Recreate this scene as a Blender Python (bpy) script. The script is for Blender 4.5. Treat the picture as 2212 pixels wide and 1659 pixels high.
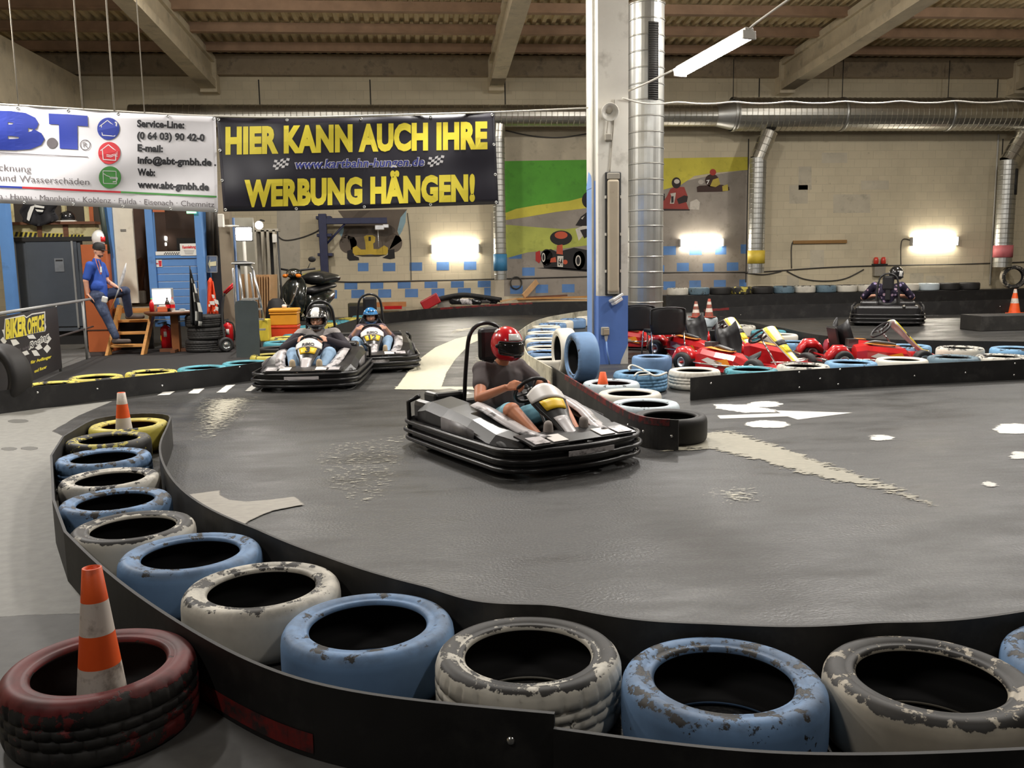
import bpy, bmesh, math, random
from mathutils import Vector, Matrix, noise
sc = bpy.context.scene
for o in list(bpy.data.objects): bpy.data.objects.remove(o)
PI = math.pi; V = Vector
def R(d): return math.radians(d)
# ---------------------------------------------------------------- camera
FPX, CAMH = 1900.0, 1.5
_p, _a, _r = R(7.8), R(5.3), .016
_fh = V((math.sin(_a), math.cos(_a), 0)); _r0 = V((math.cos(_a), -math.sin(_a), 0)); _z = V((0, 0, 1))
CF = _fh*math.cos(_p) - _z*math.sin(_p); _u0 = _fh*math.sin(_p) + _z*math.cos(_p)
CR = _r0*math.cos(_r) - _u0*math.sin(_r); CU = _r0*math.sin(_r) + _u0*math.cos(_r)
cd = bpy.data.cameras.new('camera'); cam = bpy.data.objects.new('camera', cd); sc.collection.objects.link(cam)
m = Matrix((CR, CU, -CF)).transposed().to_4x4(); m.translation = V((0, 0, CAMH)); cam.matrix_world = m
cd.sensor_fit = 'HORIZONTAL'; cd.sensor_width = 36; cd.lens = 36*FPX/2212; cd.clip_end = 200; cd.clip_start = .05
sc.camera = cam
# ---------------------------------------------------------------- world, exposure
w = bpy.data.worlds.new('world'); sc.world = w; w.use_nodes = True
w.node_tree.nodes['Background'].inputs[0].default_value = (1, .9, .75, 1)
w.node_tree.nodes['Background'].inputs[1].default_value = .02
sc.view_settings.view_transform = 'Standard'; sc.view_settings.look = 'None'
sc.view_settings.gamma = 1; sc.view_settings.exposure = 0.48; sc.view_settings.use_curve_mapping = False
sc.cycles.max_bounces = 6; sc.cycles.diffuse_bounces = 3; sc.cycles.sample_clamp_indirect = 4; sc.cycles.caustics_reflective = False
# ---------------------------------------------------------------- lamps of the hall (tubes hung over the track, flood lamps)
def tube_light(loc, aim, L, Wd, power, col=(1, .93, .82), rot=0):
    d = bpy.data.lights.new('tube_light', 'AREA'); d.shape = 'RECTANGLE'; d.size = L; d.size_y = Wd; d.energy = power; d.color = col
    o = bpy.data.objects.new('tube_light', d); sc.collection.objects.link(o)
    z = -V(aim).normalized(); x = V((math.cos(rot), math.sin(rot), 0)); x = (x - z*x.dot(z)).normalized(); y = z.cross(x)
    mm = Matrix((x, y, z)).transposed().to_4x4(); mm.translation = V(loc); o.matrix_world = mm
    return o
def bulb_light(loc, power, col, r=.2):
    d = bpy.data.lights.new('tube_glow', 'POINT'); d.energy = power; d.color = col; d.shadow_soft_size = r
    o = bpy.data.objects.new('tube_glow', d); sc.collection.objects.link(o); o.location = loc
DN = (0, 0, -1); WARM = (1, .965, .915)
LIGHTS = [  # hung tubes above or beside the picture: position, aim, watts down, watts all round
    ((-3.6, .6, 5.2), (.05, .15, -1), 48, 10), ((3.0, .2, 5.2), (0, .15, -1), 32, 7), ((-4.2, 7.6, 4.9), (0, .1, -1), 95, 26), ((1.6, 7.4, 4.9), DN, 85, 22), ((6.6, 7.6, 4.9), DN, 110, 26),
    ((-6.6, 12.0, 5.6), DN, 260, 170), ((0.2, 12.6, 6.0), DN, 170, 150), ((6.4, 12.6, 6.0), DN, 200, 150), ((13.8, 12.0, 5.2), DN, 230, 170),
    ((-3.2, 17.6, 7.1), DN, 230, 120), ((5.2, 17.8, 7.1), DN, 220, 120), ((13.0, 17.8, 7.1), DN, 230, 120)]
for loc, aim, pw, pg in LIGHTS:
    tube_light(loc, aim, 1.5, .16, pw, WARM, PI/2); bulb_light(loc, pg, WARM)
# ---------------------------------------------------------------- pixel helpers (pixel of the photo -> point in the hall)
def ray(x, y): return CF + CR*((x-1106)/FPX) - CU*((y-829.5)/FPX)
def G(x, y, z=0.0): d = ray(x, y); return V((0, 0, CAMH)) + d*((z-CAMH)/d.z)
def Wp(x, y, Y): d = ray(x, y); return V((0, 0, CAMH)) + d*(Y/d.y)
def plane_at(p0, n):
    p0, n = V(p0), V(n)
    def f(x, y):
        d = ray(x, y); return V((0, 0, CAMH)) + d*((p0-V((0, 0, CAMH))).dot(n)/d.dot(n))
    return f
# ---------------------------------------------------------------- materials
def srgb(r, g, b): return tuple(((c/255)/12.92 if c/255 <= .04045 else ((c/255+.055)/1.055)**2.4) for c in (r, g, b))
MATS = {}
def nodes_of(mt):
    mt.use_nodes = True; nt = mt.node_tree; nt.nodes.clear()
    out = nt.nodes.new('ShaderNodeOutputMaterial'); b = nt.nodes.new('ShaderNodeBsdfPrincipled'); nt.links.new(b.outputs[0], out.inputs[0])
    return nt, b, out
def N(nt, t, **k):
    n = nt.nodes.new(t)
    for a, v in k.items():
        if a == 'i':
            for q, x in v.items(): n.inputs[q].default_value = x
        else: setattr(n, a, v)
    return n
def mathn(nt, op, a, b=None, clamp=False):
    n = nt.nodes.new('ShaderNodeMath'); n.operation = op; n.use_clamp = clamp
    for i, v in enumerate((a, b)):
        if v is None: continue
        if isinstance(v, (int, float)): n.inputs[i].default_value = v
        else: nt.links.new(v, n.inputs[i])
    return n.outputs[0]
def ramp(nt, fac, a, b):
    n = nt.nodes.new('ShaderNodeMapRange'); n.inputs[1].default_value = a; n.inputs[2].default_value = b; nt.links.new(fac, n.inputs[0]); return n.outputs[0]
def mixc(nt, fac, a, b):
    n = nt.nodes.new('ShaderNodeMix'); n.data_type = 'RGBA'
    for i, v in ((0, fac), (6, a), (7, b)):
        if isinstance(v, (int, float)): n.inputs[i].default_value = v
        elif isinstance(v, tuple): n.inputs[i].default_value = (*v[:3], 1)
        else: nt.links.new(v, n.inputs[i])
    return n.outputs[2]
def coords(nt, scale=(1, 1, 1), rnd=True, kind='Object'):
    tc = nt.nodes.new('ShaderNodeTexCoord'); mp = nt.nodes.new('ShaderNodeMapping'); mp.inputs[3].default_value = scale
    nt.links.new(tc.outputs[kind], mp.inputs[0])
    if rnd:
        oi = nt.nodes.new('ShaderNodeObjectInfo'); s = mathn(nt, 'MULTIPLY', oi.outputs['Random'], 37.0); nt.links.new(s, mp.inputs[1])
    return mp.outputs[0]
def noisen(nt, vec, scale, detail=4, rough=.55):
    n = nt.nodes.new('ShaderNodeTexNoise'); n.inputs['Scale'].default_value = scale; n.inputs['Detail'].default_value = detail; n.inputs['Roughness'].default_value = rough
    nt.links.new(vec, n.inputs['Vector']); return n.outputs[0]
def mat(name, col, rough=.6, metal=0., var=.12, scale=6., bump=0., bscale=40., emit=0., spec=.5, dirt=None, dscale=3., dlo=.5, dhi=.7, coat=0., alpha=1., stretch=(1, 1, 1)):
    if name in MATS: return MATS[name]
    mt = bpy.data.materials.new(name); nt, b, out = nodes_of(mt)
    vec = coords(nt, stretch)
    n1 = noisen(nt, vec, scale)
    lo = tuple(c*(1-var) for c in col); hi = tuple(min(1, c*(1+var)) for c in col)
    c = mixc(nt, ramp(nt, n1, .3, .7), lo, hi)
    if dirt:
        n2 = noisen(nt, vec, dscale, 6, .65); c = mixc(nt, ramp(nt, n2, dlo, dhi), c, dirt)
    nt.links.new(c, b.inputs['Base Color'])
    b.inputs['Roughness'].default_value = rough; b.inputs['Metallic'].default_value = metal
    b.inputs['Specular IOR Level'].default_value = spec; b.inputs['Coat Weight'].default_value = coat; b.inputs['Coat Roughness'].default_value = .08
    if bump:
        bn = nt.nodes.new('ShaderNodeBump'); bn.inputs['Strength'].default_value = bump; bn.inputs['Distance'].default_value = .01
        nt.links.new(noisen(nt, vec, bscale, 3), bn.inputs['Height']); nt.links.new(bn.outputs[0], b.inputs['Normal'])
    if emit: b.inputs['Emission Color'].default_value = (*col, 1); b.inputs['Emission Strength'].default_value = emit
    if alpha < 1: b.inputs['Alpha'].default_value = alpha
    MATS[name] = mt; return mt
def lamp_mat(name, col, strength):
    if name in MATS: return MATS[name]
    mt = bpy.data.materials.new(name); nt, b, out = nodes_of(mt)
    b.inputs['Base Color'].default_value = (.8, .8, .78, 1); b.inputs['Emission Color'].default_value = (*col, 1); b.inputs['Emission Strength'].default_value = strength
    MATS[name] = mt; return mt
# ---------------------------------------------------------------- mesh builder
class MB:
    def __init__(s): s.v = []; s.f = []; s.mi = []; s.sm = []
    def add(s, vs, fs, mi=0, smooth=False):
        o = len(s.v); s.v += [tuple(p) for p in vs]
        for f in fs: s.f.append([o+i for i in f]); s.mi.append(mi); s.sm.append(smooth)
        return s
    def box(s, c, d, rot=None, mi=0, bev=0.):
        c = V(c); hx, hy, hz = d[0]/2, d[1]/2, d[2]/2
        M = Matrix.Identity(3) if rot is None else rot
        if bev <= 0:
            vs = [c + M@V((x*hx, y*hy, z*hz)) for x in (-1, 1) for y in (-1, 1) for z in (-1, 1)]
            return s.add(vs, [(0, 1, 3, 2), (4, 6, 7, 5), (0, 4, 5, 1), (2, 3, 7, 6), (0, 2, 6, 4), (1, 5, 7, 3)], mi)
        bm = bmesh.new(); bmesh.ops.create_cube(bm, size=1)
        for q in bm.verts: q.co = V((q.co.x*d[0], q.co.y*d[1], q.co.z*d[2]))
        bmesh.ops.bevel(bm, geom=bm.edges[:], offset=bev, segments=2, affect='EDGES', profile=.5)
        bm.verts.index_update(); vs = [c + M@q.co for q in bm.verts]; fs = [[q.index for q in f.verts] for f in bm.faces]; bm.free()
        return s.add(vs, fs, mi)
    def tube(s, pts, r, n=8, mi=0, caps=True, closed=False, smooth=True):
        pts = [V(p) for p in pts]; k = len(pts); rs = r if isinstance(r, (list, tuple)) else [r]*k
        vs = []; ref = None
        for i, p in enumerate(pts):
            a = pts[(i-1) % k] if (i > 0 or closed) else p; b = pts[(i+1) % k] if (i < k-1 or closed) else p
            t = (b-a).normalized() if (b-a).length > 1e-9 else V((0, 0, 1))
            if ref is None: ref = V((0, 0, 1)) if abs(t.z) < .9 else V((1, 0, 0))
            x = t.cross(ref)
            if x.length < 1e-4: x = t.cross(V((1, .3, 0)))
            x.normalize(); y = x.cross(t).normalized(); ref = y
            vs += [p + (x*math.cos(2*PI*j/n) + y*math.sin(2*PI*j/n))*rs[i] for j in range(n)]
        fs = []
        for i in range(k if closed else k-1):
            a, b = i*n, ((i+1) % k)*n
            fs += [(a+j, a+(j+1) % n, b+(j+1) % n, b+j) for j in range(n)]
        if caps and not closed: fs += [tuple(range(n-1, -1, -1)), tuple((k-1)*n+j for j in range(n))]
        return s.add(vs, fs, mi, smooth)
    def lathe(s, prof, n=32, M=None, mi=0, smooth=True, closed=False, mis=None):
        M = Matrix.Identity(4) if M is None else M; k = len(prof); vs = []; 
        for (r, z) in prof: vs += [M@V((r*math.cos(2*PI*j/n), r*math.sin(2*PI*j/n), z)) for j in range(n)]
        for i in range(k if closed else k-1):
            a, b = i*n, ((i+1) % k)*n
            fs = [(a+j, a+(j+1) % n, b+(j+1) % n, b+j) for j in range(n)]
            o = len(s.v) if i == 0 else o
            if i == 0: s.v += [tuple(p) for p in vs]
            for f in fs: s.f.append([o+q for q in f]); s.mi.append(mis[i] if mis else mi); s.sm.append(smooth)
        return s
    def ball(s, c, r, n=16, m=10, mi=0, M=None):
        c = V(c); r = (r, r, r) if isinstance(r, (int, float)) else r; M = Matrix.Identity(3) if M is None else M
        vs = []
        for i in range(m+1):
            t = PI*i/m
            for j in range(n):
                p = 2*PI*j/n; vs.append(c + M@V((r[0]*math.sin(t)*math.cos(p), r[1]*math.sin(t)*math.sin(p), r[2]*math.cos(t))))
        fs = [(i*n+j, (i+1)*n+j, (i+1)*n+(j+1) % n, i*n+(j+1) % n) for i in range(m) for j in range(n)]
        return s.add(vs, fs, mi, True)
    def prism(s, poly, vec, mi=0, smooth=False):
        poly = [V(p) for p in poly]; vec = V(vec); n = len(poly)
        return s.add(poly + [p+vec for p in poly], [tuple(range(n-1, -1, -1)), tuple(range(n, 2*n))] + [(i, (i+1) % n, n+(i+1) % n, n+i) for i in range(n)], mi, smooth)
    def loft(s, rings, mi=0, caps=True, smooth=True, closed=True):
        n = len(rings[0]); o = []; vs = [V(p) for r in rings for p in r]; fs = []
        for i in range(len(rings)-1):
            for j in range(n if closed else n-1): fs.append((i*n+j, i*n+(j+1) % n, (i+1)*n+(j+1) % n, (i+1)*n+j))
        if caps: fs += [tuple(range(n-1, -1, -1)), tuple((len(rings)-1)*n+j for j in range(n))]
        return s.add(vs, fs, mi, smooth)
    def sheet(s, grid, th, mi=0, smooth=True):      # grid of points -> thin solid sheet (thickness along normal)
        h, wd = len(grid), len(grid[0]); top = []; bot = []
        for i in range(h):
            for j in range(wd):
                a = grid[max(i-1, 0)][j]; b = grid[min(i+1, h-1)][j]; c = grid[i][max(j-1, 0)]; d = grid[i][min(j+1, wd-1)]
                nn = (V(d)-V(c)).cross(V(b)-V(a))
                nn = nn.normalized() if nn.length > 1e-12 else V((0, 0, 1))
                top.append(V(grid[i][j])+nn*th/2); bot.append(V(grid[i][j])-nn*th/2)
        n = h*wd; fs = []
        for i in range(h-1):
            for j in range(wd-1):
                a = i*wd+j; q = (a, a+1, a+wd+1, a+wd); fs += [q, tuple(n+x for x in reversed(q))]
        rim = [j for j in range(wd)] + [i*wd+wd-1 for i in range(1, h)] + [(h-1)*wd+j for j in range(wd-2, -1, -1)] + [i*wd for i in range(h-2, 0, -1)]
        for a, b in zip(rim, rim[1:]+rim[:1]): fs.append((b, a, n+a, n+b))
        return s.add(top+bot, fs, mi, smooth)
    def mesh(s, name, mats):
        me = bpy.data.meshes.new(name); me.from_pydata(s.v, [], s.f)
        for mm in (mats if isinstance(mats, (list, tuple)) else [mats]): me.materials.append(mm)
        me.polygons.foreach_set('material_index', s.mi); me.polygons.foreach_set('use_smooth', s.sm)
        bm = bmesh.new(); bm.from_mesh(me); bmesh.ops.recalc_face_normals(bm, faces=bm.faces[:]); bm.to_mesh(me); bm.free()
        me.update(); return me
def link(name, me, parent=None):
    o = bpy.data.objects.new(name, me); sc.collection.objects.link(o)
    if parent is not None: o.parent = parent
    return o
def obj(name, mb, mats, parent=None):
    if not isinstance(mb, MB):
        for mm in (mats if isinstance(mats, (list, tuple)) else [mats]): mb.materials.append(mm)
    return link(name, mb.mesh(name, mats) if isinstance(mb, MB) else mb, parent)
def tag(o, label=None, cat=None, group=None, kind=None):
    for k, v in (('label', label), ('category', cat), ('group', group), ('kind', kind)):
        if v: o[k] = v
    return o
def thing(name, label, cat, loc=(0, 0, 0), rz=0., group=None):
    o = link(name, None); o.location = loc; o.rotation_euler = (0, 0, rz); return tag(o, label, cat, group)
def kids(o): return [c for c in sc.collection.objects if c.parent == o]
def copy_tree(o, loc=None, rz=None, label=None, group=None):
    c = o.copy(); sc.collection.objects.link(c)
    for ch in kids(o):
        d = ch.copy(); sc.collection.objects.link(d); d.parent = c
        for g in kids(ch):
            e = g.copy(); sc.collection.objects.link(e); e.parent = d
    if loc is not None: c.location = loc
    if rz is not None: c.rotation_euler = (0, 0, rz)
    return tag(c, label, None, group)
def rotz(a): return Matrix.Rotation(a, 3, 'Z')
def rx(a): return Matrix.Rotation(a, 3, 'X')
def ry(a): return Matrix.Rotation(a, 3, 'Y')
def smooth_path(pts, k=6, closed=False):
    pts = [V(p) for p in pts]; n = len(pts); out = []
    for i in range(n if closed else n-1):
        p0 = pts[(i-1) % n] if (closed or i > 0) else pts[i]; p1 = pts[i]; p2 = pts[(i+1) % n]; p3 = pts[(i+2) % n] if (closed or i+2 < n) else p2
        for j in range(k):
            t = j/k; out.append(.5*((2*p1) + (p2-p0)*t + (2*p0-5*p1+4*p2-p3)*t*t + (3*p1-p0-3*p2+p3)*t**3))
    if not closed: out.append(pts[-1])
    return out
# ---------------------------------------------------------------- lettering as mesh, laid on any surface f(u, v)
def text_polys(txt, bold=0., cell=None):
    c = bpy.data.curves.new('t', 'FONT'); c.body = txt; c.size = 1; c.offset = bold; c.resolution_u = 3; c.space_character = 1.0 + max(0, bold-.04)*2.4
    o = bpy.data.objects.new('t', c); sc.collection.objects.link(o)
    dg = bpy.context.evaluated_depsgraph_get(); me = bpy.data.meshes.new_from_object(o.evaluated_get(dg))
    bpy.data.objects.remove(o); bpy.data.curves.remove(c)
    bm = bmesh.new(); bm.from_mesh(me); bpy.data.meshes.remove(me)
    bmesh.ops.remove_doubles(bm, verts=bm.verts[:], dist=1e-5)
    if cell and bm.verts:
        xs = [q.co.x for q in bm.verts]
        x = min(xs)+cell
        while x < max(xs):
            bmesh.ops.bisect_plane(bm, geom=bm.verts[:]+bm.edges[:]+bm.faces[:], plane_co=(x, 0, 0), plane_no=(1, 0, 0)); x += cell
        y = min(q.co.y for q in bm.verts)+cell; y1 = max(q.co.y for q in bm.verts)
        while y < y1:
            bmesh.ops.bisect_plane(bm, geom=bm.verts[:]+bm.edges[:]+bm.faces[:], plane_co=(0, y, 0), plane_no=(0, 1, 0)); y += cell
    bm.verts.index_update(); vs = [q.co.xy.copy() for q in bm.verts]; fs = [[q.index for q in f.verts] for f in bm.faces]; bm.free()
    return vs, fs
def lettering(txt, f, p0, p1, cap, bold=0., slant=0., cell=None, mb=None, mi=0, fit=None):
    """txt between baseline points p0 -> p1 in the (u, v) of f, cap height cap (v grows downwards if cap>0 means up = -v)"""
    vs, fs = text_polys(txt, bold, cell)
    x0 = min(p.x for p in vs); x1 = max(p.x for p in vs)
    H = .728
    mb = mb or MB(); du = p1[0]-p0[0]; dv = p1[1]-p0[1]
    out = []
    for p in vs:
        t = (p.x-x0)/(x1-x0); up = p.y/H
        out.append(f(p0[0]+du*t+slant*up*cap, p0[1]+dv*t-up*cap))
    return mb.add(out, fs, mi)
def poly_on(mb, f, pts, mi=0):
    return mb.add([f(*p) for p in pts], [tuple(range(len(pts)))], mi)
def ellipse(cx, cy, a, b, n=24, t0=0, t1=2*PI):
    full = abs(t1-t0-2*PI) < 1e-6
    return [(cx+a*math.cos(t0+(t1-t0)*i/(n if full else n-1)), cy+b*math.sin(t0+(t1-t0)*i/(n if full else n-1))) for i in range(n)]
# ================================================================ THE HALL
YW = 26.5
def roofz(Y): return 7.45 + .057*(26.5-Y)
CREAM = srgb(212, 199, 170)
def wall_material(name, base, bw=.4, bh=.25, dirt=(.20, .17, .12)):
    mt = bpy.data.materials.new(name); nt, b, out = nodes_of(mt)
    tc = nt.nodes.new('ShaderNodeTexCoord'); sx = nt.nodes.new('ShaderNodeSeparateXYZ'); nt.links.new(tc.outputs['Object'], sx.inputs[0])
    cx = nt.nodes.new('ShaderNodeCombineXYZ'); nt.links.new(mathn(nt, 'ADD', sx.outputs[0], sx.outputs[1]), cx.inputs[0]); nt.links.new(sx.outputs[2], cx.inputs[1])
    br = N(nt, 'ShaderNodeTexBrick', i={'Scale': 1., 'Brick Width': bw, 'Row Height': bh, 'Mortar Size': .008, 'Mortar Smooth': .3, 'Bias': 0.})
    nt.links.new(cx.outputs[0], br.inputs['Vector'])
    br.inputs['Color1'].default_value = (*base, 1); br.inputs['Color2'].default_value = (*[c*.93 for c in base], 1); br.inputs['Mortar'].default_value = (*[c*.84 for c in base], 1)
    n1 = noisen(nt, tc.outputs['Object'], .8, 6, .6); n2 = noisen(nt, tc.outputs['Object'], 5., 6, .7)
    c = mixc(nt, mathn(nt, 'MULTIPLY', ramp(nt, n1, .48, .75), .45), br.outputs[0], tuple(x*.62 for x in base))
    c = mixc(nt, mathn(nt, 'MULTIPLY', ramp(nt, n2, .64, .75), .5), c, dirt)
    nt.links.new(c, b.inputs['Base Color']); b.inputs['Roughness'].default_value = .7; b.inputs['Specular IOR Level'].default_value = .3
    bn = nt.nodes.new('ShaderNodeBump'); bn.inputs['Strength'].default_value = .35; bn.inputs['Distance'].default_value = .01
    nt.links.new(mathn(nt, 'SUBTRACT', 1., br.outputs['Fac']), bn.inputs['Height']); nt.links.new(bn.outputs[0], b.inputs['Normal'])
    return mt
def floor_material():
    mt = bpy.data.materials.new('track_floor'); nt, b, out = nodes_of(mt)
    v = coords(nt, rnd=False); vs = coords(nt, (1, 2.6, 1), rnd=False)
    n1 = noisen(nt, v, .55, 5, .6); n2 = noisen(nt, vs, 3.2, 7, .7); n3 = noisen(nt, v, 60, 2, .5); n4 = noisen(nt, vs, 1.1, 6, .65)
    c = mixc(nt, ramp(nt, n1, .3, .7), (.022, .0215, .021), (.046, .0455, .044))
    c = mixc(nt, mathn(nt, 'MULTIPLY', ramp(nt, n4, .5, .72), .5), c, (.066, .060, .053))
    c = mixc(nt, mathn(nt, 'MULTIPLY', ramp(nt, n3, .45, .7), .5), c, (.095, .092, .085))
    c = mixc(nt, mathn(nt, 'MULTIPLY', ramp(nt, n2, .66, .72), .6), c, (.20, .19, .165))
    nt.links.new(c, b.inputs['Base Color'])
    rr = nt.nodes.new('ShaderNodeMapRange'); rr.inputs[1].default_value = .3; rr.inputs[2].default_value = .7; rr.inputs[3].default_value = .31; rr.inputs[4].default_value = .60
    nt.links.new(n4, rr.inputs[0]); nt.links.new(rr.outputs[0], b.inputs['Roughness']); b.inputs['Specular IOR Level'].default_value = .45
    bn = nt.nodes.new('ShaderNodeBump'); bn.inputs['Strength'].default_value = .4; bn.inputs['Distance'].default_value = .006
    nt.links.new(n3, bn.inputs['Height']); nt.links.new(bn.outputs[0], b.inputs['Normal'])
    return mt
def struct(name, mb, mats, parent=None, label=None):
    o = obj(name, mb, mats, parent)
    if parent is None: o['kind'] = 'structure'
    return tag(o, label)
X0, X1, Y0 = -12.6, 25.0, -3.0
floor = struct('floor', MB().box(((X0+X1)/2, (Y0+YW)/2, -.1), (X1-X0, YW-Y0, .2)), floor_material(), label='worn dark grey painted track floor')
# ---- paint worn into the floor
def paint_material(name, col, nscale=6., rough=.5, stretch=(1, 2.2, 1)):
    mt = bpy.data.materials.new(name); nt, b, out = nodes_of(mt)
    at = nt.nodes.new('ShaderNodeAttribute'); at.attribute_name = 'inset'
    am = nt.nodes.new('ShaderNodeAttribute'); am.attribute_name = 'wear'
    v = coords(nt, stretch, rnd=False); n = noisen(nt, v, nscale, 8, .72)
    d = mathn(nt, 'ADD', at.outputs['Fac'], mathn(nt, 'MULTIPLY', mathn(nt, 'SUBTRACT', n, .5), am.outputs['Fac']))
    fac = ramp(nt, d, -.006, .006)
    c = mixc(nt, ramp(nt, noisen(nt, v, 14, 5), .35, .7), tuple(x*.8 for x in col), col)
    nt.links.new(c, b.inputs['Base Color']); b.inputs['Roughness'].default_value = rough
    tr = nt.nodes.new('ShaderNodeBsdfTransparent'); mx = nt.nodes.new('ShaderNodeMixShader')
    nt.links.new(fac, mx.inputs[0]); nt.links.new(tr.outputs[0], mx.inputs[1]); nt.links.new(b.outputs[0], mx.inputs[2]); nt.links.new(mx.outputs[0], out.inputs[0])
    return mt
PAINT = {'white': paint_material('white_track_paint', (.80, .78, .72), 5.), 'cream': paint_material('cream_track_paint', (.66, .62, .47), 7.), 'worn': paint_material('worn_yellowish_paint', (.40, .37, .285), 8.), 'fleck': paint_material('flaked_track_paint', (.58, .55, .44), 15., .5, (1, 2.6, 1)),
         'tan': paint_material('tan_floor_patch', (.36, .33, .28), 4.), 'concrete': paint_material('pale_concrete', (.27, .262, .235), 3., .6, (1, 1, 1)),
         'stain': paint_material('dark_floor_stain', (.12, .115, .10), 6., .6, (1, 1, 1)), 'mat': paint_material('dark_floor_mat', (.020, .018, .018), 3., .8, (1, 1, 1)), 'grey': paint_material('grey_concrete', (.13, .127, .12), 3., .65, (1, 1, 1))}
def seg_d(p, a, b):
    ab = b-a; t = max(0, min(1, (p-a).dot(ab)/max(ab.dot(ab), 1e-12))); return (p-a-ab*t).length
_lift = [0.0012]
def mark(name, pts, mt, wear=.06, res=.04, bias=0., label=None, world=False):
    P = [V(p) if world else G(*p).xy for p in pts]
    xa, xb = min(p.x for p in P)-.06, max(p.x for p in P)+.06; ya, yb = min(p.y for p in P)-.06, max(p.y for p in P)+.06
    nx, ny = max(2, int((xb-xa)/res)), max(2, int((yb-ya)/res)); vs = []; sd = []
    for i in range(nx+1):
        for j in range(ny+1):
            p = V((xa+(xb-xa)*i/nx, ya+(yb-ya)*j/ny)); ins = False; d = 9
            for a, b in zip(P, P[1:]+P[:1]):
                d = min(d, seg_d(p, a, b))
                if (a.y > p.y) != (b.y > p.y) and p.x < (b.x-a.x)*(p.y-a.y)/(b.y-a.y)+a.x: ins = not ins
            vs.append((p.x, p.y, _lift[0])); sd.append(min(d if ins else -d, .5)+bias)
    fs = []
    for i in range(nx):
        for j in range(ny):
            q = [i*(ny+1)+j, (i+1)*(ny+1)+j, (i+1)*(ny+1)+j+1, i*(ny+1)+j+1]
            if max(sd[k] for k in q) > -wear*.55-.01: fs.append(q)
    _lift[0] += .0002
    o = obj(name, MB().add(vs, fs), PAINT[mt], floor); me = o.data
    at = me.attributes.new('inset', 'FLOAT', 'POINT'); at.data.foreach_set('value', sd)
    aw = me.attributes.new('wear', 'FLOAT', 'POINT'); aw.data.foreach_set('value', [wear]*len(sd))
    return tag(o, label)
mark('concrete_floor', [(-60, 895), (140, 878), (245, 866), (170, 898), (112, 932), (150, 948), (205, 935), (150, 985), (140, 1050), (150, 1150), (210, 1250), (240, 1325), (150, 1328), (-60, 1336)], 'concrete', .05, .05, label='pale bare concrete beside the track')
mark('concrete_floor', [(-90, 1337), (160, 1326), (240, 1330), (330, 1400), (560, 1520), (760, 1640), (820, 1800), (-200, 1800)], 'grey', .08, .06, label='grey concrete around the dark red tyre')
mark('floor_mat', [(-300, 900), (0, 862), (250, 832), (565, 795), (590, 762), (640, 715), (700, 690), (620, 660), (480, 662), (330, 668), (80, 690), (-300, 720)], 'mat', .03, .08, label='black floor covering around the steps')
mark('concrete_floor', [(100, 742), (182, 722), (196, 772), (130, 797), (96, 800)], 'grey', .04, .05, label='grey floor behind the hand rail')
for cx, cy, a, b in ((64, 969, 18, 4), (20, 970, 16, 4), (140, 985, 30, 9), (40, 910, 22, 4)): mark('floor_stain', ellipse(cx, cy, a, b, 14), 'stain', .05, .03)
mark('floor_arrow', [(1549, 898), (1686, 893), (1673, 887), (1842, 892), (1723, 907), (1701, 900), (1556, 905)], 'white', .012, .02, label='white direction arrow')
mark('paint_patch', [(1538, 873), (1617, 875), (1675, 886), (1675, 891), (1606, 892), (1547, 883)], 'white', .2, .025)
for cx, cy, a, b in ((1653, 874, 36, 7), (1657, 917, 50, 8), (2193, 927, 48, 12), (1905, 947, 27, 6), (2200, 985, 18, 7), (2134, 1045, 14, 5), (1010, 851, 16, 3), (1715, 1208, 5, 2)):
    mark('paint_patch', ellipse(cx, cy, a, b, 12), 'white', .24, .025)
mark('worn_line', [(1515, 940), (1570, 931), (1690, 968), (1800, 1010), (1920, 1049), (2010, 1092), (1900, 1056), (1780, 1034), (1700, 1012), (1600, 985), (1530, 968), (1440, 975), (1480, 955)], 'worn', .6, .04, label='worn yellowish line fading into the track')
mark('curved_line', [(856, 839), (880, 806), (905, 777), (940, 751), (985, 732), (1032, 721), (1075, 717), (1060, 724), (1015, 744), (985, 775), (965, 805), (953, 839)], 'cream', .06, .03, label='broad curved white line, its brightness partly painted floor glare')  # real line; its bright tone also carries floor glare as colour
mark('start_line', [(855, 836), (1200, 836), (1200, 843), (853, 842)], 'cream', .14, .03)
mark('worn_line', [(985, 770), (1030, 735), (1180, 745), (1195, 835), (960, 835)], 'cream', .9, .04, -.42)
mark('worn_line', [(880, 800), (960, 712), (1120, 690), (1100, 700), (1000, 720), (900, 800)], 'cream', .9, .05, -.3)
for q in ([(406, 851), (429, 851), (441, 840), (419, 841)], [(468, 849), (487, 849), (508, 832), (489, 833)], [(529, 846), (542, 846), (562, 831), (547, 831)], [(340, 855), (366, 854), (378, 846), (352, 848)]):
    mark('grid_stripe', q, 'white', .05, .02)
mark('paint_specks', [(372, 890), (410, 856), (600, 852), (570, 900), (490, 965), (372, 960)], 'fleck', 1.5, .03, -.38, 'flaked white paint specks on the track')
mark('paint_specks', [(560, 960), (1000, 900), (980, 1100), (640, 1180), (560, 1060)], 'fleck', 1.2, .04, -.60)
mark('paint_specks', [(1420, 1040), (1720, 1030), (1750, 1110), (1500, 1120)], 'fleck', 1.2, .04, -.40)
mark('worn_patch', [(392, 1072), (473, 1062), (477, 1072), (496, 1082), (534, 1086), (577, 1082), (635, 1075), (656, 1092), (591, 1105), (557, 1117), (522, 1137), (447, 1114)], 'tan', .05, .02, label='pale worn patch of bare floor beside the tyre row')
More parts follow.
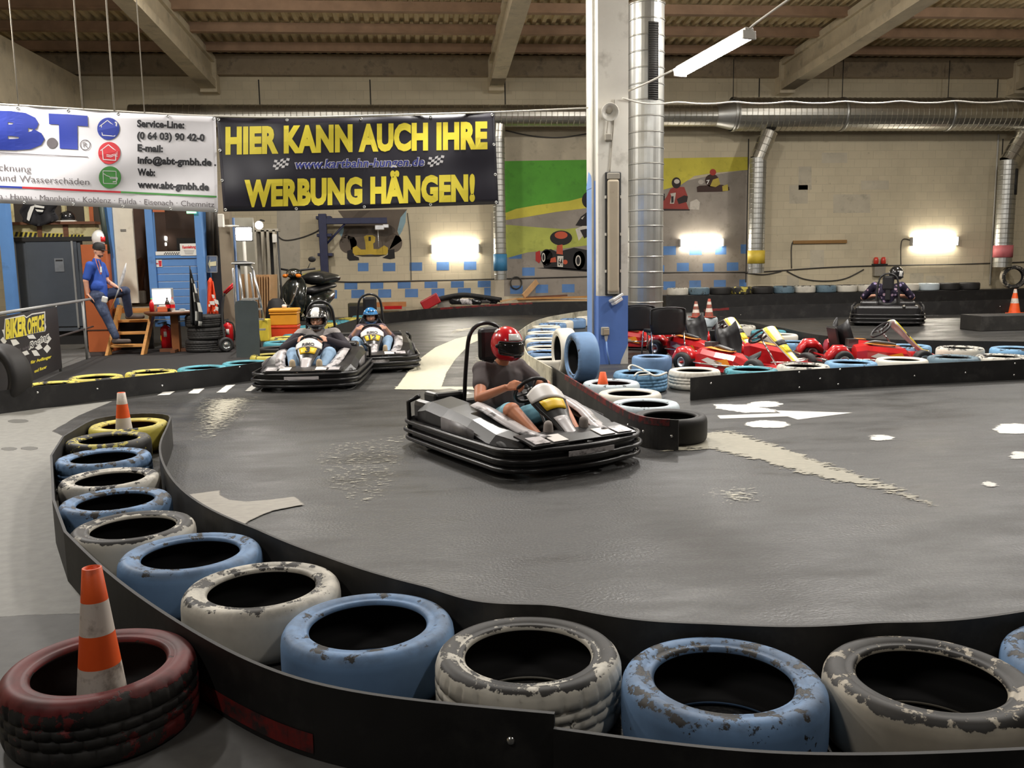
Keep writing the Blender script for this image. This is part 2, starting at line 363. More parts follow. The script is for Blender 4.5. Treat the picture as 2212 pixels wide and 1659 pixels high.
# ---- walls
WALLM = wall_material('painted_block_wall', CREAM)
wall_back = struct('wall_back', MB().box(((X0+X1)/2, YW+.15, 4.3), (X1-X0+.6, .3, 8.6)), WALLM, label='cream painted block wall at the back of the hall')
struct('wall_left', MB().box((X0-.15, (Y0+YW)/2, 4.6), (.3, YW-Y0, 9.4)), WALLM)
struct('wall_right', MB().box((X1+.15, (Y0+YW)/2, 4.6), (.3, YW-Y0, 9.4)), WALLM)
CONC = mat('beam_concrete', srgb(204, 190, 162), .85, var=.1, scale=2.5, dirt=(.30, .26, .19), dscale=2.2, dlo=.55, dhi=.8)
LEDGE = mat('ledge_concrete', srgb(150, 134, 110), .9, var=.15, scale=3, dirt=(.10, .08, .06), dscale=3, dlo=.5, dhi=.75)
JOINT = mat('dark_joint', (.05, .045, .04), .9)
struct('wall_ledge', MB().box(((X0+X1)/2, YW-.14, 7.15), (X1-X0, .28, .56)), LEDGE, wall_back, 'brown concrete ledge beam under the roof')
for px, ya, yb in ((800, 172, 226), (1091, 172, 226), (560, 172, 228), (1640, 168, 212), (2155, 165, 212), (1614, 300, 610), (2163, 300, 420)):
    a, b = Wp(px, ya, YW), Wp(px, yb, YW); struct('panel_joint', MB().box(((a.x+b.x)/2, YW-.003, (a.z+b.z)/2), (.035, .008, abs(a.z-b.z))), JOINT, wall_back)
# ---- roof: corrugated deck, purlins, sloping concrete beams
DECK = mat('roof_deck', srgb(206, 186, 144), .75, var=.12, scale=2, dirt=(.30, .24, .14), dscale=1.2, dlo=.5, dhi=.8)
prof = []; x = X0-.3
while x < X1+.3:
    prof += [(x, 0), (x+.09, 0), (x+.125, .07), (x+.215, .07)]; x += .25
grid = [[V((px, Y, roofz(Y)+h+.0)) for (px, h) in prof] for Y in (YW+.3, 20, 13, 6, Y0)]
struct('ceiling', MB().sheet(grid, .02, smooth=False), DECK, label='corrugated roof deck')
PUR = mat('purlin_brown', srgb(158, 128, 102), .8, var=.15, scale=3)
Yp = 25.25
while Yp > -2:
    z = roofz(Yp); c = MB().box(((X0+X1)/2, Yp, z-.13), (X1-X0, .14, .22)).box(((X0+X1)/2, Yp, z-.235), (X1-X0, .2, .03))
    o = obj('roof_purlin', c, PUR); o['kind'] = 'structure'; Yp -= 1.6
def roof_beam(px, pyb, w=.42, deep=1.0, Yend=YW):
    xb = Wp(px, pyb, YW).x; mb = MB()
    def q(Y, top, bot, a, b): return [V((xb+a, Y, top)), V((xb+b, Y, top)), V((xb+b, Y, bot)), V((xb+a, Y, bot))]
    for (t, bt, hw) in ((-.12, -.30, w/2), (-.28, -deep+.2, w/2-.09), (-deep+.22, -deep, w/2)):
        r = [q(Y, roofz(Y)+t, roofz(Y)+bt, -hw, hw) for Y in (Yend, Y0)]; mb.loft(r, smooth=False)
    mb.box((xb, YW-.2, roofz(YW)-deep*.62), (w+.04, .4, deep*.9))
    return tag(obj('roof_beam', mb, CONC), None, None, None, 'structure')
roof_beam(458, 200); roof_beam(1070, 190, .40, .95); roof_beam(1690, 190, .42, 1.0); roof_beam(2190, 180, .42, 1.0)
xw = Wp(176, 208, YW-.2).x; struct('long_beam', MB().box((xw-.25, 14.6, 6.03), (.5, 23.6, 1.52)), CONC, label='pale concrete beam along the left side behind the white banner')
# ---- mural and painted blocks on the back wall (thin coats of paint, built where they are)
def wf(k=1): return lambda x, y: Wp(x, y, YW-.002-.0015*k)
def wpaint(name, col, polys, k=1, parent=None, label=None, **kw):
    mb = MB()
    for p in polys: poly_on(mb, wf(k), p)
    return tag(obj(name, mb, mat('wall_paint_'+name+str(k)+'_'+str(len(MATS)), srgb(*col), .7, var=.14, scale=1.5, dirt=tuple(c*.55 for c in srgb(*col)), dscale=4, dlo=.55, dhi=.85, **kw), parent or wall_back), label)
def rect(x, y, w=27, h=18): return [(x, y), (x+w, y-.3), (x+w, y+h-.3), (x, y+h)]
blue_rows = [rect(773, 568, 23), rect(827, 568, 27), rect(885, 567), rect(943, 566), rect(1002, 565), rect(1100, 541, 27), rect(1128, 578, 27), rect(1433, 532, 27, 19), rect(1489, 532, 27, 19), rect(1545, 531, 24, 19), rect(1600, 528, 14, 20), rect(1462, 568, 26), rect(1518, 569, 25), rect(1570, 567, 25), rect(1430, 573, 5), rect(1433, 608, 26), rect(1489, 606, 25), rect(1542, 605, 26), rect(1597, 604, 15), rect(1102, 617, 27), rect(1157, 615, 27), rect(1214, 614, 27)]
for i, (xa, xb) in enumerate(((685, 700), (744, 759), (800, 817), (859, 875), (917, 932), (974, 989), (1032, 1046))):
    blue_rows += [rect(xa, 612-i*.9, 28, 14), rect(xb, 627-i*.9, 28 if i < 6 else 14, 18 if i < 6 else 24)]
wpaint('blue_wall_blocks', (92, 132, 186), blue_rows, 2, label='row of blue painted wall blocks')
wpaint('mural_sky', (152, 143, 132), [[(1089, 470), (1273, 440), (1440, 400), (1540, 378), (1615, 366), (1615, 640), (1089, 640)]], 1, label='grey painted track of the wall mural')
wpaint('mural_field', (84, 158, 46), [[(1089, 348), (1280, 345), (1280, 422), (1230, 435), (1160, 444), (1115, 452), (1089, 462)]], 3, label='bright green painted field')
wpaint('mural_yellow', (204, 192, 70), [[(1089, 461), (1115, 451), (1160, 443), (1230, 434), (1280, 421), (1280, 448), (1200, 458), (1130, 470), (1089, 476)], [(1425, 342), (1615, 339), (1615, 367), (1545, 373), (1500, 380), (1470, 400), (1425, 412)]], 4, label='yellow painted verge')
wpaint('mural_meadow', (176, 182, 84), [[(1089, 485), (1160, 491), (1220, 495), (1268, 490), (1268, 530), (1195, 540), (1140, 545), (1100, 556), (1089, 556)]], 4, label='yellow-green painted meadow')
mk = wpaint('mural_kart', (30, 26, 26), [ellipse(1212, 514, 24, 16), [(1168, 552), (1175, 542), (1190, 538), (1205, 545), (1220, 540), (1240, 535), (1268, 540), (1268, 585), (1230, 582), (1200, 580), (1175, 578)], ellipse(1181, 556, 13, 18), ellipse(1251, 562, 13, 20), [(1243, 487), (1255, 468), (1268, 458), (1268, 490)], ellipse(1272, 432, 15, 18), [(1160, 579), (1200, 577), (1268, 583), (1268, 587), (1210, 583)]], 6, label='black painted kart of the mural')
wpaint('mural_kart_detail', (196, 86, 56), [ellipse(1212, 508, 14, 8), [(1190, 558), (1200, 555), (1202, 566), (1188, 567)], [(1203, 530), (1215, 528), (1216, 550), (1202, 548)], ellipse(1221, 566, 5, 5)], 7, mk)
wpaint('mural_kart_light', (214, 208, 196), [[(1204, 553), (1217, 553), (1216, 577), (1204, 576)], [(1243, 495), (1258, 488), (1268, 488), (1268, 500), (1250, 520)], [(1255, 472), (1263, 466), (1258, 474)], ellipse(1174, 556, 4, 10, 14), ellipse(1249, 563, 6, 12, 14)], 7, mk)
wpaint('mural_kart_hub', (34, 30, 30), [ellipse(1174, 556, 2.4, 7, 14), ellipse(1249, 563, 4, 9, 14), [(1253, 497), (1268, 494), (1268, 512), (1262, 515)]], 8, mk)
obj('mural_number', lettering('64', wf(8), (1206, 573), (1215, 573), 16, .02), mat('black_paint', (.02, .02, .02), .7), mk)
wpaint('mural_kart_tail', (178, 44, 40), [[(1157, 545), (1166, 541), (1169, 560), (1165, 569), (1157, 563)]], 7, mk)
m2 = wpaint('mural_red_driver', (152, 62, 54), [[(1431, 437), (1440, 425), (1448, 408), (1460, 403), (1478, 404), (1486, 425), (1482, 436), (1488, 452), (1431, 452)]], 6, label='mural driver in a red suit sitting in a kart')
wpaint('mural_dark', (44, 34, 32), [ellipse(1461, 395, 10, 12), [(1462, 430), (1478, 422), (1486, 424), (1484, 436), (1466, 441)], [(1426, 422), (1436, 418), (1436, 432), (1426, 438)], [(1431, 451), (1490, 452), (1490, 455), (1431, 455)]], 7, m2)
wpaint('mural_pale', (200, 192, 180), [ellipse(1462, 392, 6, 5), [(1448, 418), (1460, 416), (1459, 424), (1456, 440), (1447, 440), (1450, 424)], [(1491, 436), (1505, 430), (1512, 437), (1510, 453), (1490, 452)]], 8, m2)
m3 = wpaint('mural_dark_kart', (62, 40, 32), [[(1505, 404), (1511, 401), (1560, 399), (1575, 404), (1576, 411), (1560, 414), (1506, 415)], ellipse(1538, 390, 15, 14)], 6, label='small mural kart in the distance with a red helmeted driver')
wpaint('mural_yellow_suit', (188, 168, 70), [[(1540, 388), (1552, 384), (1556, 398), (1546, 404), (1534, 402)], [(1560, 402), (1572, 398), (1573, 412), (1561, 413)]], 7, m3)
wpaint('mural_red_helmet', (168, 58, 46), [ellipse(1540, 372, 7, 7)], 7, m3); wpaint('mural_pale_engine', (190, 180, 168), [ellipse(1514, 393, 6, 5)], 7, m3)
obj('mural_number', lettering('7', wf(8), (1526, 398), (1533, 397), 9, .02), mat('white_paint', (.8, .78, .74), .6), m3)
obj('mural_number', lettering('1', wf(9), (1450, 438), (1455, 437), 14, .02), mat('black_paint', (.02, .02, .02), .7), m2)
# grey bulky figure in a small yellow kart, half hidden by the banner
bg = wpaint('mural_grey_figure', (104, 92, 80), [[(730, 455), (880, 452), (865, 470), (858, 500), (868, 520), (840, 540), (760, 540), (735, 520), (742, 500), (745, 475)], ellipse(752, 527, 19, 20), ellipse(850, 525, 19, 20)], 5, label='grey bulky figure of the mural, half hidden by the banner')
wpaint('mural_pale_blue', (140, 168, 176), [[(838, 462), (878, 453), (876, 480), (868, 500), (862, 510), (856, 488)], ellipse(750, 465, 9, 8), [(730, 500), (742, 488), (746, 508), (740, 515)]], 4)
wpaint('mural_grey_limb', (84, 74, 64), [ellipse(770, 500, 26, 12), ellipse(828, 498, 26, 13), [(775, 456), (800, 455), (770, 478), (750, 482)]], 6, bg)
yk = wpaint('mural_yellow_kart', (204, 172, 58), [[(786, 511), (792, 508), (805, 508), (811, 512), (810, 523), (806, 526), (807, 538), (818, 538), (830, 530), (838, 535), (838, 545), (834, 551), (815, 551), (800, 549), (785, 551), (768, 552), (762, 546), (762, 535), (770, 531), (780, 539), (790, 539), (789, 525)]], 8, label='yellow kart of the mural carrying the grey figure')
wpaint('mural_tyre', (30, 27, 26), [[(750, 542), (762, 538), (765, 552), (775, 556), (776, 562), (755, 563), (750, 558)], [(838, 540), (852, 538), (853, 558), (842, 560), (826, 557), (838, 550)]], 7, yk)
wpaint('mural_shadow', (54, 46, 36), [[(766, 551), (835, 550), (818, 554), (782, 554)]], 9, yk)
obj('mural_number', lettering('1', wf(10), (796, 520), (801, 520), 9, .03), mat('black_paint', (.02, .02, .02), .7), yk)
wpaint('wall_yellow_patch', (196, 190, 96), [[(653, 592), (700, 580), (700, 608), (652, 608)]], 2)
wpaint('wall_grey_panel', (182, 174, 158), [[(598, 455), (648, 455), (648, 690), (598, 690)]], 1, label='greyer unpainted strip of wall behind the scooter')
for q in ((1430, 405, 0), ): pass
wpaint('pale_block_patches', (196, 186, 164), [rect(1725, 360, 28, 50), rect(1775, 330, 55, 22), rect(1860, 390, 60, 20), rect(1705, 400, 40, 40), rect(1800, 420, 80, 40), rect(1750, 540, 30, 40), rect(1700, 595, 26, 30), rect(1965, 590, 30, 24), rect(2000, 596, 40, 30), rect(1700, 620, 22, 22)], 1, label='blocks repainted a paler cream')
wpaint('wall_dark_patch', (190, 178, 154), [[(1089, 282), (1270, 280), (1270, 346), (1089, 348)]], 1)
wpaint('wall_grey_strip', (192, 180, 158), [[(1061, 460), (1089, 460), (1089, 650), (1061, 650)]], 2)
# ================================================================ TYRES, BARRIERS, CONES
RUB = (.016, .015, .015)
def tyre_mat(name, paint, tread=.62, side=.5, scale=7., dirt=.3, z0=.185, z1=.207, fade=.6):
    """paint over black rubber; tread / side: how much paint is left on the tread and on the upper side wall"""
    mt = bpy.data.materials.new(name); nt, b, out = nodes_of(mt)
    v = coords(nt, (1, 1, 1.0)); tc = nt.nodes.new('ShaderNodeTexCoord'); sx = nt.nodes.new('ShaderNodeSeparateXYZ'); nt.links.new(tc.outputs['Object'], sx.inputs[0])
    sd = ramp(nt, sx.outputs[2], z0, z1)
    n = noisen(nt, v, scale, 9, .7); n2 = noisen(nt, v, 3, 5, .6)
    lim = mathn(nt, 'ADD', mathn(nt, 'MULTIPLY', sd, side-tread), tread)      # paint where noise < lim
    fac = ramp(nt, mathn(nt, 'SUBTRACT', lim, n), -.012, .012)
    pc = mixc(nt, mathn(nt, 'MULTIPLY', ramp(nt, n2, .42, .72), dirt), paint, tuple(c*.35+.01 for c in paint))
    n3 = noisen(nt, v, 6, 8, .65); g_ = sum(paint)/3
    pc = mixc(nt, mathn(nt, 'MULTIPLY', mathn(nt, 'MULTIPLY', ramp(nt, n3, .42, .60), sd), fade), pc, tuple(.28*c+.10*g_ for c in paint))
    rc = mixc(nt, ramp(nt, n2, .35, .7), RUB, (.075, .070, .064))
    nt.links.new(mixc(nt, fac, rc, pc), b.inputs['Base Color']); b.inputs['Roughness'].default_value = .55; b.inputs['Specular IOR Level'].default_value = .35
    bn = nt.nodes.new('ShaderNodeBump'); bn.inputs['Strength'].default_value = .5; bn.inputs['Distance'].default_value = .004
    nt.links.new(fac, bn.inputs['Height']); nt.links.new(bn.outputs[0], b.inputs['Normal'])
    MATS[name] = mt; return mt
BLU = srgb(122, 156, 198); WHT = srgb(226, 220, 206); YEL = srgb(214, 198, 92); TEA = srgb(84, 164, 180); LBL = srgb(122, 168, 206)
TM = {'blue': tyre_mat('blue_painted_rubber', BLU, .64, .53, 13, .45), 'blue2': tyre_mat('blue_painted_rubber_clean', BLU, .8, .57, 8, .4), 'blue3': tyre_mat('light_blue_painted_rubber', LBL, .68, .6),
      'white': tyre_mat('white_painted_rubber', WHT, .66, .52, 10, .5), 'white2': tyre_mat('white_painted_rubber_worn', WHT, .68, .43, 10, .3, .198, .214), 'white3': tyre_mat('white_painted_rubber_clean', WHT, .85, .66, 7, .18, fade=.25),
      'cream': tyre_mat('cream_painted_rubber', srgb(204, 194, 176), .74, .43, 12, .55), 'palewhite': tyre_mat('blue_white_painted_rubber', srgb(204, 216, 222), .7, .6, fade=.3),
      'yellow': tyre_mat('yellow_painted_rubber', YEL, .60, .56, fade=.4), 'yelgrey': tyre_mat('yellow_and_grey_rubber', YEL, .44, .47), 'teal': tyre_mat('teal_painted_rubber', TEA, .6, .6),
      'grey': tyre_mat('grey_blue_rubber', srgb(108, 132, 146), .6, .56), 'black': tyre_mat('black_rubber', (.03, .028, .027), .9, .9), 'red': tyre_mat('dark_red_painted_rubber', srgb(112, 42, 42), .47, .64, 5, .45)}
LINER = mat('tyre_liner', (.012, .011, .011), .8)
P_SMOOTH = [(.213, .198), (.221, .211), (.231, .214), (.238, .209), (.246, .214), (.272, .2215), (.292, .216), (.304, .204), (.311, .190), (.3145, .165), (.315, .11), (.3145, .055), (.311, .030), (.304, .016), (.290, .005), (.272, 0), (.24, .004), (.221, .009), (.213, .022), (.228, .036), (.285, .042), (.300, .07), (.302, .11), (.300, .15), (.285, .178), (.228, .184)]
def tyre_mesh(tread, n=96):
    prof = list(P_SMOOTH)
    if tread:
        prof[8:13] = [(.309, .192), (.3135, .176), (.3145, .150), (.308, .148), (.308, .140), (.315, .138), (.315, .114), (.308, .112), (.308, .106), (.315, .104), (.3145, .080), (.308, .078), (.308, .070), (.3145, .068), (.3135, .044), (.309, .028)]
        n = 168
    k = len(prof); mb = MB(); vs = []
    for (r, z) in prof:
        for j in range(n):
            a = 2*PI*j/n; rr = r
            if tread and r > .3085 and .03 < z < .195:
                band = 0 if z > .145 else (1 if z > .109 else (2 if z > .074 else 3)); off = (0, 3, 1, 4)[band]
                if (j+off) % 6 == 0: rr = r-.007
            vs.append((rr*math.cos(a), rr*math.sin(a), z))
    fs = []; mi = []; ninner = 7
    for i in range(k):
        for j in range(n): fs.append((i*n+j, i*n+(j+1) % n, ((i+1) % k)*n+(j+1) % n, ((i+1) % k)*n+j)); mi.append(1 if i >= k-ninner-1 else 0)
    mb.add(vs, fs, 0, True); mb.mi = mi
    return mb
TYR = {}
def tyre(pos, col, label, group, tread=False, s=1., rot=None, tilt=(0, 0)):
    key = (col, tread)
    if key not in TYR: TYR[key] = tyre_mesh(tread).mesh('tyre', [TM[col], LINER])
    o = link('tyre', TYR[key]); o.location = pos; o.scale = (s, s, 1)
    if rot is None: o.rotation_euler = (tilt[0], tilt[1], random.random()*6)
    else: o.matrix_world = Matrix.Translation(pos) @ rot.to_4x4()
    return tag(o, label, 'tyre', group)
random.seed(4)
def relax(c, rad, it=60, mn=.006):
    c = [p.copy() for p in c]
    for _ in range(it):
        for i in range(len(c)):
            for j in range(i):
                d = c[i].xy-c[j].xy; need = rad[i]+rad[j]+mn
                if 1e-6 < d.length < need:
                    s = d.normalized()*((need-d.length)/2); c[i].x += s.x; c[i].y += s.y; c[j].x -= s.x; c[j].y -= s.y
    return c
ALLT = []
def row(spec, group, z=.22, fixed=True):
    """spec: px, py of the centre of the upper opening, scale, colour, tread, label"""
    c = [G(a[0], a[1], z) for a in spec]; rad = [.315*a[2] for a in spec]; c = relax(c, rad)
    for p, a in zip(c, spec):
        tyre(V((p.x, p.y, z-.22)), a[3], a[5], group, a[4], a[2]); ALLT.append((V((p.x, p.y)), .315*a[2]))
    return c
FG = row([(2402, 1420, 1, 'blue', 0, 'blue tyre cut off at the lower right edge of the picture'),
    (2008, 1456, 1, 'cream', 0, 'cream tyre with black side wall, rightmost whole one of the front row'),
    (1562, 1459, 1, 'blue', 0, 'blue tyre in the front row between two cream and white tyres, second from the right'),
    (1125, 1401, .99, 'white2', 1, 'black and white flaking tyre with deep tread cuts in the front row'),
    (790, 1339, .99, 'blue2', 0, 'blue tyre just left of the flaking black and white tyre'),
    (563, 1260, 1, 'white', 0, 'worn white tyre in the row between two blue tyres, right of the big striped cone'),
    (404, 1186, 1, 'blue2', 0, 'blue tyre in the left bend, nearest to the big striped cone'),
    (302, 1137, .95, 'white2', 0, 'black and white worn tyre in the left bend between two blue tyres'),
    (252, 1080, .95, 'blue', 0, 'blue tyre in the left bend behind the black and white worn tyre'),
    (238, 1031, .94, 'white', 0, 'white tyre in the left bend between two blue tyres'),
    (224, 984, .99, 'blue', 1, 'blue treaded tyre in the left bend in front of the two yellowish tyres'),
    (235, 945, .97, 'yelgrey', 0, 'grey tyre with a yellow inner ring in the left bend'),
    (278, 915, 1, 'yellow', 0, 'dirty yellow tyre holding the small cone at the end of the left bend')], 'painted tyres of the front barrier row')
RC = V((-1.114, 2.867, 0))
tyre(RC, 'red', 'dark red tyre on the concrete floor with the big striped cone in it', 'loose tyres', True, .96)
IS = row([(1443, 893, 1, 'black', 0, 'plain black tyre at the tip of the island'),
    (1396, 871, 1, 'palewhite', 0, 'bluish white tyre of the island just behind the black tyre'),
    (1360, 847, 1, 'white3', 0, 'clean white tyre of the island, second behind the black tyre'),
    (1320, 825, .98, 'palewhite', 0, 'pale tyre of the island holding the small orange cone'),
    (1383, 803, 1, 'blue3', 1, 'blue treaded tyre with a white cable lying on it at the column'),
    (1408, 769, .86, 'blue2', 0, 'smooth blue tyre lying in front of the black chairs')], 'painted tyres of the island')
isl = [(1190, 774, 'white3'), (1180, 759, 'blue2'), (1180, 749, 'white3'), (1178, 740.5, 'blue2'), (1173, 731.5, 'white3'), (1171, 724.5, 'blue2'), (1173, 717, 'white3'), (1173, 711, 'blue2'), (1179, 704.2, 'white3'), (1193, 698.3, 'blue2'), (1209, 693, 'white3'), (1237, 688.5, 'blue2'), (1272, 684, 'white3')]
IL = row([(a, b, .97, c, 0, '%s tyre of the island edge, %s behind the two upright tyres' % ('white' if c == 'white3' else 'blue', ('first', 'second', 'third', 'fourth', 'fifth', 'sixth', 'seventh', 'eighth', 'ninth', 'tenth', 'eleventh', 'twelfth', 'thirteenth')[i])) for i, (a, b, c) in enumerate(isl)], 'tyres along the far edge of the island')
def standing(px, py, R_, ax, col, label, h=.22):
    b = G(px, py); z = V((ax[0], ax[1], 0)).normalized(); x = V((0, 0, 1)); y = z.cross(x)
    Mx = Matrix((x, y, z)).transposed()*1.0; s = R_/.315
    o = tyre(V((b.x, b.y, R_+.004))-z*.11, col, label, 'standing tyres', False, 1, Mx); o.matrix_world = Matrix.Translation(V((b.x, b.y, R_+.004))-z*.11) @ Mx.to_4x4() @ Matrix.Diagonal((s, s, h/.22, 1))
    return o
standing(1262, 825, .315, (-.98, -.17), 'blue2', 'upright blue tyre at the foot of the blue and white column', .28)
standing(1221, 812, .318, (-1, -.10), 'white3', 'upright white tyre behind the upright blue tyre', .23)
standing(10, 884, .36, (-.42, -.9), 'black', 'big upright black tyre at the left edge in front of the yellow and black banner', .26)
D = row([(1500, 798, .97, 'white3', 1, 'white treaded corner tyre with black lower half beside the right barrier'),
    (1622, 796, 1, 'teal', 1, 'teal treaded tyre, second from the white corner tyre'),
    (1735, 788, 1, 'white', 0, 'white tyre, third from the white corner tyre along the right barrier'),
    (1838, 781, 1, 'blue3', 0, 'light blue tyre, fourth along the right barrier, below the side-on red kart'),
    (1948, 775, 1, 'white3', 0, 'white tyre, fifth along the right barrier, below the nose of the side-on red kart'),
    (2060, 770, 1, 'grey', 0, 'grey-blue tyre, sixth along the right barrier'),
    (2165, 768, 1, 'white', 0, 'white tyre, seventh along the right barrier'),
    (2275, 764, 1, 'blue3', 0, 'blue tyre past the right edge of the picture')], 'front row of tyres along the right barrier')
D2 = row([(1520, 685, 1, 'palewhite', 0, 'pale tyre behind the black chairs carrying the two faded cones'),
    (1597, 703, 1, 'white', 0, 'white tyre behind the steering wheel of the rear red kart'),
    (1660, 714, 1, 'teal', 0, 'teal tyre behind the white kart fairing'),
    (1684, 722, .98, 'white3', 0, 'white tyre just right of the white kart fairing'),
    (1714, 738, 1, 'blue3', 0, 'light blue tyre behind the tail of the side-on red kart'),
    (1845, 742, .98, 'white', 0, 'white tyre behind the black seat of the side-on red kart'),
    (1962, 746, 1, 'blue3', 0, 'blue tyre behind the fairing of the side-on red kart'),
    (2074, 750, 1, 'white', 0, 'mottled white tyre in the rear row to the right of the side-on red kart'),
    (2192, 751, 1, 'blue3', 0, 'light blue tyre of the rear row at the right edge')], 'rear row of tyres behind the parked karts')
LB = row([(112, 829, .98, 'yellow', 0, 'yellow tyre of the left barrier right of the big upright black tyre'),
    (207, 813, 1, 'yellow', 0, 'yellow and blue tyre, second along the left barrier'),
    (327, 802, 1, 'yellow', 0, 'yellow tyre, third along the left barrier in front of the fire extinguisher'),
    (437, 793, 1, 'teal', 0, 'teal tyre, fourth along the left barrier'),
    (530, 782, 1, 'teal', 0, 'teal tyre, fifth along the left barrier in front of the dark rubber sheet'),
    (585, 766, .96, 'yellow', 0, 'yellow tyre of the left barrier just behind the dark rubber sheet'),
    (598, 750, .96, 'black', 0, 'black tyre of the left barrier behind the first kart'),
    (606, 738, .96, 'teal', 0, 'teal tyre in front of the orange box'),
    (618, 728, .96, 'yellow', 0, 'yellow tyre in front of the orange box'),
    (632, 719, .96, 'teal', 0, 'teal tyre at the right foot of the orange box'),
    (650, 711, .96, 'yellow', 0, 'yellow tyre of the left barrier left of the black and white helmet'),
    (670, 704, .96, 'teal', 0, 'teal tyre of the left barrier behind the black and white helmet'),
    (700, 698, .96, 'yellow', 0, 'yellow tyre of the left barrier behind the first driver'),
    (728, 692.5, .96, 'teal', 0, 'teal tyre of the left barrier right of the first driver'),
    (757, 687, .96, 'yellow', 0, 'yellow tyre of the left barrier left of the blue helmet'),
    (786, 682, .96, 'teal', 0, 'teal tyre of the left barrier in the far corner behind the blue helmet')], 'yellow and teal tyres of the left barrier')
# ---- rubber barrier strips
STRIP = mat('black_barrier_rubber', (.011, .010, .010), .6, var=.3, scale=5, dirt=(.05, .047, .043), dscale=4, dlo=.52, dhi=.9)
STRIPG = mat('grey_worn_barrier_rubber', (.026, .024, .022), .6, var=.25, scale=4, dirt=(.075, .07, .063), dscale=3, dlo=.5, dhi=.8)
STRIPW = mat('whitewashed_barrier_board', srgb(196, 190, 170), .7, var=.15, scale=3, dirt=srgb(110, 104, 88), dscale=3, dlo=.48, dhi=.7)
REDP = mat('red_strip_paint', srgb(122, 30, 28), .6, var=.25, scale=10, dirt=(.03, .02, .02), dscale=9, dlo=.45, dhi=.6)
BOLT = mat('zinc_bolt', (.75, .75, .74), .22, 1.)
def ribbon(path, th=.014):
    mb = MB(); n = len(path); L = []; Rr = []
    for i, (p, zt) in enumerate(path):
        a = path[max(i-1, 0)][0]; b = path[min(i+1, n-1)][0]; t = (b-a).normalized(); nn = V((-t.y, t.x))
        L.append(p+nn*th/2); Rr.append(p-nn*th/2)
    rings = [[V((L[i].x, L[i].y, .002)), V((L[i].x, L[i].y, path[i][1])), V((Rr[i].x, Rr[i].y, path[i][1])), V((Rr[i].x, Rr[i].y, .002))] for i in range(n)]
    return mb.loft(rings, smooth=False)
def barrier(pts, label, h=.25, m=STRIP, bolts=(), push=True, ymax=None, sub=4, low=None, edge=None):
    """pts: (px, y of the top edge[, y of the foot]); the height follows from the foot when it is seen"""
    P = []
    for q in pts:
        if len(q) == 2: p = G(q[0], q[1], h); z = h
        else:
            p = G(q[0], q[2]); 
            if ymax and p.y > ymax: d = ray(q[0], q[2]); p = V((d.x*ymax/d.y, ymax, 0))
            d = ray(q[0], q[1]); z = CAMH + d.z*(p.y/d.y)
        P.append(V((p.x, p.y, z)))
    P = smooth_path(P, sub) if sub > 1 else P
    path = []
    for p in P:
        xy = p.xy.copy()
        if push:
            for c, r in ALLT:
                d = xy-c
                if d.length < r+.014: xy = c+d.normalized()*(r+.014)
        path.append((xy, p.z))
    for _ in range(40 if push else 0):                  # pull the strip taut round the tyres
        q = [path[0][0]]+[path[i][0]*.4+(path[i-1][0]+path[i+1][0])*.3 for i in range(1, len(path)-1)]+[path[-1][0]]
        for i, xy in enumerate(q):
            for c, r in ALLT:
                d = xy-c
                if d.length < r+.014: xy = c+d.normalized()*(r+.014)
            q[i] = xy
        path = [(a, b[1]) for a, b in zip(q, path)]
    o = obj('barrier_strip', ribbon(path), m); tag(o, label, 'barrier', 'rubber barrier strips')
    for (px, py) in bolts:                              # bolt heads sit on the face towards the camera
        best = None
        for i in range(len(path)-1):
            a, b = path[i][0], path[i+1][0]; d = ray(px, py); den = d.x*(b.y-a.y)-d.y*(b.x-a.x)
            if abs(den) < 1e-9: continue
            t = (a.x*(b.y-a.y)-a.y*(b.x-a.x))/den; u = ((d.x*t-a.x)*(b.x-a.x)+(d.y*t-a.y)*(b.y-a.y))/max((b-a).length_squared, 1e-9)
            if t > 0 and -.01 <= u <= 1.01: best = (t, a, b); break
        if best:
            t, a, b = best; p = V((0, 0, CAMH))+ray(px, py)*t; nn = V((-(b-a).y, (b-a).x, 0)).normalized()
            if nn.dot(-p) < 0: nn = -nn
            q = nn.to_track_quat('Z', 'Y').to_matrix().to_4x4(); q.translation = V((p.x, p.y, min(p.z, path[0][1]-.02)))+nn*.006
            obj('bolt', MB().lathe([(0, .010), (.007, .008), (.012, .003), (.014, 0), (.014, -.004)], 12, q), BOLT, o)
    if low:
        i0, i1, mt = low; rb = MB()
        for i in range(int(i0*len(path)), int(i1*len(path))):
            a, b = path[i][0], path[i+1][0]; t = (b-a).normalized(); nn = V((-t.y, t.x)); nn = nn if nn.dot(-a) > 0 else -nn; f = lambda p, z: V((p.x+nn.x*.0095, p.y+nn.y*.0095, z))
            rb.add([f(a, .02), f(b, .02), f(b, .085), f(a, .085)], [(0, 1, 2, 3)])
        obj('painted_patch', rb, mt, o)
    if edge:
        i0, i1, mt = edge
        e = [(path[i][0], path[i][1]) for i in range(int(i0*len(path)), min(len(path), int(i1*len(path))+1))]
        rb = MB(); n = len(e)
        for k in range(n-1):
            a, b = e[k][0], e[k+1][0]; t = (b-a).normalized(); nn = V((-t.y, t.x)); 
            if nn.dot(-a) < 0: nn = -nn
            f = lambda p, z: V((p.x+nn.x*.0095, p.y+nn.y*.0095, z))
            g = lambda p, z: V((p.x-nn.x*.008, p.y-nn.y*.008, z))
            rb.add([f(a, e[k][1]-.055), f(b, e[k+1][1]-.055), f(b, e[k+1][1]+.002), f(a, e[k][1]+.002), g(b, e[k+1][1]+.002), g(a, e[k][1]+.002)], [(0, 1, 2, 3), (3, 2, 4, 5)])
        obj('painted_edge', rb, mt, o)
    return o
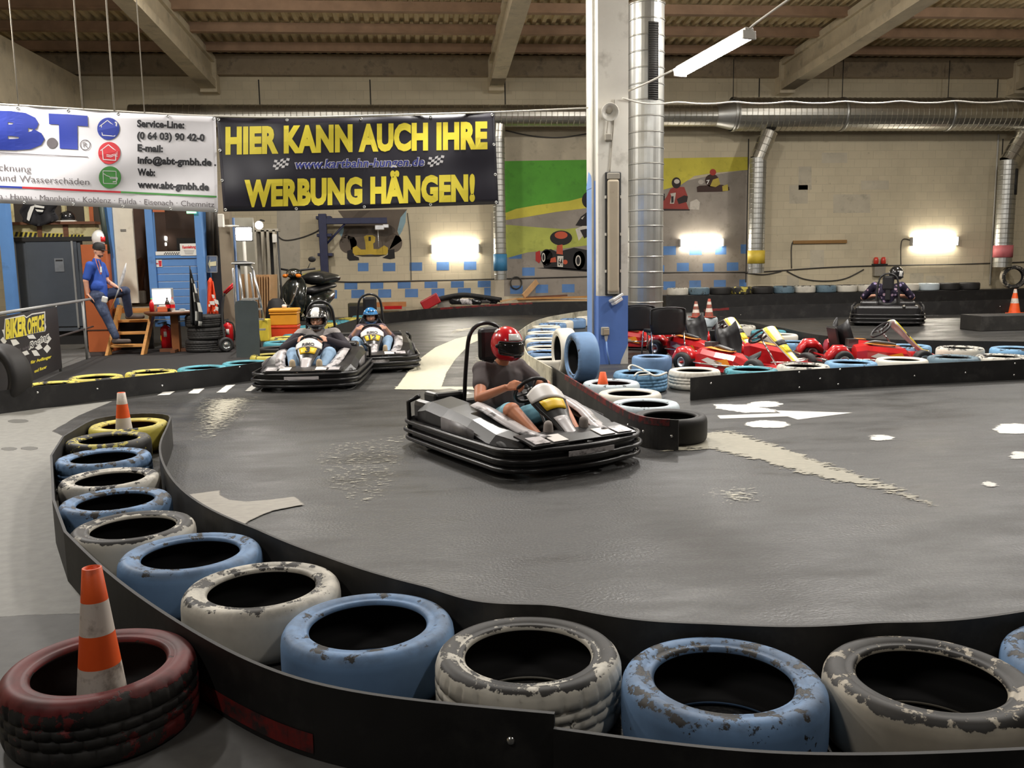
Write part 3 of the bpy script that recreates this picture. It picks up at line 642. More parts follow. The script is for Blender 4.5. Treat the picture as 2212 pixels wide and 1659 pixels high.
barrier([(215, 905), (150, 945), (112, 985), (122, 1030), (118, 1085), (140, 1130), (178, 1200), (250, 1262), (350, 1322), (430, 1376), (530, 1430), (610, 1468), (720, 1494), (860, 1512), (1010, 1524), (1198, 1540)], 'black barrier strip in front of the front tyre row, left piece ending in a step', .25, STRIP, [(1104, 1598)], low=(.60, .77, REDP))
barrier([(1196, 1572), (1400, 1602), (1600, 1628), (1720, 1638), (1950, 1634), (2230, 1618), (2500, 1600)], 'black barrier strip in front of the front tyre row, right piece', .215, STRIP)
barrier([(205, 905), (290, 893), (360, 903), (371, 922), (350, 940), (331, 955), (343, 990), (355, 1022), (378, 1060), (425, 1102), (505, 1140), (575, 1166), (650, 1192), (745, 1222), (805, 1252), (900, 1292), (985, 1315), (1060, 1326), (1180, 1335), (1290, 1349), (1400, 1362), (1560, 1375), (1750, 1385), (1900, 1374), (2010, 1366), (2120, 1360), (2300, 1350), (2500, 1345)], 'long curved barrier strip between the front tyre row and the track', .25, STRIPG)
barrier([(-120, 858, 910), (0, 845, 895), (110, 832, 880), (112, 831.6, 879.5)], 'black barrier strip at the left edge below the upright black tyre', .25, STRIP, [(81, 848)], sub=2)
barrier([(111, 833, 879.5), (250, 818, 861), (400, 801, 840), (500, 789, 826), (566, 779, 818), (600, 763, 802), (650, 735, 770), (700, 709, 740), (745, 694, 720), (790, 683, 706), (812, 679, 702)], 'black barrier strip along the yellow and teal tyres on the left', .25, STRIP, [(517, 793), (350, 833), (210, 840)])
barrier([(806, 678.5, 703), (880, 671, 694), (934, 666, 689), (1007, 661, 684), (1068, 657, 680), (1151, 653, 680), (1267, 651, 680), (1360, 652, 680), (1430, 652, 679)], 'dark barrier strip in front of the back wall, left of the duct', .25, STRIP, push=False, ymax=25.7, edge=(.3, .62, REDP))
barrier([(1121, 716), (1135, 704), (1160, 694), (1200, 680), (1235, 674), (1275, 668), (1330, 664)], 'dirty cream barrier board around the far end of the island', .30, STRIPW)
barrier([(1192, 795), (1174, 778), (1150, 758), (1132, 738), (1121, 722), (1121, 716)], 'whitewashed barrier board along the left side of the island', .27, STRIPW)
barrier([(1191, 791), (1240, 822), (1290, 851), (1322, 870), (1347, 887), (1372, 899), (1395, 904), (1418, 906), (1466, 907)], 'dark strip with red and white edge along the front of the island', .25, STRIPG, [(1391, 932), (1451, 942), (1358, 918)], edge=(.12, .93, REDP))
barrier([(1492, 816), (1528, 812), (1560, 808.5), (1700, 800), (1850, 792), (2000, 784), (2212, 775), (2420, 768)], 'long black barrier strip along the right tyre row', .25, STRIP, [(1535, 828), (1726, 804), (1814, 797), (1771, 818), (1726, 837), (1810, 830), (2192, 785), (2190, 810), (1975, 812), (2085, 805)])
barrier([(1555, 683), (1630, 698), (1700, 714), (1740, 726), (1800, 731), (1900, 735), (2060, 737), (2250, 738)], 'black barrier strip behind the rear tyre row of the parked karts', .25, STRIP)
barrier([(1520, 668, 692), (1556, 666, 691), (1640, 660, 689.5), (1700, 658.5, 688), (1850, 655, 684.5), (2054, 650.5, 680.5), (2212, 646, 676), (2400, 641, 671)], 'dark barrier strip behind the far kart', .25, STRIP, [(1990, 666), (2160, 662), (1600, 680)], push=False, edge=(0, .18, REDP))
# kerb wall under the back wall, with a few painted tyres lying on it
kb = []
for px, yt in ((1432, 651), (1560, 645), (1700, 637.5), (1850, 630), (2080, 623), (2300, 616), (2420, 612)):
    p = Wp(px, yt, 25.75); kb.append(p)
KH = .48
kerb = MB(); 
kerb.loft([[V((p.x, 25.42, 0)), V((p.x, 25.42, KH)), V((p.x, 26.2, KH)), V((p.x, 26.2, 0))] for p in kb], smooth=False)
tag(obj('barrier_kerb', kerb, STRIP), 'low black kerb under the back wall on the right', 'barrier')
kcols = ['white', 'grey', 'black', 'yelgrey', 'black', 'grey', 'white', 'grey', 'white2', 'white', 'grey', 'white3', 'palewhite', 'black', 'black']
x = Wp(1440, 640, 25.8).x; i = 0
names = {'white': 'white', 'grey': 'grey-blue', 'black': 'black', 'yelgrey': 'yellowish grey', 'white2': 'black and white', 'white3': 'clean white', 'palewhite': 'bluish white'}
ordn = ('first', 'second', 'third', 'fourth', 'fifth', 'sixth', 'seventh', 'eighth', 'ninth', 'tenth', 'eleventh', 'twelfth', 'thirteenth', 'fourteenth', 'fifteenth')
while i < 15:
    tyre(V((x+.33, 25.8, KH)), kcols[i], '%s tyre lying on the low kerb at the back, %s from the duct' % (names[kcols[i]], ordn[i]), 'tyres on the low back wall'); x += .655; i += 1
o = standing(2197, 672, .36, (-.35, -.94), 'cream', 'upright pale tyre against the back wall below the pink-banded duct', .3); o.location.z = KH+.365; o.location.y = 25.8; o.location.x = Wp(2185, 615, 25.8).x
# ---- traffic cones
ORA = mat('cone_orange', srgb(255, 98, 38), .5, var=.1, scale=9, dirt=srgb(150, 60, 36), dscale=7, dlo=.6, dhi=.8)
CWH = mat('cone_white', srgb(226, 214, 202), .5, var=.06, scale=9, dirt=srgb(128, 112, 100), dscale=9, dlo=.56, dhi=.75)
ORF = mat('cone_faded_red', srgb(172, 74, 58), .7, var=.2, scale=8, dirt=srgb(120, 90, 76), dscale=12, dlo=.45, dhi=.6)
def cone(pos, H, r0, r1, bands, label, col=ORA, base=True):
    t = thing('traffic_cone', label, 'traffic cone', pos, random.random(), 'traffic cones')
    prof = []; mis = []; z = .012
    zs = [.012] + [H*b for b in bands] + [H]
    for k, zz in enumerate(zs):
        prof.append((r0+(r1-r0)*(zz-.012)/(H-.012), zz)); 
        if k: mis.append((k-1) % 2)
    mis += [0]*3
    prof += [(r1*.85, H+.002), (r1*.8, H-.03), (r0*.9, .012)]; mis = mis[:len(prof)-1]
    obj('cone_body', MB().lathe(prof, 40, mis=mis), [col, CWH], t)
    if base: obj('cone_base', MB().box((0, 0, .012), (r0*2.5, r0*2.5, .022), bev=.008), col, t)
    return t
def ztop(p, px, py): d = ray(px, py); return CAMH + d.z*(p.y/d.y)
h = ztop(RC, 205, 1226); cone(RC, h, .088, .030, (.21, .40, .60, .80), 'big orange and white striped cone standing in the dark red tyre')
p = FG[12]; p = V((p.x-.05, p.y+.02, 0)); cone(p, ztop(p, 265, 848), .085, .032, (.30, .56, .80), 'orange and white cone standing in the dirty yellow tyre at the end of the bend')
p = IS[3]; p = V((p.x-.09, p.y, 0)); cone(p, ztop(p, 1302, 804), .095, .032, (.36, .62), 'small orange cone standing in a pale tyre at the foot of the column')
p = D2[0]; cone(V((p.x-.21, p.y-.09, .222)), .36, .10, .03, (.3, .5, .7, .85), 'faded red cone on the pale tyre behind the chairs, left one of two', ORF)
cone(V((p.x+.06, p.y-.2, .222)), .42, .10, .03, (.3, .5, .7, .85), 'faded red cone on the pale tyre behind the chairs, right one of two', ORF)
p = G(2204, 678); p = V((p.x, p.y+.25, 0)); cone(p, ztop(p, 2205, 624), .15, .03, (.42, .62, .84), 'orange and white cone behind the far barrier at the right edge')
# ================================================================ COLUMN, DUCTS, LAMPS, BANNERS
COLW = mat('column_white_paint', srgb(214, 210, 200), .6, var=.05, scale=3, dirt=srgb(150, 144, 132), dscale=2.5, dlo=.56, dhi=.8)
COLB = mat('column_blue_paint', srgb(92, 126, 196), .5, var=.07, scale=3, dirt=srgb(60, 84, 140), dscale=4, dlo=.6, dhi=.85)
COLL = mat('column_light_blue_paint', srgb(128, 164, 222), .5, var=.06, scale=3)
YC = 12.75
xa, xb = Wp(1293, 700, YC).x, Wp(1356.5, 700, YC).x; Yr = 13.68
zs = Wp(1325, 639, YC).z; zl = Wp(1278, 393, 13.4).z; zt = roofz(YC)-.3
col = MB()
def cbox(x0, x1, y0, y1, z0, z1, mi): col.box(((x0+x1)/2, (y0+y1)/2, (z0+z1)/2), (x1-x0, y1-y0, z1-z0), mi=mi)
cbox(xa, xb, YC, YC+.2, 0, zs, 1); cbox(xa, xb, YC, YC+.2, zs, zt, 0)
cbox(xa+.14, xb-.1, YC+.2, 13.22, 0, zl, 1); cbox(xa+.14, xb-.1, YC+.2, 13.22, zl, zt, 0)
cbox(xa, xb, 13.22, Yr, 0, zl, 2); cbox(xa, xb, 13.22, Yr, zl, zt, 0)
# brushed upper edge of the light blue paint on the side, bare lower corner at the front
cols = V((xa-.003, 0, 0))
col.add([(xa-.004, 13.22, zl), (xa-.004, 13.34, zl+.10), (xa-.004, 13.5, zl+.16), (xa-.004, 13.6, zl+.03), (xa-.004, 13.68, zl-.05), (xa-.004, 13.68, zl-.1), (xa-.004, 13.22, zl-.1)], [tuple(range(7))], 2)
col.add([(xb-.115, YC-.003, 0), (xb+.002, YC-.003, 0), (xb+.002, YC-.003, .30), (xb-.03, YC-.003, .22), (xb-.10, YC-.003, .06)], [tuple(range(5))], 0)
tag(obj('column', col, [COLW, COLB, COLL]), 'tall concrete column, white above and blue below, in the middle of the picture', 'column')['kind'] = 'structure'
PIPEW = mat('white_conduit', srgb(208, 204, 194), .5, var=.06); GRYP = mat('grey_plastic', srgb(150, 144, 132), .6, var=.08); DRK = mat('dark_plastic', (.02, .02, .02), .5)
def wire(name, pts, r, mt, label=None, cat=None, parent=None, n=6, k=6): 
    return tag(obj(name, MB().tube(smooth_path(pts, k), r, n), mt, parent), label, cat)
wire('conduit', [(xa-.03, YC+.26, 0.05), (xa-.03, YC+.26, zt-.05)], .02, PIPEW, 'white conduit running up the left side of the column', 'conduit', k=1)
wire('conduit', [(xa-.02, YC+.33, 1.0), (xa-.02, YC+.33, zt-.05)], .014, COLL, 'thin pale conduit beside the thicker one on the column', 'conduit', k=1)
# unlit upright lamp on the column
LGRY = mat('old_diffuser', srgb(176, 164, 144), .35, var=.07, scale=2, dirt=srgb(130, 118, 100), dscale=5, dlo=.6, dhi=.8)
pT, pB = Wp(1325, 372, YC), Wp(1322, 638, YC); pc = (pT+pB)/2; H = pT.z-pB.z
ul = thing('column_lamp', 'unlit upright tube lamp with a black frame on the column front', 'lamp', (pc.x, YC, pc.z))
obj('lamp_frame', MB().box((0, -.022, 0), (.235, .04, H), bev=.015), DRK, ul)
obj('diffuser', MB().box((-.005, -.062, -.03), (.165, .075, H-.16), bev=.028), LGRY, ul)
obj('end_cap', MB().box((0, -.05, H/2-.06), (.18, .05, .09), bev=.012), GRYP, ul); obj('end_cap', MB().box((0, -.05, -H/2+.07), (.17, .05, .10), bev=.012), GRYP, ul)
for q in (-.6, 0, .6):
    for sx in (-.112, .108): obj('clip', MB().box((sx, -.045, q*H/2), (.02, .03, .04)), PIPEW, ul)
# horn speaker, sensor and socket on the column
p = Wp(1311, 246, YC); sp = thing('horn_speaker', 'grey horn loudspeaker high on the column', 'loudspeaker', p)
Mh = Matrix.Translation((0, -.16, 0)) @ Matrix.Rotation(R(100), 4, 'X')
obj('horn', MB().lathe([(.03, -.12), (.045, -.05), (.085, .03), (.125, .07), (.12, .072), (.08, .035), (.03, -.04), (0, -.04)], 24, Mh), PIPEW, sp)
obj('bracket', MB().box((0, -.05, -.02), (.05, .1, .05)), GRYP, sp)
obj('driver_unit', MB().ball((0, -.11, .05), (.075, .075, .07)), mat('speaker_grey', srgb(196, 188, 172), .4), sp)
p2 = Wp(1313, 297, YC)-p; obj('cable_box', MB().box((p2.x, -.03, p2.z), (.10, .06, .10), bev=.015), GRYP, sp)
obj('lead', MB().tube(smooth_path([(.01, -.05, -.06), (.0, -.04, -.15), (-.01, -.035, -.27), (p2.x, -.03, p2.z)], 5), .012, 6), GRYP, sp)
wire('power_cable', [Wp(1326, 214, YC-.02), Wp(1327, 240, YC-.02), Wp(1325, 275, YC-.02), Wp(1321, 320, YC-.02), Wp(1317, 371, YC-.02)], .011, GRYP, 'grey cable running down the column to the unlit lamp', 'cable')
p = Wp(1328, 643, YC); t = thing('twin_sensor', 'small silver twin sensor box jutting out below the unlit lamp', 'sensor', p)
SIL = mat('silver_case', (.82, .82, .82), .3, .6)
Mr = ry(R(-28)) @ rotz(R(25))
obj('sensor_case', MB().box((0, -.09, 0), (.20, .13, .045), Mr, bev=.01).box((.01, -.10, -.05), (.16, .10, .05), Mr, bev=.01), SIL, t); obj('bracket', MB().box((0, -.02, -.02), (.06, .05, .08)), GRYP, t)
p = Wp(1306, 715, YC); t = thing('socket_box', 'grey socket box on the blue part of the column', 'socket', p)
obj('case', MB().box((0, -.04, 0), (.115, .08, .12), bev=.012), GRYP, t); obj('lid', MB().box((.012, -.085, -.01), (.08, .015, .08), bev=.004), mat('box_lid', srgb(176, 160, 138), .5), t)
obj('cable_gland', MB().lathe([(.03, 0), (.022, -.05), (.012, -.09)], 12, Matrix.Translation((.015, -.04, -.06))), PIPEW, t)
obj('conduit_tail', MB().tube([(.015, -.04, -.14), (.03, -.04, -.3), Wp(1317, 787, YC-.03)-p], .012, 8), COLL, t)
# ---- spiral ducts
GALV = mat('galvanised_steel', (.46, .46, .435), .40, .92, var=.12, scale=3, dirt=(.42, .40, .35), dscale=1.4, dlo=.5, dhi=.8)
GALB = mat('brushed_galvanised', (.55, .53, .47), .30, .95, var=.1, scale=4)
def spiral(mb, a, b, r, pitch=.15, n=36, mi=0):
    a, b = V(a), V(b); L = (b-a).length; q = (b-a).to_track_quat('Z', 'Y').to_matrix().to_4x4(); q.translation = a
    k = max(1, int(L/pitch)); pr = []
    for i in range(k): z = L*i/k; pr += [(r, z+.012), (r, z+L/k-.012), (r+.011, z+L/k-.006), (r+.011, z+L/k)]
    return mb.lathe([(r, 0)]+pr, n, q, mi, smooth=False)
YD = 14.35
xc = (Wp(1358, 400, YD).x+Wp(1432, 400, YD).x)/2; rd = (Wp(1432, 400, YD).x-Wp(1358, 400, YD).x)/2
zb, ztp = Wp(1395, 684, YD).z, Wp(1395, 12, YD).z
du = thing('vertical_duct', 'thick spiral steel air duct standing behind the column', 'duct', (xc, YD, 0))
m_ = MB(); spiral(m_, (0, 0, zb), (0, 0, ztp), rd, .235); m_.lathe([(rd-.01, zb), (rd-.03, zb+.4), (0, zb+.4)], 36)
obj('duct_pipe', m_, GALV, du)
obj('duct_neck', MB().lathe([(rd+.012, ztp), (rd+.012, ztp+.03), (.12, ztp+.16), (.12, roofz(YD)-.05)], 32), GALB, du)
ga = R(-90-5.3-8+22)
g0 = Wp(1403, 57, YD).z; g1 = Wp(1403, 222, YD).z
gm = MB(); k = 34
for i in range(k):
    z = g1+(g0-g1)*(i+.5)/k
    gm.tube([(math.cos(ga+j)*(rd+.012), math.sin(ga+j)*(rd+.012), z) for j in (-.26, 0, .26)], .011, 5, mi=1)
gm.sheet([[V((math.cos(ga+j)*(rd+.008), math.sin(ga+j)*(rd+.008), z)) for j in (-.29, -.15, 0, .15, .29)] for z in (g1, g0)], .012)
obj('vent_grille', gm, [mat('grille_black', (.012, .012, .012), .6), mat('grille_slat', (.05, .047, .045), .5)], du)
YH = 25.72
hd = thing('horizontal_duct', 'long horizontal spiral duct under the roof along the back wall', 'duct', (0, YH, 0))
zc = Wp(1000, 250, YH).z; r1 = .30; r2 = .47; zc2 = Wp(1900, 247, YH).z
xl, xm, xn, xr = Wp(282, 250, YH).x, Wp(1545, 250, YH).x, Wp(1590, 250, YH).x, X1-.1
m_ = MB(); spiral(m_, (xl, 0, zc), (xm, 0, zc), r1, .16, 32); m_.lathe([(0, 0), (r1, 0)], 32, Matrix.Translation((xl, 0, zc)) @ Matrix.Rotation(PI/2, 4, 'Y'))
obj('duct_pipe', m_, GALB, hd)
n = 32; ringA = [V((xm, r1*math.cos(2*PI*j/n), zc+r1*math.sin(2*PI*j/n))) for j in range(n)]; ringB = [V((xn, r2*math.cos(2*PI*j/n), zc2+r2*math.sin(2*PI*j/n))) for j in range(n)]
obj('reducer', MB().loft([ringA, ringB], caps=False), GALV, hd)
m_ = MB(); spiral(m_, (xn, 0, zc2), (xr, 0, zc2), r2, .16, 32); obj('duct_pipe', m_, GALB, hd)
for px in (1818, 2046, 1583): 
    q = Matrix.Translation((Wp(px, 250, YH).x, 0, zc2)) @ Matrix.Rotation(PI/2, 4, 'Y'); obj('joint_band', MB().lathe([(r2+.012, -.05), (r2+.02, -.045), (r2+.02, .045), (r2+.012, .05)], 32, q), GALV, hd)
    obj('hanger', MB().tube([(Wp(px, 250, YH).x, 0, zc2+r2), (Wp(px, 250, YH).x, 0, roofz(YH)-.25)], .012, 6), DRK, hd)
def drop(pxt, pyt, pxe, pye, pxb, pyb, r, band, bcol, label, slot=None):
    t = thing('drop_duct', label, 'duct', (0, 0, 0), 0, 'duct branches down the back wall')
    Y = 25.68; e = Wp(pxe, pye, Y); b = Wp(pxb, pyb, Y); b.x = e.x; a = Wp(pxt, pyt, Y)
    m_ = MB(); spiral(m_, e, a, r, .2, 24)
    obj('duct_elbow', m_, GALB, t)
    m_ = MB(); spiral(m_, b, e+V((0, 0, .05)), r, .145, 24); m_.lathe([(r-.01, b.z), (r-.02, b.z+.3), (0, b.z+.3)], 24, Matrix.Translation((b.x, Y, 0))); obj('duct_pipe', m_, GALV, t)
    z0, z1 = Wp(pxb, band[1], Y).z, Wp(pxb, band[0], Y).z
    obj('painted_band', MB().lathe([(r+.004, z0), (r+.018, z0), (r+.018, z1), (r+.004, z1)], 28, Matrix.Translation((b.x, Y, 0))), mat('band_%d_%d' % bcol[:2], srgb(*bcol), .55, var=.1), t)
    if slot:
        s0, s1 = Wp(pxb, slot[1], Y).z, Wp(pxb, slot[0], Y).z
        obj('vent_grille', MB().sheet([[V((b.x+math.cos(a)*(r+.015), Y+math.sin(a)*(r+.015), z)) for a in (-1.25, -1., -.75, -.6)] for z in (s0, s1)], .015), DRK, t)
    return t
drop(1662, 284, 1638, 345, 1634, 590, .235, (541, 569), (214, 186, 66), 'duct branch with a yellow band on the back wall')
drop(2222, 278, 2178, 350, 2165, 577, .26, (530, 556), (206, 112, 116), 'duct branch with a pink band at the right edge of the back wall', (366, 422))
drop(1078, 268, 1076, 300, 1072, 604, .18, (549, 585), (64, 128, 170), 'duct branch with a blue band beside the green mural')
# ---- lamps
TUBE = lamp_mat('lit_tube', (1, .97, .93), 26.); TUBEW = lamp_mat('lit_wall_tube', (1, .93, .80), 34.); CAPG = mat('lamp_cap', srgb(190, 186, 178), .5)
def luminaire(t, a, b, w=.14, h=.09, tm=None):
    a, b = V(a), V(b); ax = (b-a).normalized(); up = V((0, 0, 1)); up = (up-ax*up.dot(ax)).normalized(); sd = ax.cross(up); M3 = Matrix((ax, sd, up)).transposed(); c = (a+b)/2; L = (b-a).length
    obj('lamp_housing', MB().box(c+up*h*.35, (L, w*.5, h*.4), M3, bev=.012), CAPG, t)
    dm = MB(); ring = lambda p: [p+sd*(w/2*math.cos(q))+up*(-h*.75*math.sin(q)+.012) for q in [PI*k/10 for k in range(11)]]
    dm.loft([ring(a+ax*.04), ring(b-ax*.04)]); obj('tube_cover', dm, tm or TUBE, t)
    for p in (a+ax*.02, b-ax*.02): obj('end_cap', MB().box(p-up*h*.2, (.035, w*.8, h*.9), M3, bev=.01), CAPG, t)
def at_depth(px, py, dep): return V((0, 0, CAMH))+ray(px, py)*dep
hl = thing('hanging_tube_lamp', 'bright tube lamp hanging from a wire under the roof at the upper right', 'lamp', (0, 0, 0))
A_, B_ = at_depth(1467, 155, 12.2), at_depth(1620, 70, 10.85); luminaire(hl, A_, B_, .25, .12)
wf_ = (V((0, 0, .13)))
wire('suspension_wire', [Wp(1352, 199, YC+.1), Wp(1400, 178, 12.6), A_+V((-.02, .02, .05)), A_+V((.04, -.05, .03))], .014, PIPEW, 'white wire from the column to the hanging tube lamp', 'wire', k=4)
wire('suspension_wire', [B_+V((-.02, .04, .03)), B_+V((.03, -.06, .08)), at_depth(1660, 30, 10.5), at_depth(1702, 0, 10.2), at_depth(1790, -60, 9.6)], .014, PIPEW, 'white wire leading from the hanging tube lamp up out of the picture', 'wire', k=4)
def wall_lamp(px0, px1, py, label, h=.13):
    t = thing('wall_lamp', label, 'lamp', (0, 0, 0), 0, 'lit tube lamps on the back wall'); Y = YW-.10
    a, b = Wp(px0, py, Y), Wp(px1, py, Y); b.z = a.z; L = b.x-a.x; c = (a+b)/2
    obj('lamp_housing', MB().box((c.x, YW-.035, c.z), (L, .07, h*.9), bev=.012), CAPG, t)
    obj('tube_cover', MB().box((c.x, YW-.115, c.z), (L-.10, .09, h), bev=.03), TUBEW, t)
    for x in (a.x+.02, b.x-.02): obj('end_cap', MB().box((x, YW-.10, c.z), (.05, .12, h*1.05), bev=.012), CAPG, t)
wall_lamp(930, 1036, 538, 'lit tube lamp on the back wall left of the green mural', .24)
wall_lamp(1467, 1564, 525, 'lit tube lamp on the back wall right of the thick duct', .22)
wall_lamp(1968, 2070, 522, 'lit tube lamp glaring on the bare wall at the right', .26)
pl = MB(); a, b = Wp(1713, 524, YW-.04), Wp(1829, 521, YW-.04); pl.box((a+b)/2, ((b-a).length, .06, .10), bev=.01)
tag(obj('wooden_batten', pl, mat('old_pine', srgb(150, 112, 62), .6, var=.15, stretch=(1, 8, 8))), 'brown wooden batten fixed to the bare wall', 'batten')
# ---- cables and small things on the back wall
CABD = mat('dark_cable', (.055, .05, .045), .6)
def wc(pts, label, r=.018, off=.03): return wire('wall_cable', [Wp(x, y, YW-off) for x, y in pts], r, CABD, label, 'cable')
wc([(640, 612), (700, 607), (760, 609), (880, 607), (1060, 603), (1090, 602), (1270, 597), (1430, 589), (1600, 588), (1662, 586), (1780, 578), (1890, 574), (2060, 571), (2212, 566), (2320, 562)], 'dark cable run along the whole back wall')
wc([(600, 510), (612, 518), (630, 518), (655, 512), (680, 502), (692, 494)], 'slack dark cable hanging left of the wall crane')
wc([(1610, 589), (1650, 593), (1688, 586)], 'short slack cable under the yellow-banded duct')
wc([(1700, 586), (1735, 602), (1780, 607), (1825, 602), (1866, 582)], 'slack cable sagging below the batten'); wc([(1092, 282), (1150, 294), (1210, 297), (1268, 289)], 'dark cable sagging above the green mural', .02)
wc([(880, 460), (886, 520), (888, 605)], 'thin cable running down beside the grey mural figure', .012); wc([(1710, 580), (1711, 526), (1730, 523)], 'cable bent up to the batten', .014); wc([(1946, 572), (1948, 520), (1968, 519)], 'cable bent up to the right wall lamp', .014)
p = Wp(1896, 586, YW); t = thing('signal_box', 'grey wall box with two red signal lamps on top', 'signal lamp', p)
obj('case', MB().box((0, -.09, 0), (.36, .16, .3), bev=.02), GRYP, t); obj('shelf', MB().box((0, -.1, .2), (.42, .2, .06)), DRK, t)
for s_ in (-.12, .12): obj('red_lamp', MB().lathe([(0, .19), (.05, .185), (.075, .13), (.075, .0), (.06, -.02)], 18, Matrix.Translation((s_, -.1, .25))), mat('red_lens', srgb(206, 60, 44), .3, coat=.5), t)
# ---- jib crane
NAVY = mat('navy_steel', srgb(40, 44, 78), .5, var=.15)
YJ = YW-.45; jt = thing('jib_crane', 'dark blue jib crane fixed to the back wall', 'crane', (0, 0, 0))
pt, pb = Wp(698, 462, YJ), Wp(701, 607, YJ); arm = Wp(700, 478, YJ).z; xe = Wp(836, 478, YJ).x
obj('post', MB().box(((pt.x+pb.x)/2, YJ, (pt.z+pb.z)/2), (.22, .2, pt.z-pb.z), bev=.012), NAVY, jt)
obj('arm', MB().box(((pt.x+xe)/2, YJ-.02, arm), (xe-pt.x, .14, .17), bev=.012), NAVY, jt)
obj('brace', MB().tube([(pt.x+.05, YJ, Wp(700, 528, YJ).z), (Wp(745, 486, YJ).x, YJ, arm-.08)], .03, 8), NAVY, jt)
for py in (470, 508, 550): z = Wp(700, py, YJ).z; obj('wall_bracket', MB().box((pt.x, YJ+.2, z), (.42, .44, .09), bev=.01), NAVY, jt)
xh = Wp(820, 490, YJ).x; obj('hoist', MB().box((xh, YJ-.05, arm-.2), (.26, .2, .14), bev=.02).tube([(xh-.05, YJ, arm-.26), (xh-.05, YJ, arm-.75)], .012, 6).box((xh+.18, YJ-.05, arm-.16), (.16, .16, .10), bev=.01), [SIL], jt)
# ---- banners hung from the wire
YB = 12.95
def wave(x, y): return .022*math.sin(x/61+y/47)+.014*math.sin(x/23-y/71+1.3)+.008*math.sin(y/17+x/90)
def bf(k=0): return lambda x, y: Wp(x, y, YB+wave(x, y)-.009-.0022*k)
def interp(pl, x):
    for (x0, y0), (x1, y1) in zip(pl, pl[1:]):
        if x <= x1: return y0+(y1-y0)*(x-x0)/(x1-x0)
    return pl[-1][1]
def banner(name, top, bot, m_, label, nx=90, ny=16):
    xt0, xt1, xb0, xb1 = top[0][0], top[-1][0], bot[0][0], bot[-1][0]; g = []
    for j in range(ny+1):
        r = []
        for i in range(nx+1):
            u = i/nx; v = j/ny; xt = xt0+(xt1-xt0)*u; xb_ = xb0+(xb1-xb0)*u; yt = interp(top, xt); yb = interp(bot, xb_)
            x = xt+(xb_-xt)*v; y = yt+(yb-yt)*v; r.append(Wp(x, y, YB+wave(x, y)))
        g.append(r)
    o = obj(name, MB().sheet(g, .004), m_); return tag(o, label, 'banner')
VIN = mat('white_vinyl', srgb(226, 224, 228), .42, var=.02); VINB = mat('black_vinyl', srgb(38, 36, 46), .40, var=.06)
tW = [(-320, 212), (0, 228), (160, 236), (250, 243), (350, 248), (466, 252)]; bW = [(-320, 431), (0, 439), (235, 448), (370, 455), (471, 459)]
tK = [(468, 254), (560, 256), (650, 256.5), (780, 254), (930, 249), (1068, 244)]; bK = [(483, 457), (640, 455), (787, 451), (930, 446), (1077, 441)]
bw = banner('white_banner', tW, bW, VIN, 'white advertising banner with blue letters at the upper left', 90); bk = banner('black_banner', tK, bK, VINB, 'black advertising banner with big yellow lettering')
INKY = mat('yellow_print', srgb(236, 218, 66), .45, var=.02); INKB = mat('blue_print', srgb(44, 62, 158), .5, var=.03); INKW = mat('white_print', srgb(214, 212, 214), .5); INKN = mat('dark_blue_print', srgb(52, 60, 138), .5)
INKK = mat('black_print', (.022, .022, .026), .5); INKG = mat('grey_print', srgb(112, 106, 108), .5); INKR = mat('red_print', srgb(204, 44, 54), .5); INKE = mat('green_print', srgb(78, 148, 74), .5)
CELL = .35
obj('lettering', lettering('HIER KANN AUCH IHRE', bf(), (487, 330), (1053, 318), 55, .058, 0, CELL), INKY, bk)
obj('lettering', lettering('WERBUNG HÄNGEN!', bf(), (528, 443.5), (1026, 431), 54, .058, 0, CELL), INKY, bk)
obj('lettering', lettering('www.kartbahn-hungen.de', bf(), (634, 364), (917, 358), 19, .055, .18, CELL), INKW, bk)
obj('lettering', lettering('www.kartbahn-hungen.de', bf(1), (636, 364), (915, 358), 19, .02, .18, CELL), INKN, bk)
def flag_on(f, x0, y0, w, h, sl, dy, nx=5, ny=4):
    mb = MB()
    for i in range(nx):
        for j in range(ny):
            if (i+j) % 2 == 0:
                q = lambda u, v: f(x0+w*u/nx+sl*(1-v/ny), y0+h*v/ny+dy*u/nx+1.6*math.sin(u*1.3))
                mb.add([q(i, j), q(i+1, j), q(i+1, j+1), q(i, j+1)], [(0, 1, 2, 3)])
    return mb
obj('chequered_flag', flag_on(bf(), 588, 345, 33, 21, 5, -3), INKW, bk); obj('chequered_flag', flag_on(bf(), 922, 339, 33, 21, 5, -3), INKW, bk)
SHAD = mat('letter_outline', (.02, .02, .024), .5)
f0 = bf()
obj('lettering', lettering('B', f0, (-36, 315), (96, 319), 74, .075, 0, .08), INKB, bw)
mb = MB()
for quad in ([(105, 245), (148, 247), (147, 270), (106, 268)], [(148, 247), (189, 250), (190, 273), (147, 270)], [(127, 269), (167, 271), (167.5, 297), (128, 295)], [(128, 295), (167.5, 297), (168, 323), (129, 321)]):
    (ax, ay), (bx, by), (cx, cy), (dx, dy) = quad; k = 5
    gp_ = lambda u, v: f0((ax+(bx-ax)*u)*(1-v)+(dx+(cx-dx)*u)*v, (ay+(by-ay)*u)*(1-v)+(dy+(cy-dy)*u)*v)
    for i in range(k):
        for j in range(k): mb.add([gp_(i/k, j/k), gp_((i+1)/k, j/k), gp_((i+1)/k, (j+1)/k), gp_(i/k, (j+1)/k)], [(0, 1, 2, 3)])
obj('lettering', mb, INKB, bw)
obj('lettering', lettering('A', f0, (-190, 308), (-72, 313), 74, .07, 0, .08), INKB, bw)
mb = MB(); poly_on(mb, f0, ellipse(112.5, 309, 11.5, 11.5)); poly_on(mb, f0, ellipse(-55, 302, 11.5, 11.5)); obj('logo_dot', mb, INKG, bw)
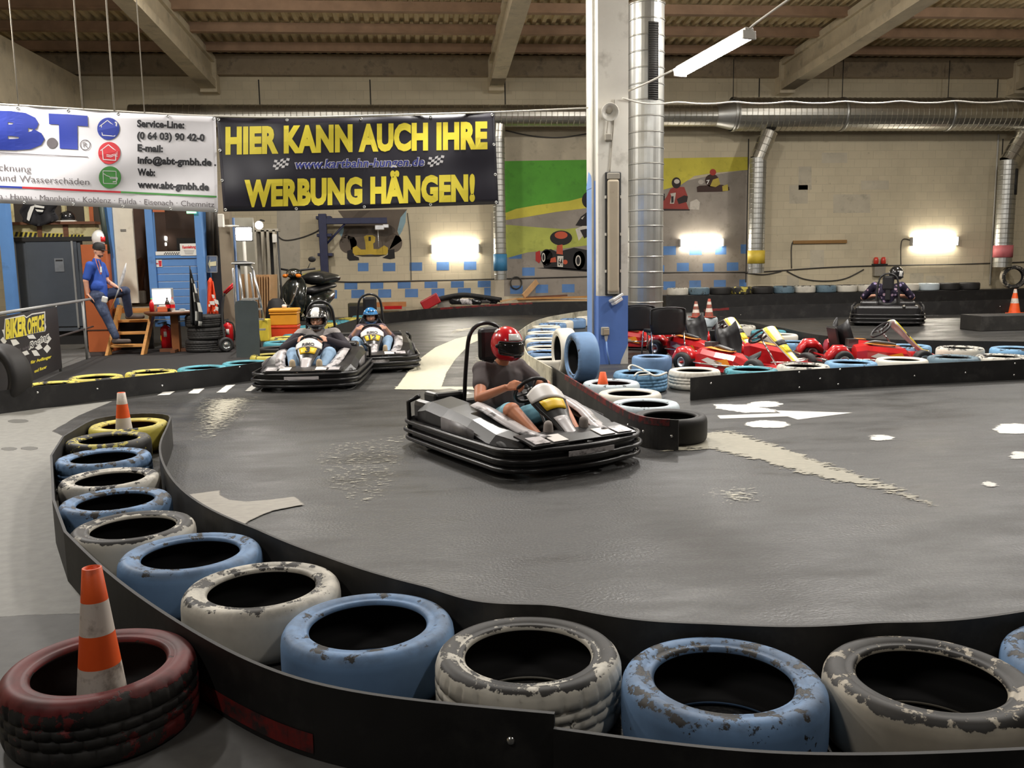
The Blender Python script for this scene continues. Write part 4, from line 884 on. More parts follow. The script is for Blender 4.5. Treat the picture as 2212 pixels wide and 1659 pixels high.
def ring_on(mb, f, cx, cy, r, w, n=28):
    a = [f(cx+r*math.cos(2*PI*i/n), cy+r*math.sin(2*PI*i/n)) for i in range(n)]; b = [f(cx+(r-w)*math.cos(2*PI*i/n), cy+(r-w)*math.sin(2*PI*i/n)) for i in range(n)]
    return mb.add(a+b, [(i, (i+1) % n, n+(i+1) % n, n+i) for i in range(n)])
def line_on(mb, f, pts, w):
    for (x0, y0), (x1, y1) in zip(pts, pts[1:]):
        L = math.hypot(x1-x0, y1-y0); k = max(1, int(L/30)); nx, ny = -(y1-y0)/L*w/2, (x1-x0)/L*w/2
        for i in range(k):
            a, b = i/k, (i+1)/k; p = lambda t, s: f(x0+(x1-x0)*t+nx*s, y0+(y1-y0)*t+ny*s)
            mb.add([p(a, 1), p(b, 1), p(b, -1), p(a, -1)], [(0, 1, 2, 3)])
    return mb
mb = ring_on(MB(), f0, 184, 313, 11.5, 1.8); lettering('R', f0, (180, 318), (189, 318.5), 11, .0, 0, None, mb); obj('registered_mark', mb, INKG, bw)
obj('printed_line', line_on(MB(), f0, [(-310, 318), (0, 330), (190, 339)], 1.6), INKG, bw)
obj('lettering', lettering('Trocknung', f0, (-42, 366), (67, 371.5), 14.5, .0, 0, None), INKG, bw)
obj('lettering', lettering('Brand- und Wasserschäden', f0, (-72, 386), (193, 399.5), 14, .0, 0, None), INKG, bw)
obj('lettering', lettering('Gießen · Hanau · Mannheim · Koblenz · Fulda · Eisenach · Chemnitz', f0, (-48, 427), (463, 447.5), 12, .0, 0, None), INKG, bw)
obj('printed_line', line_on(MB(), f0, [(-318, 390), (0, 403), (48, 405)], 4), INKB, bw); obj('printed_line', line_on(MB(), f0, [(48, 405), (261, 415)], 4), INKR, bw); obj('printed_line', line_on(MB(), f0, [(261, 415), (468, 425)], 4), INKE, bw)
def bold(t, x0, y0, x1, y1, cap=15): obj('lettering', lettering(t, f0, (x0, y0), (x1, y1), cap, .045), INKK, bw)
bold('Service-Line:', 296, 273.5, 398, 277); bold('(0 64 03) 90 42-0', 296, 299.5, 442, 304.5); bold('E-mail:', 297, 326, 352, 328.5)
bold('info@abt-gmbh.de .', 297, 352.5, 467, 358); bold('Web:', 297, 378.5, 335, 380); bold('www.abt-gmbh.de', 297, 405, 451, 411)
for cy, cx, ik, kind in ((278, 234, INKB, 0), (330.5, 236, INKR, 1), (383, 237.5, INKE, 2)):
    obj('round_icon', poly_on(MB(), f0, ellipse(cx, cy, 24, 24, 32)), ik, bw); mb = MB(); f2 = bf(1)
    if kind < 2:
        line_on(mb, f2, [(cx-19, cy-5), (cx-2, cy-18), (cx+14, cy-5)], 1.8); line_on(mb, f2, [(cx-15, cy-7), (cx-13, cy+14), (cx+14, cy+16), (cx+14, cy+4)], 1.8)
        if kind == 0: line_on(mb, f2, [(cx-4, cy), (cx+8, cy-1), (cx+8, cy+4), (cx-4, cy+4), (cx-4, cy)], 1.5); line_on(mb, f2, [(cx+14, cy-14), (cx+18, cy-13), (cx+16, cy+1), (cx+9, cy+3)], 3)
        else:
            for k in range(4): line_on(mb, f2, [(cx-6, cy-3+k*3.2), (cx+3, cy-1+k*3.2), (cx+10, cy-4+k*3.2), (cx+18, cy-2+k*3.2)], 1.3)
    else: line_on(mb, f2, [(cx-15, cy-14), (cx+13, cy-13), (cx+14, cy+14), (cx-14, cy+13), (cx-15, cy-14)], 1.4); line_on(mb, f2, [(cx-15, cy-9), (cx-8, cy-4), (cx, cy-1), (cx+1, cy+3), (cx+14, cy+3)], 1.4); line_on(mb, f2, [(cx+2, cy), (cx+16, cy+1), (cx+14, cy+9), (cx+6, cy+10)], 2.2)
    obj('icon_drawing', mb, INKW, bw)
EYE = mat('eyelet_metal', (.7, .7, .68), .3, .9)
def eyelets(parent, pts):
    for x, y in pts:
        q = Matrix.Rotation(PI/2, 4, 'X'); q.translation = Wp(x, y, YB+wave(x, y)-.006)
        obj('eyelet', MB().lathe([(.008, 0), (.012, .003), (.02, .003), (.022, 0), (.02, -.002)], 12, q), EYE, parent)
eyelets(bk, [(472, 258), (475, 325), (480, 390), (487, 453), (1063, 248), (1067, 312), (1070, 377), (1072, 437), (620, 259.5), (780, 257), (930, 252), (787, 447), (640, 451), (930, 442)])
eyelets(bw, [(38, 233.5), (147, 239), (255, 246), (362, 251), (461, 256), (52, 438), (158, 441.5), (265, 446), (369, 451), (466, 455)])
ROPE = mat('pale_rope', srgb(158, 150, 136), .8)
for x, y, r in ((178, 233, .010), (247, 240, .011), (312, 244, .007), (40, 228, .008)):
    p = Wp(x, y, YB); tag(obj('rope', MB().tube([p, (p.x, p.y, roofz(YB)-.06)], r, 6), ROPE), 'rope from the roof holding the white banner, meeting its top edge %s' % {178: 'above the letter T', 247: 'above the round icons', 312: 'above the service line', 40: 'above the letter B'}[x], 'rope', 'ropes holding the white banner')
wire('banner_wire', [Wp(-340, 207, YB+.01), Wp(0, 225, YB+.01), Wp(250, 240, YB+.01), Wp(467, 251, YB+.01), Wp(650, 253, YB+.01), Wp(850, 248, YB+.01), Wp(1068, 242, YB+.01), Wp(1270, 233, 13.3)], .012, PIPEW, 'wire strung from the column along the top of both banners', 'wire')
pts = []
for i, px in enumerate(range(1345, 2400, 40)): pts.append(Wp(px, (213, 220, 222)[min(i, 2)]-(px-1345)*.004+(2.5 if i % 3 else -1), 12.70+(px-1345)*.0012))
wire('light_wire', pts, .013, PIPEW, 'wavy white wire strung from the column to the right in front of the big duct', 'wire', k=3)
# ================================================================ KARTS
KBLK = mat('kart_black_plastic', (.017, .016, .017), .32, var=.25, scale=6, dirt=(.07, .067, .064), dscale=5, dlo=.58, dhi=.85, spec=.6)
KSIL = mat('kart_silver_sticker', srgb(196, 190, 190), .35, var=.1, scale=7, dirt=srgb(96, 92, 92), dscale=6, dlo=.5, dhi=.6)
KGRY = mat('kart_grey_panel', srgb(112, 108, 108), .4, var=.2, scale=9, dirt=srgb(44, 42, 42), dscale=6, dlo=.5, dhi=.7)
KWHT = mat('kart_white_cap', srgb(226, 220, 214), .35, var=.04); KYEL = mat('kart_yellow_plate', srgb(250, 204, 44), .4, var=.03); KRED = mat('kart_red', srgb(196, 30, 34), .28, var=.12, coat=.4, dirt=srgb(120, 24, 26), dscale=4, dlo=.6, dhi=.8)
TYRK = mat('kart_tyre', (.014, .013, .013), .6); CHR = mat('chrome', (.8, .8, .8), .12, 1.); STEEL = mat('dark_steel', (.12, .12, .12), .4, .8); ALU = mat('aluminium', (.72, .72, .72), .35, .9)
SEATM = mat('seat_black', (.014, .013, .014), .45); KLYEL = mat('kart_light_yellow', srgb(238, 214, 50), .35, var=.05); KORA = mat('kart_orange_graphic', srgb(244, 150, 40), .4, var=.08); INKD = mat('black_print', (.02, .02, .02), .5)
def fairing_fn(top, bot, ws, sag=.05):
    def F(u, s, o=0.):
        x = top[0]+(bot[0]-top[0])*s; z = top[1]+(bot[1]-top[1])*s - sag*math.sin(PI*s)
        k = s*(len(ws)-1); i = min(int(k), len(ws)-2); w_ = ws[i]+(ws[i+1]-ws[i])*(k-i)
        n = V((-(bot[1]-top[1]), 0, bot[0]-top[0])).normalized()
        return V((x, u*w_, z)) + n*(.05*(1-u*u)*min(1, w_/.15) + o)
    return F
def wheel(parent, x, y, r, w_):
    q = Matrix.Translation((x, y, r)) @ Matrix.Rotation(PI/2, 4, 'X')
    o = obj('wheel', MB().lathe([(r*.55, -w_*.5), (r*.8, -w_*.52), (r*.95, -w_*.45), (r, -w_*.3), (r, w_*.3), (r*.95, w_*.45), (r*.8, w_*.52), (r*.55, w_*.5)], 28, q), TYRK, parent)
    obj('hub', MB().lathe([(0, -w_*.3), (r*.3, -w_*.32), (r*.34, -w_*.42), (r*.57, -w_*.46), (r*.57, w_*.46), (r*.34, w_*.42), (r*.3, w_*.32), (0, w_*.3)], 20, q), ALU, o)
def steering(parent, c, tilt, r=.15):
    q = Matrix.Translation(c) @ Matrix.Rotation(-tilt, 4, 'Y')
    pts = [q @ V((r*math.cos(a)*.92, r*math.sin(a), 0)) for a in [2*PI*k/28 for k in range(28)]]
    o = obj('steering_wheel', MB().tube(pts, .016, 8, closed=True), SEATM, parent); m_ = MB()
    for a in (0, 2.1, -2.1): m_.tube([q @ V((0, 0, -.02)), q @ V((r*math.cos(a)*.9, r*math.sin(a), 0))], .011, 6)
    m_.lathe([(0, .01), (.035, .006), (.035, -.02), (0, -.02)], 14, q); obj('spokes', m_, STEEL, o)
    return q
def loop(w2, xf, xr, z, rf=.34, rr=.22, bow=.05):
    P = []
    for k in range(9): a = -1+2*k/8; P.append((xf-bow*a*a, a*(w2-rf), z))
    for k in range(1, 7): t = PI/2*k/7; P.append((xf-bow-rf*.8*(1-math.cos(t)), (w2-rf)+rf*math.sin(t), z))
    P += [(xf-bow-rf*.8, w2, z), (0, w2+.01, z), (xr+rr, w2, z)]
    for k in range(1, 5): t = PI/2*k/5; P.append((xr+rr-rr*math.sin(t), w2-rr+rr*math.cos(t), z))
    P += [(xr, w2-rr, z), (xr, -(w2-rr), z)]
    for k in range(1, 5): t = PI/2*(1-k/5); P.append((xr+rr-rr*math.sin(t), -(w2-rr+rr*math.cos(t)), z))
    P += [(xr+rr, -w2, z), (0, -w2-.01, z), (xf-bow-rf*.8, -w2, z)]
    for k in range(1, 7): t = PI/2*(1-k/7); P.append((xf-bow-rf*.8*(1-math.cos(t)), -((w2-rf)+rf*math.sin(t)), z))
    return P
def rental_kart(pos, rz, label, number=None, s=1., hoop=1.12, text=True, sh=1.):
    t = thing('racing_kart', label, 'kart', pos, rz, 'driven black karts'); t.scale = (s, s, s)
    obj('floor_pan', MB().box((.12, 0, .06), (1.5, .62, .025)), STEEL, t)
    fr = MB()
    for y in (-.3, .3): fr.tube([(-.85, y, .085), (.2, y*1.05, .085), (.92, y*.8, .085)], .016, 8)
    for x in (-.8, -.2, .45, .88): fr.tube([(x, -.62 if x < .8 else -.3, .09), (x, .62 if x < .8 else .3, .09)], .015, 8)
    obj('chassis_frame', fr, STEEL, t)
    for x, y, r, w_ in ((.60, .53, .13, .13), (.60, -.53, .13, .13), (-.56, .52, .14, .2), (-.56, -.52, .14, .2)): wheel(t, x, y, r, w_)
    for z, g in ((.075, .0), (.15, .012), (.225, 0.)): obj('bumper_rail', MB().tube([V(p) for p in loop(.685+g, 1.03+g, -.98-g, z)], .021, 8, closed=True), KBLK, t)
    L = loop(.665, 1.005, -.955, 0); obj('bumper_skirt', MB().loft([[V((p[0], p[1], z)) for p in L] for z in (.05, .25)], caps=False, smooth=True), KBLK, t)
    for sg in (-1, 1):
        rings = []
        for x, y0, y1, zl, zh in ((.80, .40, .56, .16, .25), (.55, .36, .635, .14, .33), (.2, .34, .645, .12, .40), (-.2, .33, .645, .12, .44), (-.52, .34, .64, .14, .46), (-.72, .36, .62, .16, .42)):
            rings.append([V((x, sg*y0, zl)), V((x, sg*y0, zh-.04)), V((x, sg*(y0+.04), zh)), V((x, sg*(y1-.07), zh-.03)), V((x, sg*y1, zh-.10)), V((x, sg*y1, zl))])
        sf = obj('side_fairing', MB().loft(rings, smooth=False), KBLK, t)
        strip = [[V((x, sg*(y-.0), z)), V((x, sg*(y+.06), z+.018)), V((x, sg*(y+.13), z-.004))] for x, y, z in ((.86, .22, .285), (.74, .25, .29), (.6, .29, .315), (.42, .33, .372), (.2, .345, .425), (.0, .35, .455))]
        obj('side_sticker', MB().sheet(strip, .012), KSIL, sf)
        obj('fairing_panel', MB().sheet([[V((x, sg*.655, z0)), V((x, sg*.655, z1))] for x, z0, z1 in ((.35, .20, .31), (.1, .19, .34), (-.2, .19, .35))], .008), KGRY, sf)
        obj('bumper_post', MB().tube([(-.80, sg*.66, .06), (-.82, sg*.66, .40), (-.72, sg*.60, .46)], .022, 8), KBLK, t)
    obj('engine_cover', MB().box((-.74, 0, .30), (.34, 1.16, .22), bev=.05).box((-.70, .34, .44), (.26, .34, .12), bev=.04).box((-.70, -.36, .44), (.24, .3, .10), bev=.03), KBLK, t)
    obj('exhaust', MB().tube([(-.86, -.3, .40), (-.95, -.3, .40)], .03, 10), CHR, t)
    seat = MB(); g = []
    for x, z, w_ in ((.12, .16, .19), (-.1, .11, .20), (-.26, .14, .205), (-.36, .28*sh, .21), (-.42, .42*sh, .20), (-.45, .54*sh, .17), (-.465, .62*sh, .12)):
        g.append([V((x+.10*(1 if z > .2 else .0), -w_-.02, z+.12)), V((x+.05*(1 if z > .2 else 0), -w_, z+.05)), V((x, -w_*.5, z)), V((x, 0, z-.005)), V((x, w_*.5, z)), V((x+.05*(1 if z > .2 else 0), w_, z+.05)), V((x+.10*(1 if z > .2 else 0), w_+.02, z+.12))])
    obj('seat', seat.sheet(g, .02), SEATM, t)
    obj('headrest', MB().box((-.475, 0, hoop-.19), (.09, .22, .30), bev=.04).box((-.48, 0, hoop-.42), (.05, .10, .24), bev=.015), SEATM, t)
    obj('roll_hoop', MB().tube(smooth_path([(-.58, -.22, .30), (-.55, -.20, hoop-.35), (-.535, -.155, hoop-.08), (-.53, 0, hoop), (-.535, .155, hoop-.08), (-.55, .20, hoop-.35), (-.58, .22, .30)], 5), .019, 10), KBLK, t)
    q = steering(t, (.20, 0, .565), R(52), .15)
    obj('steering_column', MB().tube([q @ V((0, 0, -.02)), (.55, 0, .12)], .014, 8), STEEL, t)
    F = fairing_fn((.38, .55), (.97, .14), (.165, .165, .14, .10, .078, .072, .07, .072, .075), .02)
    ff = obj('front_fairing', MB().sheet([[F(u/6, s_/16) for u in range(-6, 7)] for s_ in range(17)], .028), KBLK, t)
    cap = [[F(u/8*1.05, .015+.125*s_/5 - .085*(1-s_/5)*(1-(u/8)**2), .017) for u in range(-8, 9)] for s_ in range(6)]
    obj('fairing_cap', MB().sheet(cap, .014), KWHT, ff)
    if text: obj('lettering', lettering('RiMO', lambda a, b: F(a, b, .030), (-.5, .12), (.5, .12), .07, .035), INKD, ff)
    if number:
        pl = obj('number_plate', MB().sheet([[F(u/4, s_, .020) for u in range(-3, 4)] for s_ in (.16, .20, .25, .295)], .008), KYEL, ff)
        obj('number', lettering(number, lambda a, b: F(a, b, .030), (-.42, .285) if len(number) > 1 else (-.2, .285), (.42, .285) if len(number) > 1 else (.24, .287), .125, .05), INKD, pl)
    obj('fairing_sticker', MB().sheet([[F(u/4*.75, .40+.50*s_/8, .018) for u in range(-4, 5)] for s_ in range(9)], .006), KSIL, ff)
    np_ = [[V((x, y, z)) for y in (-.5, -.32, -.16, 0, .16, .32, .5)] for x, z in ((.98-.0, .262), (.84, .285), (.70, .30))]
    obj('front_panel', MB().sheet(np_, .014, smooth=False), KBLK, t)
    for i, y in enumerate((-.40, -.23, .0, .23, .40)): 
        if i != 2: obj('panel_sticker', MB().box((.89, y, .289), (.15, .14, .006), ry(R(9))), (KSIL, KWHT, KWHT, KWHT, KSIL)[i], t)
    obj('nose_sticker', MB().box((1.045, 0, .185), (.006, .44, .04)), KSIL, t)
    for sg in (-1, 1): obj('pedal', MB().tube([(.70, sg*.15, .10), (.76, sg*.17, .24), (.76, sg*.24, .25)], .009, 6), CHR, t)
    return t
def race_kart(pos, rz, label):
    t = thing('racing_kart', label, 'kart', pos, rz, 'parked red karts')
    obj('floor_pan', MB().box((.2, 0, .05), (1.1, .62, .015)), ALU, t); fr = MB()
    for y in (-.3, .3): fr.tube([(-.65, y*1.1, .075), (.2, y, .075), (.62, y*.8, .075), (.75, y*.5, .075)], .016, 8)
    for x in (-.6, -.1, .5): fr.tube([(x, -.34, .075), (x, .34, .075)], .015, 8)
    fr.tube([(-.55, -.68, .14), (-.55, .68, .14)], .016, 8); obj('chassis_frame', fr, KRED, t)
    for x, y, r, w_ in ((.56, .56, .13, .13), (.56, -.56, .13, .13), (-.55, .58, .14, .21), (-.55, -.58, .14, .21)): wheel(t, x, y, r, w_)
    for sg in (-1, 1):
        rings = []
        for x, y0, y1, zl, zh in ((.42, .42, .56, .08, .22), (.30, .40, .64, .06, .30), (.0, .40, .66, .06, .33), (-.24, .40, .65, .06, .36), (-.36, .42, .60, .10, .34)):
            rings.append([V((x, sg*y0, zl)), V((x, sg*y0, zh-.05)), V((x, sg*(y0+.05), zh)), V((x, sg*(y1-.05), zh-.02)), V((x, sg*y1, zh-.08)), V((x, sg*y1, zl))])
        sp_ = obj('side_pod', MB().loft(rings, smooth=False), KRED, t)
        for (mm, pts) in ((KORA, [(.30, .12), (.22, .24), (.0, .20), (.1, .15)]), (KWHT, [(.05, .12), (.15, .18), (-.1, .24), (-.2, .20)])):
            g_ = MB().add([(x, sg*.664, z) for x, z in pts]+[(x, sg*.668, z) for x, z in pts], [(0, 1, 2, 3), (4, 5, 6, 7)]); obj('pod_graphic', g_, mm, sp_)
        obj('top_graphic', MB().sheet([[V((x, sg*(.47+d), zz)) for d in (0, .06, .12)] for x, zz in ((.22, .325), (.06, .334), (-.10, .352), (-.20, .362))], .006), KORA, sp_)
        obj('bumper_tube', MB().tube(smooth_path([(.42, sg*.40, .17), (.38, sg*.68, .16), (-.3, sg*.70, .16), (-.36, sg*.42, .16)], 4), .011, 8), CHR, t)
    for sg in (-1, 1):
        rings = [[V((x, sg*(y+d), z+h)) for d, h in ((-.06, 0), (-.09, .07), (0, .13), (.11, .11), (.13, 0))] for x, y, z in ((-.42, .50, .12), (-.52, .52, .22), (-.66, .52, .22), (-.76, .50, .10))]
        obj('wheel_cover', MB().loft(rings, smooth=True), KRED, t)
    obj('engine_block', MB().box((-.32, -.32, .20), (.2, .18, .22), bev=.02).box((-.32, -.32, .36), (.13, .13, .10)), STEEL, t)
    obj('exhaust', MB().tube(smooth_path([(-.28, -.36, .28), (-.1, -.46, .37), (.05, -.5, .36), (.2, -.5, .33)], 4), [.02]*12+[.03]+[.03]*0 if False else .025, 8), STEEL, t)
    g = []
    for x, z, w_ in ((.10, .16, .18), (-.1, .07, .19), (-.25, .10, .2), (-.34, .26, .21), (-.40, .44, .21), (-.43, .56, .17)):
        g.append([V((x+(.10 if z > .2 else 0), -w_-.02, z+.11)), V((x+(.05 if z > .2 else 0), -w_, z+.05)), V((x, -w_*.5, z)), V((x, 0, z-.005)), V((x, w_*.5, z)), V((x+(.05 if z > .2 else 0), w_, z+.05)), V((x+(.10 if z > .2 else 0), w_+.02, z+.11))])
    obj('seat', MB().sheet(g, .018), SEATM, t); obj('seat_back_cover', MB().box((-.44, 0, .36), (.03, .36, .40), ry(R(-12)), bev=.02), SEATM, t)
    q = steering(t, (.22, 0, .50), R(42), .16); obj('steering_column', MB().tube([q @ V((0, 0, -.02)), (.52, 0, .10)], .012, 8), CHR, t)
    F = fairing_fn((.36, .60), (.86, .14), (.13, .135, .125, .10, .085, .075, .07, .07, .075), .02)
    ff = obj('front_fairing', MB().sheet([[F(u/6, s_/16) for u in range(-6, 7)] for s_ in range(17)], .02), KWHT, t)
    for sg in (-1, 1): obj('yellow_edge', MB().sheet([[F(sg*(.98-.34*k), s_/12, .012) for k in (0, .33, .66, 1)] for s_ in range(13)], .006), KLYEL, ff)
    obj('black_band', MB().sheet([[F(u/4, s_, .018) for u in range(-4, 5)] for s_ in (.33, .36, .40, .43)], .006), INKD, ff); obj('yellow_panel', MB().sheet([[F(u/4*.8, s_, .017) for u in range(-4, 5)] for s_ in (.45, .5, .55, .62)], .006), KLYEL, ff)
    rings = []
    for y, x, h in ((-.56, .66, .08), (-.42, .82, .10), (-.2, .93, .11), (0, .96, .12), (.2, .93, .11), (.42, .82, .10), (.56, .66, .08)): rings.append([V((x, y, .05)), V((x+.015, y, .05+h*.5)), V((x-.03, y, .05+h)), V((x-.22, y, .05+h*1.1)), V((x-.22, y, .06))])
    nb = obj('nose_cone', MB().loft(rings), KRED, t); obj('nose_graphic', MB().sheet([[V((x+.012, y, z)) for z in (.09, .14)] for y, x in ((-.3, .89), (-.1, .955), (.1, .955), (.3, .89))], .006), KORA, nb)
    obj('front_bumper_tube', MB().tube(smooth_path([(.6, -.26, .2), (.8, -.24, .21), (.84, 0, .21), (.8, .24, .21), (.6, .26, .2)], 4), .01, 8), CHR, t)
    obj('rear_bumper', MB().tube(smooth_path([(-.66, -.6, .15), (-.82, -.55, .16), (-.84, 0, .16), (-.82, .55, .16), (-.66, .6, .15)], 4), .014, 8), CHR, t)
    return t
# ================================================================ PEOPLE
def capsule(mb, a, b, ra, rb, n=12):
    a, b = V(a), V(b); d = b-a; L = d.length
    if L < 1e-6: return mb.ball(a, ra)
    q = d.to_track_quat('Z', 'Y').to_matrix().to_4x4(); q.translation = a; pr = []
    for k in range(5): t = PI/2*(1-k/4); pr.append((ra*math.cos(t), -ra*math.sin(t)))
    for k in range(5): t = PI/2*k/4; pr.append((rb*math.cos(t), L+rb*math.sin(t)))
    return mb.lathe(pr, n, q)
def fuse(mb, voxel, smooth=3, name='body'):
    me = mb.mesh('tmp', []); bm = bmesh.new(); bm.from_mesh(me); bmesh.ops.remove_doubles(bm, verts=bm.verts[:], dist=1e-5); bmesh.ops.recalc_face_normals(bm, faces=bm.faces[:]); bm.to_mesh(me); bm.free()
    o = bpy.data.objects.new('tmp', me); sc.collection.objects.link(o)
    r = o.modifiers.new('r', 'REMESH'); r.mode = 'VOXEL'; r.voxel_size = voxel
    s_ = o.modifiers.new('s', 'SMOOTH'); s_.iterations = smooth; s_.factor = .5
    dg = bpy.context.evaluated_depsgraph_get(); out = bpy.data.meshes.new_from_object(o.evaluated_get(dg)); bpy.data.objects.remove(o); bpy.data.meshes.remove(me)
    out.name = name; out.polygons.foreach_set('use_smooth', [True]*len(out.polygons)); return out
def hand(mb, wrist, d, n, s_, curl=1.2, sc_=1.):
    """d: along the hand, n: palm side, s_: towards the thumb"""
    d, n, s_ = V(d).normalized(), V(n).normalized(), V(s_).normalized(); w_ = V(wrist)
    for k in (-.028, -.009, .010, .028): capsule(mb, w_+d*.012*sc_+s_*k*.6*sc_, w_+d*.078*sc_+s_*k*sc_, .015*sc_, .0125*sc_, 8)
    for k, L, c in ((.029, .070, .85), (.010, .080, .95), (-.009, .074, 1.), (-.028, .058, 1.08)):
        p = w_+d*.080*sc_+s_*k*sc_; a = curl*.35*c
        for j, f in enumerate((.45, .32, .25)):
            q = p+(d*math.cos(a)+n*math.sin(a))*L*f*sc_; capsule(mb, p, q, .0095*sc_*(1-.1*j), .0088*sc_*(1-.1*j), 8); p = q; a += curl*.75*c
    p = w_+d*.02*sc_+s_*.030*sc_; q = p+(d*.6+s_*.7+n*.3).normalized()*.042*sc_; r = q+(d*.75+n*.6+s_*.1*(2-curl)).normalized()*.034*sc_
    capsule(mb, p, q, .015*sc_, .0115*sc_, 8); capsule(mb, q, r, .0112*sc_, .0092*sc_, 8)
def head(mb, c, Mh, k=1., beard=False):
    """face looks along +X of Mh"""
    P = lambda x, y, z: V(c)+Mh@(V((x, y, z))*k)
    mb.ball(c, (.098*k, .076*k, .108*k), M=Mh); mb.ball(P(.022, 0, -.055), (.068*k, .058*k, .062*k), M=Mh); capsule(mb, P(.06, 0, -.098), P(.045, 0, -.09), .026*k, .03*k)
    capsule(mb, P(.090, 0, .012), P(.112, 0, -.028), .011*k, .016*k, 8); mb.ball(P(.082, 0, -.062), (.014*k, .026*k, .012*k), M=Mh)
    capsule(mb, P(.082, -.03, .026), P(.082, .03, .026), .012*k, .012*k, 8)
    for s_ in (-1, 1): mb.ball(P(-.008, s_*.077, -.012), (.019*k, .010*k, .032*k), 10, 8, M=Mh)
    return P
SKIN = mat('skin', srgb(226, 168, 140), .5, var=.06, scale=12); SKIN2 = mat('skin_tanned', srgb(214, 142, 106), .5, var=.06, scale=12)
EYEW = mat('eye_white', (.75, .74, .72), .25); EYED = mat('eye_dark', (.02, .015, .012), .2); LIP = mat('lips', srgb(178, 96, 88), .5); BROW = mat('eyebrow_hair', (.035, .024, .018), .8)
def face_parts(t, P, Mh, k=1.):
    for s_ in (-1, 1):
        e = obj('eye', MB().ball(P(.078, s_*.031, .008), .0125*k, 12, 8), EYEW, t); obj('iris', MB().ball(P(.0868, s_*.031, .008), (.004*k, .0062*k, .0062*k), 10, 6, M=Mh), EYED, e)
        obj('eyebrow', MB().tube([P(.094, s_*.016, .030), P(.092, s_*.034, .034), P(.080, s_*.052, .028)], .0045*k, 6), BROW, t)
    obj('mouth', MB().ball(P(.0915, 0, -.064), (.007*k, .021*k, .0065*k), 12, 8, M=Mh), LIP, t)
def helmet(t, c, Mh, colours, pick, visor=None, stickers=(), k=1.):
    """full-face helmet; pick(phi, theta) -> colour slot"""
    def S(phi, th, o=0.):
        ch = max(0, math.cos(phi))**1.5*max(0, min(1, (th-1.55)/.6)); b = 1 - .10*max(0, th-2.2)
        x = (.150+o)*math.sin(th)*math.cos(phi)*b + .052*ch - .012; y = (.128+o)*math.sin(th)*math.sin(phi)*b; z = (.150+o)*math.cos(th)+.012 + (.012*ch if th > 2 else 0)
        return V(c)+Mh@(V((x, y, z))*k)
    nP, nT = 60, 30; TMX = 2.58; mb = MB(); out = []; idx = {}; inn = []; vs = []
    for i in range(nT+1):
        th = .02+(TMX-.02)*i/nT
        for j in range(nP): vs.append(S(2*PI*j/nP, th))
    for i in range(nT+1):
        th = .02+(TMX-.02)*i/nT
        for j in range(nP): vs.append(S(2*PI*j/nP, th, -.026))
    n = (nT+1)*nP; keep = {}
    for i in range(nT):
        th = .02+(TMX-.02)*(i+.5)/nT
        for j in range(nP):
            ph = 2*PI*(j+.5)/nP; ph = ph-2*PI if ph > PI else ph
            keep[i, j] = not (abs(ph) < 1.12-.25*max(0, abs(th-1.62)-.12) and 1.31 < th < 1.97)
    fs = []; mi = []; nm = len(colours)
    for (i, j), kp in keep.items():
        if not kp: continue
        a, b, c_, d_ = i*nP+j, i*nP+(j+1) % nP, (i+1)*nP+(j+1) % nP, (i+1)*nP+j
        th = .02+(TMX-.02)*(i+.5)/nT; ph = 2*PI*(j+.5)/nP; ph = ph-2*PI if ph > PI else ph
        fs.append((a, b, c_, d_)); mi.append(pick(ph, th)); fs.append((n+d_, n+c_, n+b, n+a)); mi.append(nm)
        for (i2, j2, e) in ((i-1, j, (a, b)), (i+1, j, (c_, d_)), (i, (j-1) % nP, (d_, a)), (i, (j+1) % nP, (b, c_))):
            if i2 < 0: continue
            if i2 >= nT or not keep.get((i2, j2), False): fs.append((e[0], e[1], n+e[1], n+e[0])); mi.append(nm)
    mb.add(vs, fs, 0, True); mb.mi = mi
    h = obj('helmet', mb, list(colours)+[SEATM], t)
    seal = [S(ph, th, .004) for ph, th in [(-1.12+2.24*q/14, 1.305) for q in range(15)]+[(1.13, 1.5), (1.13, 1.8)]+[(1.12-2.24*q/14, 1.98) for q in range(15)]+[(-1.13, 1.8), (-1.13, 1.5)]]
    obj('visor_seal', MB().tube(seal, .007*k, 6, closed=True), SEATM, h)
    obj('chin_vent', MB().sheet([[S(ph, th, .003) for ph in (-.32, -.16, 0, .16, .32)] for th in (2.02, 2.12, 2.22)], .006), SEATM, h)
    for s_ in (-1, 1): obj('visor_hinge', MB().ball(S(s_*1.25, 1.56, .004), .017*k, 12, 8), SEATM, h)
    if visor: obj('visor', MB().sheet([[S(ph, th, .006) for ph in [-1.2+2.4*q/16 for q in range(17)]] for th in (1.34, 1.5, 1.66, 1.82, 1.95)], .004), visor, h)
    for ph0, ph1, t0, t1, mm in stickers: obj('sticker', MB().sheet([[S(ph0+(ph1-ph0)*a/6, t0+(t1-t0)*b/5, .003) for a in range(7)] for b in range(6)], .003), mm, h)
    return h
